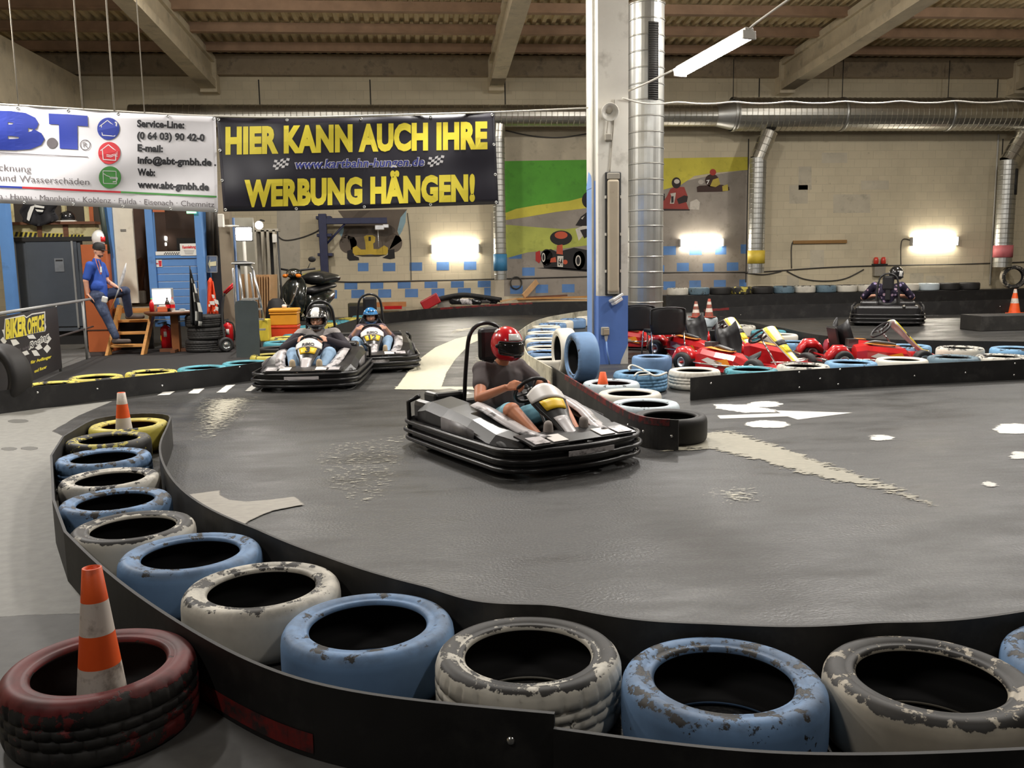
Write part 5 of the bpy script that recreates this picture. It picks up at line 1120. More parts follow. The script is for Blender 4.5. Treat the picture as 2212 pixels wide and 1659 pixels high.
def driver(pos, rz, label, skin, shirt, pants, hel, sleeve=1., leg=1., shoe=None, yoke=None, k=1., kart_s=1., turn=0., wide=1., glasses=False, hz=0., lean=0., fwd=0.):
    t = thing('person', label, 'person', pos, rz, 'people driving karts'); q = lambda x, y, z: V((x, y, z))*kart_s
    hip = q(-.20, 0, .24); belly = q(-.24, 0, .38); chest = q(-.285, 0, .56+hz*.6); neck = q(-.27, 0, .70+hz); hc = q(-.225+fwd, lean, .855+hz)
    Mh = rotz(turn) @ ry(R(6)); body = MB(); sh = MB(); pa = MB(); W_ = wide
    def both(a, b, ra, rb, cl=None, g=.012, f0=0., f1=1.):
        capsule(body, a, b, ra, rb)
        if cl is not None and f1 > 0:
            A = V(a)+(V(b)-V(a))*f0; B = V(a)+(V(b)-V(a))*f1; r1 = ra+(rb-ra)*f0; r2 = ra+(rb-ra)*f1; capsule(cl, A, B, r1+g, r2+g*1.2)
    both(belly+q(0, -.05*W_, 0), belly+q(0, .05*W_, 0), .125*W_*k, .125*W_*k, sh); both(chest+q(0, -.08*W_, 0), chest+q(0, .08*W_, 0), .125*k, .125*k, sh); both(belly, chest, .15*k, .14*k, sh)
    both(hip+q(0, -.07*W_, 0), hip+q(0, .07*W_, 0), .125*W_*k, .125*W_*k, pa, .010); both(hip, belly, .14*k, .13*k, sh)
    both(chest, neck, .09*k, .055*k, sh, .01, 0, .75); capsule(body, neck-q(0, 0, .03), hc, .055*k, .05*k)
    for s_ in (-1, 1):
        S_ = q(-.285, s_*.185*W_, .655+hz*.8); E = q(-.06, s_*.34*W_, .47+hz*.4); Hn = q(.13, s_*.205, .575); 
        both(chest+q(0, s_*.07, .05), S_, .085*k, .066*k, sh)
        both(S_, E, .058*k*W_**.5, .046*k*W_**.5, sh, .014, 0, min(1, sleeve*2)); both(E, Hn, .044*k*W_**.5, .030*k, sh if sleeve > .5 else None, .012, 0, max(0, sleeve*2-1))
        d = (q(.21, s_*.135, .60)-Hn).normalized(); hand(body, Hn+d*.01, d, V((.35, -s_*.5, -.75)), V((-.2, -s_*.45, .85)), 1.5, k)
        K_ = q(.27, s_*.235, .41); An = q(.625, s_*.17, .19); H2 = q(-.17, s_*.11, .235)
        both(H2, K_, .088*k*W_**.6, .066*k*W_**.4, pa, .012, 0, min(1, leg*2)); both(K_, An, .062*k*W_**.4, .040*k, pa if leg > .5 else None, .012, 0, max(0, leg*2-1))
        ft = V(An)+q(.055, 0, .125); capsule(body, An+q(.02, 0, -.025), ft, .038*k, .028*k)
        sm_ = MB(); capsule(sm_, An+q(.025, 0, -.04), An+q(.06, 0, .06), .043*k, .043*k); capsule(sm_, An+q(.06, 0, .06), ft+q(.005, 0, .03), .043*k, .036*k)
        so = obj('shoe', fuse(sm_, .010, 2, 'shoe'), shoe or mat('shoe_beige', srgb(176, 158, 130), .7), t)
    P = head(body, hc, Mh, .98*k); 
    bm_ = fuse(body, .0065, 3, 'body'); bm_.materials.append(skin); obj('body', bm_, [], t)
    s2 = fuse(sh, .010, 4, 'shirt'); s2.materials.append(shirt)
    if yoke:
        s2.materials.append(yoke[0])
        for f in s2.polygons: f.material_index = 1 if yoke[1](f.center) else 0
    obj('shirt', s2, [], t); p2 = fuse(pa, .010, 3, 'trousers'); p2.materials.append(pants); obj('trousers', p2, [], t)
    face_parts(t, P, Mh, .98*k)
    if glasses:
        g_ = MB()
        for s_ in (-1, 1): g_.tube([P(.098, s_*.032+.023*math.cos(a), .006+.017*math.sin(a)) for a in [2*PI*j/14 for j in range(14)]], .0028, 6, closed=True); g_.tube([P(.096, s_*.055, .01), P(.02, s_*.078, .012)], .0025, 6)
        g_.tube([P(.10, -.01, .01), P(.10, .01, .01)], .0028, 6); obj('glasses', g_, SEATM, t)
    helmet(t, hc, Mh, k=k*1.0, **hel)
    return t
JEAN = mat('light_jeans', srgb(140, 168, 196), .8, var=.12, scale=14, bump=.2, bscale=120); JEAND = mat('dark_jeans', srgb(48, 58, 84), .8, var=.2, scale=10, dirt=srgb(92, 104, 128), dscale=5, dlo=.52, dhi=.75, bump=.2, bscale=120)
BLKP = mat('helmet_black', (.015, .015, .016), .2, coat=.6, var=.02); WHTP = mat('helmet_white', srgb(232, 230, 226), .22, coat=.5, var=.02); SILP = mat('helmet_silver', srgb(168, 168, 170), .25, .3, coat=.5, var=.03)
BLUP = mat('helmet_blue', srgb(52, 140, 208), .2, coat=.6, var=.02); REDH = mat('helmet_red', srgb(214, 22, 36), .22, coat=.6, var=.02); DVIS = mat('dark_visor', (.02, .018, .018), .08, spec=.8)
JKD = mat('jacket_dark', srgb(44, 38, 46), .85, var=.1, bump=.2, bscale=60); JKG = mat('jacket_grey', srgb(150, 144, 142), .85, var=.06, bump=.2, bscale=60)
TEEG = mat('grey_brown_tee', srgb(92, 84, 84), .85, var=.08); TEEP = mat('mauve_shirt', srgb(122, 104, 112), .85, var=.1, scale=9)
def floral():
    mt = bpy.data.materials.new('floral_blouse'); nt, b, out = nodes_of(mt); v = coords(nt, rnd=False)
    vo = nt.nodes.new('ShaderNodeTexVoronoi'); vo.inputs['Scale'].default_value = 13; nt.links.new(v, vo.inputs[0])
    n = noisen(nt, v, 30, 3); d = mathn(nt, 'ADD', vo.outputs[0], mathn(nt, 'MULTIPLY', n, .35)); f = ramp(nt, d, .62, .50)
    sx = nt.nodes.new('ShaderNodeSeparateColor'); nt.links.new(vo.outputs['Color'], sx.inputs[0])
    fl = mixc(nt, sx.outputs[0], srgb(206, 168, 178), srgb(150, 140, 190)); on = mathn(nt, 'MULTIPLY', f, ramp(nt, sx.outputs[1], .35, .4))
    nt.links.new(mixc(nt, on, srgb(40, 32, 56), fl), b.inputs['Base Color']); b.inputs['Roughness'].default_value = .8; return mt
def pick3(ph, th):
    if th < 1.30 and abs(ph)*math.sin(th) < .40 and abs(ph) < 1.6: return 1
    if 1.94 < th < 2.5 and .45 < abs(ph) < .75: return 2
    if 1.1 < th < 1.28 and 1.0 < abs(ph) < 1.5: return 1
    if 1.6 < th < 2.0 and 1.35 < abs(ph) < 1.6: return 2
    return 0
def kp(px, py, back, rz): 
    p = G(px, py); return V((p.x-math.cos(rz)*back, p.y-math.sin(rz)*back, 0))
a3 = R(-93); k3 = V((-1.50, 11.66, 0))
rental_kart(k3, a3, 'black kart with a yellow number 3 plate, nearer of the two coming towards us', '3', .94, 1.10)
driver(k3, a3, 'driver in grey and dark jacket with black and white helmet in the number 3 kart', SKIN, JKD, JEAN, dict(colours=[BLKP, WHTP, SILP], pick=pick3), 1., .86, None, (JKG, lambda c: c.z > .56+.07*min(1, abs(c.y)/.2) and c.x < -.08), 1.06, .97, 0., 1.22, True, -.035)
a10 = R(-85); k10 = V((-.87, 13.35, 0))
rental_kart(k10, a10, 'black kart with a yellow number 12 plate following behind the first kart', '12', .95)
driver(k10, a10, 'small driver in a blue helmet and mauve shirt in the second kart', SKIN, TEEP, JEAN, dict(colours=[BLUP, BLKP], pick=lambda ph, th: 1 if (abs(ph) < .55 and .75 < th < .95 and abs(abs(ph)-.2) > .05) else 0), .62, 1., None, None, .92, 1., .04, .9, False, -.13)
ar = R(-63); kr = V((.69, 6.92, 0))
kt = rental_kart(kr, ar, 'black and silver kart turning in the middle of the track', None, .92, 1.10, False)
ffr = [c for c in kids(kt) if c.name.startswith('front_fairing')][0]
Fr = fairing_fn((.38, .55), (.97, .14), (.165, .165, .14, .10, .078, .072, .07, .072, .075), .02)
obj('number_plate', MB().sheet([[Fr(u/4, s_, .020) for u in range(-3, 4)] for s_ in (.16, .20, .25, .295)], .008), KYEL, ffr)
driver(kr, ar, 'driver in a red helmet, grey tee shirt and pale blue shorts in the turning kart', SKIN2, TEEG, mat('pale_blue_shorts', srgb(150, 204, 222), .8, var=.1),
    dict(colours=[REDH, BLKP], pick=lambda ph, th: 0, visor=DVIS, stickers=((-.55, .50, .82, 1.22, WHTP), (-2.3, -1.7, .62, .86, WHTP))), .26, .42, mat('shoe_grey', srgb(150, 140, 134), .7), None, .98, .95, .02, 1., False, .03, 0., .07)
af = R(62); kf = V((10.5, 19.4, 0))
rental_kart(kf, af, 'black kart seen from behind on the far track', None, 1.1, 1.04, False, .72)
driver(kf, af, 'driver in a floral blouse seen from behind on the far track', SKIN, floral(), mat('black_trousers', (.02, .02, .022), .8), dict(colours=[BLKP, WHTP], pick=lambda ph, th: 1 if (abs(ph) < 1.1 and 1.1 < th < 1.34) or (1.94 < th < 2.4 and abs(ph) < .9) or (1.15 < abs(ph) < 1.9 and 1.2 < th < 2.0) else 0), .45, 1., None, None, 1.1, 1.1, R(-42), 1.38, False, .17, -.15)
# ================================================================ LEFT SIDE: BOOTH, STEPS, MAN, CLUTTER
def pbox(x0, y0, x1, y1, Y, dep, bev=0., mb=None, mi=0):
    """a box whose front face stands at depth Y over the pixel rectangle"""
    ym, xm = (y0+y1)/2, (x0+x1)/2
    xa_, xb_ = Wp(x0, ym, Y).x, Wp(x1, ym, Y).x; zt_, zb_ = Wp(xm, y0, Y).z, max(0.003, Wp(xm, y1, Y).z)
    return (mb or MB()).box(((xa_+xb_)/2, Y+dep/2, (zt_+zb_)/2), (abs(xb_-xa_), dep, abs(zt_-zb_)), mi=mi, bev=bev)
def pt(name, label, cat, mb, m_, parent=None, group=None): return tag(obj(name, mb, m_, parent), label, cat, group)
BLUW = mat('booth_blue_paint', srgb(92, 138, 196), .5, var=.06, scale=3, dirt=srgb(70, 100, 140), dscale=3, dlo=.6, dhi=.85)
DGRY = mat('container_grey', srgb(82, 88, 96), .55, var=.06, scale=2, dirt=srgb(58, 60, 64), dscale=2, dlo=.5, dhi=.8)
LGY = mat('light_grey_steel', srgb(150, 150, 148), .45, var=.06); BRW = mat('brown_wood', srgb(104, 64, 40), .55, var=.2, scale=4, stretch=(1, 1, 8))
PIN = mat('pine_wood', srgb(196, 140, 76), .55, var=.15, scale=5, stretch=(1, 6, 6)); ORB = mat('orange_brown_board', srgb(176, 92, 48), .5, var=.06)
CRM = mat('cream_steel', srgb(196, 186, 140), .6, var=.1, dirt=srgb(120, 96, 60), dscale=4, dlo=.55, dhi=.7); DBR = mat('dark_brown_interior', srgb(70, 48, 36), .7, var=.15); BLK = mat('matt_black', (.014, .013, .013), .7)
PAP = mat('paper', srgb(226, 224, 216), .7, var=.02); REDX = mat('signal_red', srgb(206, 26, 34), .3, var=.04, coat=.3)
# grey container with door, hazard-striped fascia, gallery above
Yc = 17.4
ct = thing('grey_container', 'dark grey container with a door behind the hand rail', 'container', (0, 0, 0))
obj('front_wall', pbox(22, 512, 180, 716, Yc, .12), DGRY, ct); obj('door_leaf', pbox(62, 518, 172, 706, Yc-.03, .04, .008), mat('door_grey', srgb(74, 80, 88), .5, var=.05), ct)
obj('corner_post', pbox(26, 516, 38, 722, Yc-.07, .08), LGY, ct); obj('door_edge', pbox(160, 520, 164, 708, Yc-.05, .03), LGY, ct)
obj('gap_shade', pbox(22, 716, 190, 745, Yc+.1, .1), BLK, ct)  # black box stands in for the shade in the gap under the container
nt_ = obj('notice', pbox(118, 558, 138, 587, Yc-.04, .01), mat('grey_notice', srgb(120, 124, 128), .6), ct); obj('notice_print', pbox(120, 561, 135, 564, Yc-.046, .005), BLK, nt_)
gl = thing('gallery', 'gallery over the grey container with cream posts and yellow and black warning stripes', 'gallery', (0, 0, 0))
obj('dark_beam', pbox(12, 512, 204, 521, Yc-.05, .3), BLK, gl); obj('fascia', pbox(14, 483, 206, 512, Yc+.02, .2), CRM, gl)
for x0, x1, n_ in ((29, 80, 5), (92, 135, 5), (150, 180, 4)):
    hz = MB()
    for k in range(n_):
        a = x0+(x1-x0)*k/n_; d = (x1-x0)/n_; f = plane_at((0, Yc+.012, 0), (0, 1, 0)); y = 501+(a-29)*.045
        hz.add([f(a+d*.5, y), f(a+d*1.05, y), f(a+d*.75, y+10), f(a+d*.2, y+10)], [(0, 1, 2, 3)])
    obj('warning_stripes', pbox(x0-2, 501+(x0-29)*.045, x1+1, 511+(x0-29)*.045, Yc+.016, .01), KYEL if False else mat('warning_yellow', srgb(196, 180, 70), .6), gl); obj('black_stripes', hz, BLK, gl)
for x0, x1 in ((16, 25), (80, 90), (136, 147)): obj('brown_bracket', pbox(x0, 482, x1, 512, Yc-.0, .05), BRW, gl)
for x0, x1 in ((13, 24), (131, 139), (180, 187)): obj('gallery_post', pbox(x0, 380, x1, 490, Yc+.05, .08), CRM, gl)
obj('ledge', pbox(0, 479, 205, 485, Yc-.08, .3), BRW, gl); obj('back_panel', pbox(-40, 380, 236, 482, Yc+1.6, .1), mat('gallery_dark', srgb(66, 58, 50), .8, var=.3, scale=1.5), gl); obj('brown_panel', pbox(188, 400, 198, 482, Yc+.6, .05), ORB, gl)
g = []
for j in range(9):
    v = j/8; g.append([Wp(46+76*u/10+(4*math.sin(j*1.1)), 432+58*v*(1-.22*abs(u/10-.45)*2), Yc-.14-.05*math.sin(u*1.6+j*.5)) for u in range(11)])
fl = pt('draped_flag', 'black flag with white print draped over the gallery rail', 'flag', MB().sheet(g, .006), mat('black_cloth', (.016, .015, .017), .85)); f = plane_at((0, Yc-.21, 0), (0, 1, 0)); mb = MB()
for q in ([(66, 446), (76, 443), (70, 458), (63, 478), (58, 474), (60, 460)], [(74, 442), (96, 446), (95, 450), (76, 448)], [(76, 452), (94, 454), (92, 458), (80, 457)]): poly_on(mb, f, q)
obj('white_print', mb, PAP, fl)
pt('dark_helmet', 'dark helmet with a green glint lying on the gallery ledge', 'helmet', MB().ball(Wp(146, 470, Yc+.12)+V((0, 0, .0)), (.14, .15, .13)), BLKP); pt('paper_bundle', 'white flat item lying on the gallery ledge beside the helmet', 'paper', pbox(120, 476, 160, 480, Yc-.06, .16, .01), PAP)
bp = pt('blue_post', 'thick blue post at the left edge under the white banner', 'post', pbox(3, 430, 22, 690, 16.6, .2), BLUW); bp['kind'] = 'structure'
# orange-brown cabinet with a helmet on top
cab = thing('tall_cabinet', 'orange-brown tall cabinet behind the man in the blue tee shirt', 'cabinet', (0, 0, 0)); obj('cabinet_body', pbox(184, 528, 236, 778, 16.85, .5), ORB, cab); obj('cabinet_plinth', pbox(186, 712, 236, 714, 16.835, .02), DBR, cab)
hx = Wp(213, 528, 16.95); ht = thing('white_helmet', 'white and red helmet on top of the orange-brown cabinet', 'helmet', (hx.x, 17.02, hx.z))
obj('helmet_shell', MB().lathe([(.105, .012), (.125, .05), (.135, .11), (.122, .18), (.085, .235), (.04, .262), (0, .268)], 32), WHTP, ht); obj('helmet_trim', MB().lathe([(.107, .0), (.130, .0), (.132, .03), (.110, .03)], 32, closed=True), SILP, ht); obj('red_flash', MB().sheet([[V((math.cos(a)*(.137+.004), math.sin(a)*(.137+.004), z)) for a in (-1.1, -.9, -.7, -.5)] for z in (.05, .09, .14)], .006), REDX, ht)
# white door, blue posts, doorway, booth
wd = pt('white_door', 'open white door panel standing behind the man', 'door', pbox(247, 400, 290, 655, 17.15, .06), mat('white_door_paint', srgb(216, 208, 190), .6, var=.05, dirt=srgb(170, 160, 140), dscale=3, dlo=.6, dhi=.8))
obj('dark_spots', pbox(260, 495, 272, 500, 17.14, .012), mat('spot_grey', srgb(120, 116, 108), .6), wd)
pt('door_post', 'narrow blue post between the cabinet and the white door', 'post', pbox(231, 400, 246, 668, 17.1, .1), BLUW)['kind'] = 'structure'
pt('green_post', 'dark green leaning bar beside the narrow blue post', 'bar', MB().tube([Wp(216, 432, 17.0), Wp(233, 548, 17.0)], .05, 4), mat('dark_green', srgb(40, 52, 44), .6))
bt = thing('race_control_booth', 'blue boarded booth with a dark window behind the computer table', 'booth', (0, 0, 0))
Yb = 17.2
obj('corner_post', pbox(318, 400, 334, 690, Yb-.05, .14), BLUW, bt); obj('corner_post', pbox(425, 400, 440, 720, Yb-.05, .14), BLUW, bt)
for k in range(9):
    y0 = 559+k*16.3; obj('board', pbox(334, y0+.9, 426, y0+15.9, Yb, .05, .006), BLUW, bt)
for k in range(7): y0 = 559+k*16.3; obj('white_batten', pbox(334, y0-.9, 428, y0+.9, Yb+.012, .03), PAP, bt)
obj('window_sill', pbox(332, 547, 428, 558, Yb-.03, .1, .006), BLUW, bt)
obj('interior_wall', pbox(326, 400, 432, 560, Yb+1.3, .05), DBR, bt); obj('interior_side', pbox(318, 400, 322, 690, Yb+.1, 1.2), DBR, bt)
GLS = bpy.data.materials.new('window_glass'); nt, b, out = nodes_of(GLS); b.inputs['Base Color'].default_value = (.03, .025, .02, 1); b.inputs['Roughness'].default_value = .04; b.inputs['Alpha'].default_value = .22
obj('window_pane', pbox(334, 400, 426, 547, Yb+.03, .008), GLS, bt)
lm = thing('booth_reflection', 'added glowing shape standing in for a lamp reflection in the booth window', 'lamp', (0, 0, 0)); obj('reflection_core', pbox(346, 519, 360, 524, Yb+1.15, .12, .02), CAPG, lm); obj('lit_face', pbox(345, 510, 359, 519, Yb+1.15, .10, .02), lamp_mat('reflection_glow', (1, .95, .85), 6.), lm); obj('lit_face', pbox(347, 524, 358, 531, Yb+1.15, .10, .02), lamp_mat('reflection_glow', (1, .95, .85), 6.), lm)  # glow added inside the booth, stands in for a lamp reflected in the pane
pc_ = pt('booth_dark_screen', 'dark screen inside the booth behind the paper notice', 'screen', pbox(382, 514, 424, 547, Yb+.25, .05), BLK)
def flatf(Y): return plane_at((0, Y, 0), (0, 1, 0))
no = pt('paper_notice', 'white paper notice with a red heading at the lower right of the booth window', 'notice', pbox(389, 526, 428, 552, Yb-.045, .006), PAP)
obj('lettering', lettering('Rennleitung', flatf(Yb-.047), (394, 537), (423, 536), 6.5, .04), INKR, no); mb = MB()
for k in range(4): line_on(mb, flatf(Yb-.047), [(397+k, 541+k*2.6), (420-k, 541+k*2.6)], .8)
obj('small_print', mb, INKG, no)
st = pt('sill_sticker', 'white strip with a chequered print on the booth sill', 'sticker', pbox(336, 543, 390, 551, Yb-.042, .006), PAP); mb = MB()
for i in range(14):
    for j in range(2):
        if (i+j) % 2: poly_on(mb, flatf(Yb-.044), [(354+i*2.4, 545+j*2.5), (356.4+i*2.4, 545+j*2.5), (356.4+i*2.4, 547.5+j*2.5), (354+i*2.4, 547.5+j*2.5)])
obj('chequer_print', mb, INKK, st)
ls = pt('label_sign', 'small white and red label on the upper left of the blue boards', 'label', pbox(334, 561, 350, 577, Yb-.012, .006), PAP); mb = MB(); poly_on(mb, flatf(Yb-.014), [(342, 563), (349, 563), (349, 575), (344, 576)]); line_on(mb, flatf(Yb-.014), [(335, 570), (342, 569.5)], 2.5); obj('red_print', mb, INKR, ls)
es = pt('exit_sign', 'green lit sign above the booth window just under the white banner', 'sign', pbox(402, 430, 422, 461, Yb-.12, .05), lamp_mat('green_sign', (.1, .8, .25), 1.2)); obj('orange_strip', pbox(329, 430, 353, 458, Yb-.06, .06), ORB, bt)
pt('doorway_back', 'dark brown back wall of the doorway beside the booth', 'wall', pbox(276, 400, 326, 668, Yb+1.4, .08), DBR)['kind'] = 'structure'
g = [[Wp(296+u*4+math.sin(j*.9)*1.2, 556+j*11+abs(u-2)*(3 if j == 0 else 0), Yb+.45+.04*math.sin(u*2.+j)) for u in range(5)] for j in range(9)]
pt('hanging_coat', 'brown coat hanging in the dark doorway', 'coat', MB().sheet(g, .02), mat('brown_cloth', srgb(128, 90, 66), .9, var=.2, scale=6)); pt('white_bag', 'white bag on the floor of the dark doorway', 'bag', pbox(298, 628, 313, 656, Yb+.3, .12, .03), PAP)
# platform and wooden steps
zp = Wp(300, 664, 17.0).z
pf = pt('platform', 'wooden platform at the top of the steps before the doorway', 'platform', pbox(246, 664, 332, 671, 16.98, 1.6), mat('platform_grey', srgb(134, 122, 104), .7, var=.1)); obj('front_edge', pbox(246, 666, 326, 676, 16.96, .03), PIN, pf); obj('support', pbox(250, 690, 330, 760, 17.3, .06), BLK, pf)
sp_ = thing('wooden_steps', 'short flight of open pine steps the man rests his feet on', 'steps', (0, 0, 0))
xs0, xs1 = Wp(236, 740, 16.2).x, Wp(308, 740, 16.2).x; tr = ((.15, 16.22), (.36, 16.46), (.565, 16.72))
for z, Y in tr: obj('tread', MB().box(((xs0+xs1)/2, Y+.1, z), (xs1-xs0, .22, .045), bev=.006), PIN, sp_)
for x in (xs0-.02, xs1+.02): obj('stringer', MB().prism([(x-.025, 16.06, .003), (x-.025, 16.26, .003), (x-.025, 17.05, zp+.02), (x-.025, 16.88, zp+.06)], (.05, 0, 0)), PIN, sp_)
# hand rail with the black banner
A = G(-70, 688.5, 1.0); B = G(196, 646, 1.0); dr = (B-A); 
def rail_pt(px, z):                                # point of the rail plane under pixel column px
    best = min((k/400 for k in range(401)), key=lambda k: abs((lambda q: 1106+FPX*(q.dot(CR))/(q.dot(CF)))(A+dr*k-V((0, 0, CAMH)))-px)); q = A+dr*best; return V((q.x, q.y, z))
hr = thing('hand_rail', 'steel hand rail with pale posts running from the left edge to the man', 'railing', (0, 0, 0))
obj('top_rail', MB().tube([A, B], .022, 10), LGY, hr); obj('mid_rail', MB().tube([rail_pt(10, .52), V((B.x, B.y, .52))], .016, 8), STEEL, hr)
for px in (119, 178): q = rail_pt(px, 0); obj('rail_post', MB().tube([(q.x, q.y, 0), (q.x, q.y, 1.0)], .021, 10), LGY, hr)
n2 = V((-dr.y, dr.x, 0)).normalized(); n2 = n2 if n2.dot(-A) > 0 else -n2
pa_, pb_ = rail_pt(-66, 0)+n2*.03, rail_pt(117, 0)+n2*.03
rb = pt('rail_banner', 'black banner with yellow lettering hung on the hand rail at the left edge', 'banner', MB().loft([[V((p.x, p.y, z)) for (p, z) in ((pa_, .0+.06), (pa_, .97), (pb_, .97), (pb_, .06))], [V((p.x, p.y, z))+n2*.006 for (p, z) in ((pa_, .06), (pa_, .97), (pb_, .97), (pb_, .06))]], smooth=False), mat('rail_banner_black', (.018, .016, .018), .5))
def rf(k): return plane_at(pa_+n2*(.008+.002*k), n2)
def zpx(l): return [(x/7.54, 660+y/7.54) for x, y in l]
def rprint(polys, m_, k, nm='print'):
    mb = MB()
    for p in polys: poly_on(mb, rf(k), p)
    return obj(nm, mb, m_, rb)
rprint([zpx([(80, 215), (390, 150), (430, 185), (520, 130), (735, 95), (740, 240), (735, 270), (752, 350), (735, 420), (560, 450), (430, 480), (70, 560), (60, 470), (30, 395), (65, 390)])], PAP, 0, 'white_border'); rprint([zpx([(95, 232), (390, 170), (430, 205), (520, 150), (722, 118), (728, 410), (430, 470), (80, 545), (82, 380)])], INKK, 1, 'black_field')
obj('lettering', lettering('BIKER', rf(2), zpx([(92, 530)])[0], zpx([(440, 462)])[0], 39, .06), INKY, rb); obj('lettering', lettering('OFFICE', rf(2), zpx([(446, 460)])[0], zpx([(718, 392)])[0], 33, .05), INKY, rb)
rprint([zpx(q) for q in ([(5, 560), (50, 510), (110, 580), (70, 640)], [(170, 560), (260, 550), (320, 620), (215, 660)], [(440, 490), (540, 470), (590, 540), (470, 540)], [(720, 580), (790, 480), (840, 540), (775, 625)], [(705, 705), (770, 630), (830, 695), (765, 775)], [(570, 690), (650, 620), (695, 690), (620, 725)], [(510, 735), (590, 725), (655, 815), (560, 820)], [(300, 780), (440, 730), (480, 790), (350, 830)], [(65, 650), (190, 690), (210, 800), (70, 810)])], PAP, 0, 'chequer_print')
obj('lettering', lettering('Racing', rf(1), zpx([(470, 712)])[0], zpx([(790, 535)])[0], 15, .10, .15), PAP, rb); obj('lettering', lettering('Racing', rf(2), zpx([(476, 708)])[0], zpx([(784, 538)])[0], 14, .0, .15), INKK, rb)
obj('lettering', lettering('Dany race with', rf(2), zpx([(80, 800)])[0], zpx([(470, 718)])[0], 11, .0, .1), INKG, rb)
obj('lettering', lettering('für Anfänger', rf(1), zpx([(500, 950)])[0], zpx([(840, 850)])[0], 6.5, .04), INKY, rb); obj('lettering', lettering('und Racer', rf(1), zpx([(560, 1095)])[0], zpx([(762, 1015)])[0], 6.5, .04), INKY, rb); obj('lettering', lettering('Fort', rf(1), zpx([(130, 1200)])[0], zpx([(280, 1180)])[0], 7, .04), INKY, rb)
# ---- the man on the steps
YM = 16.3
def M_(px, py, dy=0.): return Wp(px, py, YM+dy)
man = thing('person', 'man in a blue tee shirt, jeans and black cap leaning on the hand rail', 'person', (0, 0, 0))
body = MB(); sh = MB(); pa = MB()
def seg(a, b, ra, rb, cl=None, f1=1., g=.012):
    capsule(body, a, b, ra, rb)
    if cl is not None: A_2 = V(a); B_2 = A_2+(V(b)-A_2)*f1; capsule(cl, A_2, B_2, ra+g, ra+(rb-ra)*f1+g*1.3)
hipR, hipL = M_(209, 641, -.06), M_(224, 637, .12); bel = M_(212, 617, .02); che = M_(207, 586, .02); nk = M_(209.5, 560, .02); hc = M_(213.5, 541, .02)
seg(hipR, hipL, .125, .12, pa); seg((hipR+hipL)/2, bel, .13, .135, sh); seg(bel+V((0, -.05, 0)), bel+V((0, .05, 0)), .12, .12, sh); seg(bel, che, .135, .13, sh)
shR, shL = M_(194, 573, -.16), M_(219, 574, .17); seg(che+V((0, -.05, .05)), shR, .085, .058, sh); seg(che+V((0, .05, .05)), shL, .085, .058, sh); seg(che, nk, .095, .058, sh, .8); seg(nk-V((0, 0, .03)), hc, .056, .05)
elR, wrR = M_(185, 607, -.20), M_(189.5, 636, -.16); seg(shR, elR, .058, .046, sh, .78, .014); seg(elR, wrR, .043, .030); hand(body, wrR, M_(199, 645, -.16)-wrR, V((.2, 0, -1)), V((.3, -1, .1)), .7)
elL, wrL = M_(231, 607, .16), M_(251, 619, .02); seg(shL, elL, .056, .045, sh, .6, .02); seg(elL, wrL, .042, .030); hand(body, wrL, M_(259, 623, .0)-wrL, V((.1, .2, -1)), V((.2, -1, .2)), 1.5)
knR, anR = M_(227, 678, -.12), M_(250, 727, -.10); knL, anL = M_(270, 629, .10), M_(279, 680, .30)
seg(hipR, knR, .095, .070, pa, 1., .014); seg(knR, anR, .066, .046, pa, 1., .016); seg(hipL, knL, .095, .072, pa, 1., .014); seg(knL, anL, .066, .046, pa, 1., .016)
Mh = ry(R(10)) @ rotz(R(-22)); P = head(body, hc, Mh, .98); mb = MB(); mb.ball(P(.040, 0, -.084), (.050, .054, .034), M=Mh)
bm_ = fuse(body, .0065, 3, 'body'); bm_.materials.append(SKIN); obj('body', bm_, [], man)
s2 = fuse(sh, .010, 4, 'tee_shirt'); s2.materials.append(mat('royal_blue_tee', srgb(46, 82, 170), .85, var=.08, scale=8)); obj('tee_shirt', s2, [], man)
p2 = fuse(pa, .010, 3, 'jeans'); p2.materials.append(JEAND); obj('jeans', p2, [], man); bd = fuse(mb, .007, 2, 'beard'); bd.materials.append(mat('beard_brown', srgb(104, 76, 62), .9, var=.2, scale=30)); obj('beard', bd, [], man)
for an, tx, ty, dy in ((anR, 284, 737, -.14), (anL, 300, 684, .30)):
    sm_ = MB(); toe = M_(tx, ty, dy); hl_ = V((an.x-.03, an.y, toe.z)); dd = (toe-hl_); dd.z = 0; toe = hl_+dd.normalized()*.26
    capsule(sm_, hl_, toe, .045, .042); capsule(sm_, hl_+V((.02, 0, .01)), an+V((.01, 0, 0)), .05, .052); obj('shoe', fuse(sm_, .009, 2, 'shoe'), mat('shoe_brown_grey', srgb(84, 72, 66), .7), man)
cp = obj('cap', MB().lathe([(.103, -.005), (.106, .03), (.098, .075), (.07, .108), (.03, .122), (0, .124)], 28, Matrix.Translation(P(-.004, 0, .022)) @ Mh.to_4x4()), BLK, man)
obj('peak', MB().sheet([[P(x, y, .034-.10*max(0, x-.09)-y*y*1.2) for y in (-.075, -.04, 0, .04, .075)] for x in (.07, .11, .15, .172)], .006), BLK, cp)
face_parts(man, P, Mh, .98)
obj('lanyard', MB().tube(smooth_path([M_(206, 559, -.08), M_(211, 575, -.13), M_(217, 592, -.13), M_(219, 587, -.12), M_(216, 573, -.08), M_(212, 561, -.02)], 5), .007, 6), mat('orange_lanyard', srgb(206, 120, 84), .7), man); obj('badge', pbox(216, 576, 220, 588, YM-.155, .006), PAP, man)
obj('white_rag', MB().box(M_(226, 647, -.215), (.10, .05, .11), ry(.3) @ rx(.2), bev=.02), PAP, man)
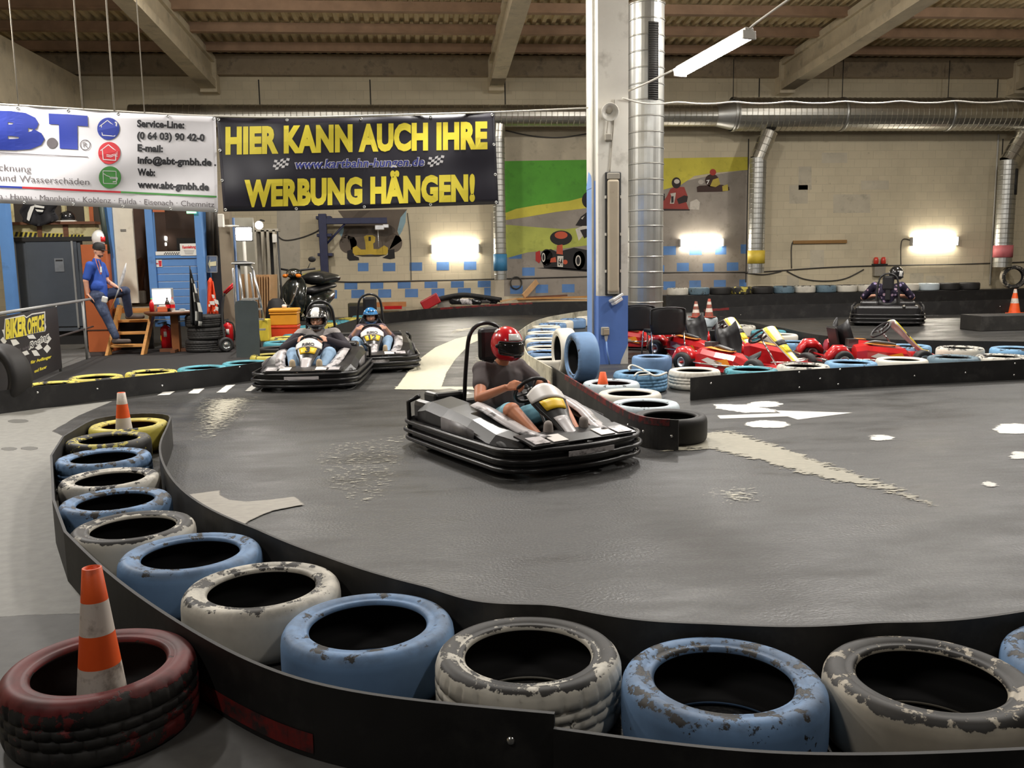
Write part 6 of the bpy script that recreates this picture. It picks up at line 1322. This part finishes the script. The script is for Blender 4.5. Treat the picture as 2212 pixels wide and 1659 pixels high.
fg_ = thing('rolled_flag', 'rolled white and grey flag on a stick held by the man', 'flag', (0, 0, 0)); obj('stick', MB().tube([M_(240, 668, -.16), M_(258, 622, -.13)], .010, 8), PIN, fg_)
obj('rolled_cloth', MB().tube([M_(250, 643, -.145), M_(258, 622, -.13), M_(264, 602, -.12), M_(269, 584, -.11), M_(272.5, 568, -.10)], [.012, .016, .028, .024, .004], 10), mat('flag_white_grey', srgb(190, 190, 192), .8, var=.3, scale=12), fg_)
# ---- table with computer
tc_ = Wp(371, 672, 16.55); tb = thing('round_table', 'round brown table with a computer screen and bottles on it', 'table', (tc_.x, 16.55, 0)); zt_ = tc_.z
obj('table_top', MB().lathe([(0, zt_-.07), (.40, zt_-.07), (.47, zt_-.03), (.47, zt_), (0, zt_)], 40), BRW, tb); obj('pedestal', MB().box((.05, 0, zt_/2-.04), (.14, .14, zt_-.08), bev=.01), PIN if False else mat('table_leg_brown', srgb(140, 84, 44), .5, var=.1), tb); obj('cross_foot', MB().box((.05, 0, .03), (.6, .08, .055)).box((.05, 0, .03), (.08, .6, .05)), BRW, tb)
zt_ += .002
mo = thing('monitor', 'computer monitor with a blank white screen on the round table', 'monitor', (tc_.x-.16, 16.62, zt_)); sz = ry(0)
obj('screen_case', MB().box((0, 0, .26), (.37, .045, .31), rotz(R(8)), bev=.012), LGY, mo); obj('screen', MB().box((-.012, -.026, .262), (.32, .006, .265), rotz(R(8))), lamp_mat('white_screen', (.92, .95, 1.), 1.15), mo); obj('stand', MB().box((0, .03, .06), (.06, .04, .12)).lathe([(0, 0), (.1, 0), (.1, .015), (0, .02)], 20), LGY, mo)
def bottle(px, Y, h, r, m_, cap, label, lab=None):
    x = Wp(px, 665, Y).x; t = thing('bottle', label, 'bottle', (x, Y, zt_), 0, 'bottles on the round table'); obj('bottle_body', MB().lathe([(0, 0), (r, 0), (r, h*.6), (r*.75, h*.72), (r*.32, h*.84), (r*.32, h*.94), (0, h*.94)], 20), m_, t); obj('cap', MB().lathe([(r*.36, h*.93), (r*.36, h), (0, h)], 14), cap, t)
    if lab: obj('label', MB().lathe([(r*1.02, h*.25), (r*1.02, h*.5)], 20), lab, t)
bottle(328, 16.42, .24, .04, REDX, mat('green_cap', srgb(90, 200, 70), .5), 'red bottle with a green cap at the left end of the table'); bottle(362, 16.35, .25, .042, mat('cola_brown', (.03, .015, .01), .15), BLK, 'dark bottle with a red label in front of the screen', REDX); bottle(373, 16.38, .25, .042, mat('clear_bottle', srgb(180, 160, 150), .15), REDX, 'pale bottle with a red label to the right of the dark bottle', REDX)
x = Wp(351, 662, 16.3).x; bxo = pt('snack_box', 'small orange and white box on the table in front of the screen', 'box', MB().box((x, 16.30, zt_+.045), (.16, .1, .09), bev=.006), mat('snack_orange', srgb(206, 104, 64), .5)); obj('white_lid', MB().box((x, 16.30, zt_+.105), (.11, .08, .03), bev=.005), PAP, bxo)
x = Wp(389, 668, 16.4).x; pt('paper_sheet', 'white sheets of paper at the right end of the table', 'paper', MB().box((x, 16.42, zt_+.004), (.30, .21, .008), rotz(.3)), PAP); pt('mouse', 'pale computer mouse on the papers', 'mouse', MB().ball((x+.03, 16.44, zt_+.026), (.06, .035, .02)), LGY)
pt('loose_board', 'white board lying under the table edge beside the tyre stack', 'board', MB().box(Wp(397, 693, 16.6), (.27, .2, .02), ry(-.12)), PAP)
# ---- extinguishers
def extinguisher(px, py, h, label, Y=None):
    p = G(px, py) if Y is None else Wp(px, py, Y); t = thing('fire_extinguisher', label, 'fire extinguisher', (p.x, p.y, 0), 0, 'red fire extinguishers'); r = .095
    obj('cylinder', MB().lathe([(0, .03), (r, .03), (r, h*.8), (r*.85, h*.87), (r*.4, h*.92), (r*.3, h*.95), (0, h*.95)], 28), REDX, t); obj('foot_ring', MB().lathe([(0, 0), (r*1.03, 0), (r*1.03, .05), (0, .05)], 28), BLK, t)
    obj('valve', MB().box((0, 0, h*.98), (.05, .05, .06), bev=.01).box((-.05, 0, h*1.03), (.16, .03, .018), ry(-.2)), STEEL, t); obj('hose', MB().tube(smooth_path([(.02, 0, h*.97), (.10, -.02, h*.9), (.125, -.03, h*.6), (.11, -.03, h*.3)], 5), .014, 8), BLK, t)
    obj('label_sticker', MB().sheet([[V((math.sin(a)*(r+.002), -math.cos(a)*(r+.002), z)) for a in (-.15, .05, .25, .42)] for z in (h*.52, h*.72)], .003), PAP, t); obj('yellow_sticker', MB().sheet([[V((math.sin(a)*(r+.002), -math.cos(a)*(r+.002), z)) for a in (-1.2, -1., -.8)] for z in (h*.35, h*.58)], .003), KYEL, t)
extinguisher(361, 757, .50, 'red fire extinguisher standing on the floor in front of the round table'); extinguisher(494, 740, .52, 'red fire extinguisher half hidden behind the hand truck', 16.9)
# ---- tyre stack with flag
p = G(436, 762); 
for k in range(3): tyre(V((p.x+(-.02, .03, .0)[k], p.y+.3, .222*k)), 'black', 'black tyre in the stack of three beside the chequered flag, %s one' % ('lowest', 'middle', 'topmost')[k], 'stack of black tyres', True, 1.05)
Yf = p.y-.04; cf = thing('chequered_flag', 'furled black and white chequered flag leaning on the tyre stack', 'flag', (0, 0, 0))
obj('flag_pole', MB().tube([Wp(417, 705, Yf), Wp(410, 574, Yf)], .010, 8), BLK, cf)
g = []; mi_ = []
for j in range(13):
    v = j/12; yl = 579+v*122; w_ = 3+26*min(1, v*1.25)*(1-.22*max(0, v-.75)*4)
    g.append([Wp(410+v*1+(u/12-.12)*w_+v*4, yl+(u/12)*4, Yf-.03-.05*math.sin(u*1.5)*min(1, v*2)) for u in range(13)])
ms = MB().sheet(g, .005); nq = 12*12
for i in range(12):
    for j in range(12):
        c = 1 if (j > 4 and ((i+1)//2+(j)//4) % 2 == 0 and i > 1) else 0; k = (i*12+j)*2; ms.mi[k] = c; ms.mi[k+1] = c
obj('flag_cloth', ms, [mat('flag_black', (.014, .014, .015), .85), mat('flag_white', srgb(206, 204, 196), .85)], cf)
# ---- grey pillar, arrow sign, vest, hand truck
GRC = mat('grey_brown_pillar', srgb(134, 122, 104), .8, var=.1, scale=3); pt('pillar', 'grey-brown pillar to the right of the arrow sign', 'pillar', pbox(476, 400, 500, 715, 17.25, .25), GRC)['kind'] = 'structure'
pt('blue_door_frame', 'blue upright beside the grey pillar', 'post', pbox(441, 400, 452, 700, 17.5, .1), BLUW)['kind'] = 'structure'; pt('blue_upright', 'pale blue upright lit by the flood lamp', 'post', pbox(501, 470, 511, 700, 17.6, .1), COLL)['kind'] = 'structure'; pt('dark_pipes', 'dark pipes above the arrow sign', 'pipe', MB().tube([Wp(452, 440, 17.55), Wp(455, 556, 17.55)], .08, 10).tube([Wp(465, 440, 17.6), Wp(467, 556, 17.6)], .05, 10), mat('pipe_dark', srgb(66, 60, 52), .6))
pt('rear_panel', 'dark grey panel behind the arrow sign', 'panel', pbox(436, 400, 480, 700, 17.75, .06), mat('rear_panel_grey', srgb(120, 122, 124), .7, var=.15, scale=2)); pt('switch_cabinet', 'small grey electric box at the corner between the banners', 'electric box', pbox(470, 462, 482, 490, 17.0, .12, .01), PIPEW)
asg = pt('arrow_sign', 'grey-blue sign with a cream arrow pointing left', 'sign', pbox(447, 553, 469, 588, 17.3, .02), mat('sign_grey_blue', srgb(96, 110, 132), .5)); poly_m = poly_on(MB(), flatf(17.29), [(449, 570), (454, 560), (454, 566), (467, 564), (467, 574), (454, 575), (454, 581)]); obj('arrow', poly_m, mat('arrow_cream', srgb(206, 198, 160), .6), asg); obj('sign_frame', line_on(MB(), flatf(17.292), [(447, 553), (469, 553), (469, 588), (447, 588), (447, 553)], 1.6), LGY, asg)
Yv = 16.95; g = [[Wp(449+u*(2.2+j*.34)-j*.2, 598+j*10.2+abs(u-2.5)*(4-j*.5 if j < 6 else 0), Yv+.05*math.sin(u*1.9+j*.6)) for u in range(6)] for j in range(9)]
vs_ = pt('orange_vest', 'orange high-visibility vest with white squares hanging beside the pillar', 'vest', MB().sheet(g, .012), mat('vest_orange', srgb(240, 78, 34), .7, var=.06)); mb = MB()
for q in ([(457, 636), (463, 637), (464, 644), (459, 644)], [(462, 645), (471, 649), (473, 658), (465, 656)], [(452, 651), (463, 650), (464, 659), (455, 658)], [(450, 658), (454, 656), (454, 662), (451, 663)], [(465, 661), (472, 664), (471, 672), (466, 670)], [(461, 671), (465, 667), (465, 673)]): poly_on(mb, flatf(Yv-.08), q)
obj('reflective_squares', mb, PAP, vs_)
tk = thing('hand_truck', 'black hand truck with red handles and a metal-hubbed wheel', 'hand truck', (0, 0, 0)); Yt = 16.2
hb_ = Wp(488, 741, Yt); obj('frame', MB().tube(smooth_path([Wp(470, 745, Yt+.1), Wp(478, 700, Yt+.2), Wp(480, 655, Yt+.3), Wp(486, 634, Yt+.3)], 4), .018, 8).tube(smooth_path([Wp(487, 742, Yt+.05), Wp(480, 690, Yt+.2), Wp(484, 640, Yt+.3)], 4), .016, 8), BLK, tk)
obj('handle', MB().tube([Wp(484, 632, Yt+.3), Wp(504, 613, Yt+.22)], .022, 8), REDX, tk); obj('handle', MB().tube([Wp(487, 634, Yt+.4), Wp(505, 618, Yt+.3)], .022, 8), REDX, tk)
q = Matrix.Translation(V((hb_.x, Yt, .135))) @ Matrix.Rotation(R(-68), 4, 'Z') @ Matrix.Rotation(PI/2, 4, 'Y'); wh = obj('wheel', MB().lathe([(.07, -.05), (.12, -.05), (.135, -.03), (.135, .03), (.12, .05), (.07, .05)], 28, q, closed=True), TYRK, tk); obj('wheel_hub', MB().lathe([(0, .05), (.03, .055), (.035, .03), (.065, .035), (.072, .052), (.075, -.05), (0, -.05)], 24, q), CHR, wh); obj('toe_plate', MB().box((hb_.x-.12, Yt+.05, .03), (.3, .2, .02)), BLK, tk)
# ---- flood lamp, globe lamp, storage rack, boards
fd = thing('flood_lamp', 'glaring flood lamp on an arm beside the grey pillar', 'lamp', (0, 0, 0)); Yl = 17.0; obj('lamp_arm', MB().tube([Wp(474, 489, Yl+.2), Wp(500, 488, Yl+.1), Wp(516, 489, Yl+.1)], .018, 8), PIPEW, fd); obj('lamp_case', pbox(507, 489, 544, 521, Yl+.02, .14, .02), STEEL, fd); obj('lit_face', pbox(509, 492, 543, 519, Yl-.02, .05, .015), lamp_mat('flood_glass', (1, .94, .86), 36.), fd)
gp = Wp(559.5, 486.5, 19.5); gb = thing('globe_lamp', 'small round globe lamp right of the flood lamp', 'lamp', gp); obj('glass_globe', MB().ball((0, 0, 0), .085, 20, 14), lamp_mat('globe_glass', (.95, .97, 1), 9.), gb); obj('socket', MB().tube([(0, .02, .07), (0, .25, .12), (0, .6, .12)], .02, 8), DRK, gb)
rk = thing('storage_rack', 'tall grey steel rack of uprights in the corner behind the step ladder', 'rack', (0, 0, 0)); Yr_ = 20.2; LGY2 = mat('rack_grey', srgb(150, 142, 126), .6, var=.1)
for x0, x1, yb_ in ((552, 558, 690), (568, 575, 690), (580, 585, 690), (593, 599, 690)): obj('upright', pbox(x0, 497, x1, yb_, Yr_, .07), LGY2, rk)
obj('top_beam', pbox(550, 494, 601, 500, Yr_, .3), LGY2, rk); obj('dark_back', pbox(585, 502, 594, 690, Yr_+.3, .03), BLK, rk); obj('back_sheet', pbox(551, 500, 586, 690, Yr_+.3, .03), mat('rack_back', srgb(134, 126, 112), .7), rk); obj('junction_box', pbox(588, 506, 598, 524, Yr_-.06, .05, .006), PIPEW, rk); obj('slant_brace', MB().tube([Wp(599, 500, Yr_), Wp(612, 690, Yr_-.6)], .022, 6), DRK, rk)
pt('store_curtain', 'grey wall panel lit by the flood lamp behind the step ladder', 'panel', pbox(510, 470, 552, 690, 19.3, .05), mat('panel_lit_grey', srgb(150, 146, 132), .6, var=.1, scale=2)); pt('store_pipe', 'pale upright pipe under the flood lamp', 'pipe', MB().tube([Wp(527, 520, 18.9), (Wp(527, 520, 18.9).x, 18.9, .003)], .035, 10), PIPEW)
PLY = mat('plywood', srgb(206, 164, 118), .6, var=.1, scale=5); Yw_ = 19.0
for k in range(7):
    x = Wp(552+k*5.4, 640, Yw_).x; zh = Wp(560, 594+(k % 3)*2.5, Yw_).z; tag(obj('plywood_board', MB().box((x, Yw_+.28, zh/2+.002), (.022, .55, zh), rotz(R(-6)) @ ry(R(1.0+.3*k))), PLY), 'pale plywood board leaning in the corner behind the ladder, %s from the left' % ordn[k], 'board', 'plywood boards in the corner')
tag(obj('plywood_board', pbox(520, 592, 546, 738, 19.1, .03), PLY), 'wide plywood board seen through the step ladder', 'board', 'plywood boards in the corner')
pt('black_sack', 'black sack beside the plywood boards', 'sack', MB().lathe([(0, 0), (.22, .02), (.25, .25), (.23, .55), (.16, .8), (.08, .86), (0, .86)], 18, Matrix.Translation((Wp(597, 690, 18.6).x, 18.7, 0))), BLK)
# ---- step ladder and rubber sheet
ld = thing('step_ladder', 'aluminium step ladder with a hand hoop behind the dark rubber sheet', 'ladder', (0, 0, 0)); Yd = 15.6
def Ld(px, py, dy=0): return Wp(px, py, Yd+dy)
fl_, fr_ = G(522, 745, .02), G(578, 737, .02)
obj('front_rail', MB().tube([Ld(516, 574), Ld(524, 652, -.2), (fl_.x, fl_.y, .02)], .022, 8), ALU, ld); obj('front_rail', MB().tube([Ld(546, 580), Ld(562, 650, -.2), (fr_.x, fr_.y, .02)], .022, 8), ALU, ld)
obj('hand_hoop', MB().tube(smooth_path([Ld(514, 578), Ld(518, 573), Ld(538, 573), Ld(546, 581)], 4), .018, 8), ALU, ld); obj('tool_tray', MB().box(Ld(525, 569), (.36, .2, .03), bev=.01), ALU, ld)
obj('tray_rag', MB().ball(Ld(520, 568), (.14, .09, .04)).ball(Ld(535, 569), (.09, .08, .03)), BLK, ld)
for py, xa_, xb_ in ((646, 522, 558), (668, 526, 565), (690, 530, 569), (712, 534, 573)): a_ = Ld(xa_, py, -.2-.1*(py-646)/66); b_ = Ld(xb_, py, -.2-.1*(py-646)/66); obj('ladder_tread', MB().box((a_+b_)/2, ((b_-a_).length, .09, .03)), ALU, ld)
obj('rear_rail', MB().tube([Ld(503, 580, .1), (Ld(512, 700, .9).x, Yd+.9, .02)], .018, 8), ALU, ld); obj('rear_rail', MB().tube([Ld(541, 590, .1), (Ld(560, 700, .9).x, Yd+.9, .02)], .018, 8), ALU, ld)
ps = plane_at((0, 13.3, 0), (0, 1, -.06)); rs_ = [(511, 772), (508.5, 700), (507, 660), (509, 652), (517, 649), (548, 649), (555, 652), (557, 660), (559, 700), (561, 772)]
pt('rubber_sheet', 'dark grey rubber sheet standing upright behind the teal tyre', 'rubber sheet', MB().prism([ps(*q) for q in rs_], (0, .03, .002)), mat('grey_rubber_sheet', srgb(72, 80, 82), .6, var=.12, scale=4, dirt=srgb(90, 130, 140), dscale=3, dlo=.66, dhi=.8))
# ---- orange crates, scooter
YO = 17.3; x0, x1 = Wp(581, 690, YO).x, Wp(643, 690, YO).x; z1, z2 = Wp(612, 703, YO).z, Wp(612, 667, YO).z; xm = (x0+x1)/2; w_ = x1-x0
rc_ = thing('red_crate', 'red-orange plastic crate under the yellow-orange box', 'crate', (xm, YO+.22, 0)); obj('crate_body', MB().box((0, 0, z1/2), (w_*.92, .42, z1-.006), bev=.02), mat('crate_red', srgb(226, 72, 34), .45, var=.05), rc_); obj('crate_rim', MB().box((0, 0, z1-.03), (w_*.96, .45, .05), bev=.012), mat('crate_red', srgb(226, 72, 34), .45), rc_)
yb_ = thing('orange_box', 'yellow-orange plastic box with a lid on top of the red crate', 'box', (xm, YO+.22, z1)); OY = mat('box_amber', srgb(232, 158, 44), .45, var=.05); hh = z2-z1
obj('box_body', MB().box((0, 0, hh*.4), (w_*.94, .40, hh*.78), bev=.015), OY, yb_); obj('box_lid', MB().box((0, 0, hh*.9), (w_*1.02, .46, hh*.2), bev=.02), OY, yb_); obj('box_rim', MB().box((0, 0, hh*.72), (w_*1.0, .45, .03), bev=.01), OY, yb_)
pt('white_cup', 'small white thing on the lid of the yellow-orange box', 'cup', MB().lathe([(0, 0), (.04, 0), (.05, .05), (.03, .07), (0, .07)], 14, Matrix.Translation((xm+.0, YO+.2, z2+.004))), PAP)
pt('yellow_crate', 'small yellow crate on the floor behind the ladder', 'crate', pbox(558, 690, 580, 738, 16.6, .3, .02), mat('crate_yellow', srgb(206, 184, 60), .5, var=.1))
sx, sy = Wp(664, 640, 20.6).x, 20.6; sc_ = thing('motor_scooter', 'dark motor scooter parked by the back wall behind the orange box', 'scooter', (sx, sy, 0), R(-112)); sc_.scale = (1.28, 1.28, 1.28)
SCB = mat('scooter_dark', srgb(34, 38, 36), .18, .2, coat=.7, var=.1)
for x in (.62, -.60): q = Matrix.Translation((x, 0, .24)) @ Matrix.Rotation(PI/2, 4, 'X'); wh = obj('wheel', MB().lathe([(.13, -.05), (.21, -.055), (.24, -.02), (.24, .02), (.21, .055), (.13, .05)], 28, q, closed=True), TYRK, sc_); obj('rim', MB().lathe([(0, -.04), (.14, -.04), (.14, .04), (0, .04)], 20, q), ALU, wh)
rings = []
for z, x, w_, d in ((.30, .46, .10, .10), (.42, .50, .20, .13), (.62, .50, .25, .15), (.82, .44, .24, .15), (.94, .38, .16, .12), (1.0, .35, .10, .08)):
    rings.append([V((x+d*math.cos(a), w_*math.sin(a), z)) for a in [2*PI*k/16 for k in range(16)]])
fsd = obj('front_shield', MB().loft(rings), SCB, sc_); obj('chrome_trim', MB().tube(smooth_path([(.60, -.17, .86), (.66, -.11, .64), (.65, 0, .5), (.66, .11, .64), (.60, .17, .86)], 4), .018, 8), CHR, fsd)
obj('headlight', MB().ball((.42, 0, 1.06), (.10, .15, .09)), SCB, sc_); obj('headlight_glass', MB().ball((.48, 0, 1.06), (.06, .10, .06)), CHR, sc_); obj('indicator', MB().ball((.50, .13, 1.02), (.04, .05, .035)), mat('amber_lens', srgb(236, 130, 40), .2), sc_); obj('indicator', MB().ball((.50, -.13, 1.02), (.04, .05, .035)), mat('amber_lens', srgb(236, 130, 40), .2), sc_)
obj('handlebar', MB().tube(smooth_path([(.28, -.34, 1.14), (.36, -.16, 1.12), (.38, 0, 1.10), (.36, .16, 1.12), (.28, .34, 1.14)], 4), .018, 8), DRK, sc_)
for s_ in (1,): obj('mirror', MB().tube([(.34, s_*.22, 1.13), (.32, s_*.27, 1.24)], .007, 6).ball((.31, s_*.30, 1.30), (.02, .075, .05)), DRK, sc_)
obj('foot_board', MB().box((.1, 0, .27), (.6, .30, .08), bev=.02), SCB, sc_); obj('seat', MB().loft([[V((x, .15*math.cos(a), z+.06*math.sin(a))) for a in [2*PI*k/14 for k in range(14)]] for x, z in ((.0, .74), (-.25, .76), (-.6, .80), (-.85, .82))]), SEATM, sc_); obj('tail_body', MB().loft([[V((x, w_*math.cos(a), z+h_*math.sin(a))) for a in [2*PI*k/14 for k in range(14)]] for x, z, w_, h_ in ((.0, .48, .14, .2), (-.4, .55, .19, .2), (-.75, .64, .15, .12), (-.95, .68, .06, .05))]), SCB, sc_); obj('fork', MB().tube([(.62, .07, .24), (.46, .05, .62)], .02, 8).tube([(.62, -.07, .24), (.46, -.05, .62)], .02, 8), STEEL, sc_); obj('front_mudguard', MB().sheet([[V((.62+.27*math.cos(a), y, .24+.27*math.sin(a))) for y in (-.07, 0, .07)] for a in (.2, .7, 1.2, 1.7, 2.2)], .01), SCB, sc_)
pt('scooter_cover', 'crumpled black cover over the rear of the scooter', 'cover', MB().loft([[V((sx, sy, 0))+rotz(R(-112))*1.28@V((x, .26*math.cos(a)*(1+.15*math.sin(3*a+x*9)), z+h_*math.sin(a))) for a in [2*PI*k/18 for k in range(18)]] for x, z, h_ in ((-.12, .96, .06), (-.25, .96, .12), (-.5, .97, .13), (-.75, .95, .10), (-.85, .94, .04))]), mat('black_foil', (.02, .02, .02), .25, var=.3))
# ---- clutter on and behind the back barrier
YK = 25.85
def on(px0, y0, px1, y1, dep=.3, Y=YK): return pbox(px0, y0, px1, y1, Y, dep)
pt('long_plank', 'orange-brown plank lying behind the back barrier behind the blue helmet', 'plank', on(812, 653, 877, 663), mat('orange_plank', srgb(186, 122, 70), .6, var=.1)); pt('red_board', 'short red board in front of the orange-brown plank', 'board', on(830, 661, 868, 668, .1, YK-.12), KRED)
tb_ = MB().box(Wp(930, 652, YK+.05)+V((0, 0, 0)), (.55, .36, .30), ry(R(-28)), bev=.03); pt('red_tub', 'tilted red plastic tub on the back barrier', 'tub', tb_, mat('tub_red', srgb(176, 30, 36), .4)); pt('grey_tub', 'grey board behind the red tub', 'board', on(945, 642, 972, 664, .1, YK+.2), GRYP)
ar_ = smooth_path([Wp(937, 645, YK+.1), Wp(960, 638, YK+.1), Wp(1000, 632, YK+.1), (Wp(1045, 637, YK+.1)), Wp(1084, 643, YK+.1)], 5)
pt('arched_strip', 'arched black rubber strip lying over the pile of kart fairings', 'rubber strip', MB().sheet([[p+V((0, d, -.25*abs(d)-(.14 if e else 0))) for (d, e) in ((0, 0), (.02, 1))] for p in ar_], .02), STRIP)
for i, (px, py, w_, h_, c, nm) in enumerate(((985, 650, .40, .26, BLKP, 'black'), (1006, 652, .42, .22, KSIL, 'white'), (1030, 652, .32, .22, BLKP, 'dark'), (1050, 648, .34, .24, KGRY, 'grey'), (1066, 650, .28, .22, BLKP, 'rightmost black'))):
    c0 = Wp(px, py, YK+.05); rings = [[c0+V((w_/2*math.cos(a)*k_, .12+.1*k_*math.sin(a*2)*.3-.1*(1-k_), h_/2*math.sin(a)*k_+.02*math.sin(3*a))) for a in [2*PI*j/14 for j in range(14)]] for k_ in (1, .85, .45)]
    tag(obj('kart_fairing', MB().loft(rings), c), '%s discarded kart fairing in the pile on the back barrier' % nm, 'kart fairing', 'pile of old kart fairings')
for i, (a, b) in enumerate((((1080, 651), (1115, 645)), ((1110, 646), (1272, 641)), ((1118, 648), (1272, 648)), ((1135, 643), (1225, 638)))):
    p, q = Wp(*a, YK+.1+.06*i), Wp(*b, YK+.1+.06*i); M3 = (q-p).to_track_quat('X', 'Z').to_matrix(); tag(obj('wooden_plank', MB().box((p+q)/2, ((q-p).length, .14, .05), M3), (PLY, PIN, PLY, BRW)[i]), ('short pale plank at the left end', 'long upper plank', 'long lower plank', 'dark brown plank on top')[i]+' of the plank pile behind the island', 'plank', 'planks behind the island')
p, q = Wp(1131, 640, YK+.2), Wp(1160, 608, YK+.5); pt('leaning_plank', 'pale plank leaning against the green mural wall', 'plank', MB().box((p+q)/2, ((q-p).length, .05, .16), (q-p).to_track_quat('X', 'Z').to_matrix()), PLY, None)
pt('cable_ring', 'loop of cable hanging on the wall beside the leaning plank', 'cable', MB().tube([Wp(1115+12*math.cos(a), 611+13*math.sin(a), YW-.04) for a in [2*PI*k/20 for k in range(20)]], .02, 6, closed=True), CABD)
for i, (a, b) in enumerate((((1478, 636), (1570, 632)), ((1486, 630), (1580, 626)), ((1500, 624.5), (1560, 622)), ((1570, 634), (1606, 633)))):
    p, q = Wp(*a, 26.28), Wp(*b, 26.28); tag(obj('wooden_plank', MB().box((p+q)/2, ((q-p).length, .16, .05), (q-p).to_track_quat('X', 'Z').to_matrix()), (PLY, PLY, PIN, BRW)[i]), ('lowest pale plank', 'middle pale plank', 'short topmost plank', 'dark brown plank')[i]+' of the pile under the right mural', 'plank', 'planks under the right mural')
pt('dark_box', 'dark box behind the back barrier left of the blue helmet', 'box', pbox(755, 662, 786, 709, 23.6, .4), BLK); pt('olive_case', 'olive case standing on the floor in the far corner', 'case', pbox(752, 655, 792, 706, 24.2, .4, .02), mat('olive', srgb(70, 66, 46), .7))
bb = G(2118, 716); be = G(2330, 713); zb_ = ztop(V((bb.x, bb.y, 0)), 2118, 683)
pt('barrier_block', 'low dark block on the floor of the far track at the right edge', 'block', MB().box(((bb.x+be.x)/2, bb.y+.35, zb_/2+.001), (be.x-bb.x, .7, zb_), bev=.01), STRIPG)
wire('conduit', [Wp(2157, 290, YW-.04), V((Wp(2157, 290, YW-.04).x, YW-.04, .6))], .028, PIPEW, 'pale conduit on the back wall left of the pink-banded duct', 'conduit', k=1)
# ---- chairs, cable, parked karts on the right
def chair(px, Y, label, rz=0.):
    x = Wp(px, 700, Y).x; t = thing('stacking_chair', label, 'chair', (x, Y, 0), rz, 'black chairs by the duct')
    rings = []
    for z, w_ in ((.40, .22), (.44, .255), (.55, .275), (.72, .272), (.78, .255), (.805, .20)): rings.append([V((s_*w_, y, z)) for (s_, y) in ((-1, .0), (-.5, -.025), (0, -.032), (.5, -.025), (1, 0), (1, .03), (.5, .008), (0, .0), (-.5, .008), (-1, .03))])
    obj('backrest', MB().loft(rings), mat('chair_black', (.016, .015, .015), .45), t); obj('seat', MB().box((0, .28, .44), (.48, .44, .05), bev=.02), mat('chair_cloth', (.02, .02, .02), .9), t)
    obj('back_trim', MB().tube(smooth_path([(-.275, -.002, .55), (-.272, -.002, .72), (-.24, -.004, .79), (0, -.028, .812), (.24, -.004, .79), (.272, -.002, .72), (.275, -.002, .55)], 4), .010, 6), mat('chair_trim', (.05, .05, .05), .3), t)
    for sx_ in (-1, 1):
        obj('leg', MB().tube([(sx_*.25, .02, .45), (sx_*.26, -.10, .01)], .012, 8), CHR, t); obj('leg', MB().tube([(sx_*.25, .44, .43), (sx_*.26, .50, .01)], .012, 8), CHR, t); obj('back_strut', MB().tube([(sx_*.20, .035, .62), (sx_*.22, .04, .43)], .010, 6), STEEL, t)
chair(1443, 12.95, 'black chair seen from behind, right one beside the column', R(3)); chair(1378, 13.85, 'black chair seen from behind, half hidden by the column', R(-2))
pts = [G(1360, 800, .235), G(1358, 793, .26), G(1366, 789, .27), G(1385, 796, .25), G(1405, 808, .23), G(1420, 812, .232), G(1440, 805, .24)]
wire('white_cable', pts, .012, PIPEW, 'loose white cable lying on the blue treaded tyre at the column', 'cable'); wire('white_cable', [G(1370, 812, .232), G(1378, 805, .24), G(1395, 803, .25), G(1404, 808, .235), G(1380, 811, .23)], .010, PIPEW, 'small loop of white cable on the same blue treaded tyre', 'cable')
def pk(px, py, z, rz, back, label):
    p = G(px, py, z); return race_kart(V((p.x-math.cos(rz)*back, p.y-math.sin(rz)*back, 0)), rz, label)
pk(1641, 722, .52, R(-58), .22, 'red parked kart with a white and yellow fairing, nearest to the camera'); pk(1570, 701, .52, R(-58), .32, 'red parked kart with a grey and yellow fairing behind the nearest parked kart'); pk(1903, 709, .52, R(-4), .22, 'red parked kart seen side-on to the right of the others')
race_kart(V((Wp(1385, 700, 15.3).x, 15.3, 0)), R(-40), 'red and yellow kart parked behind the black chairs')
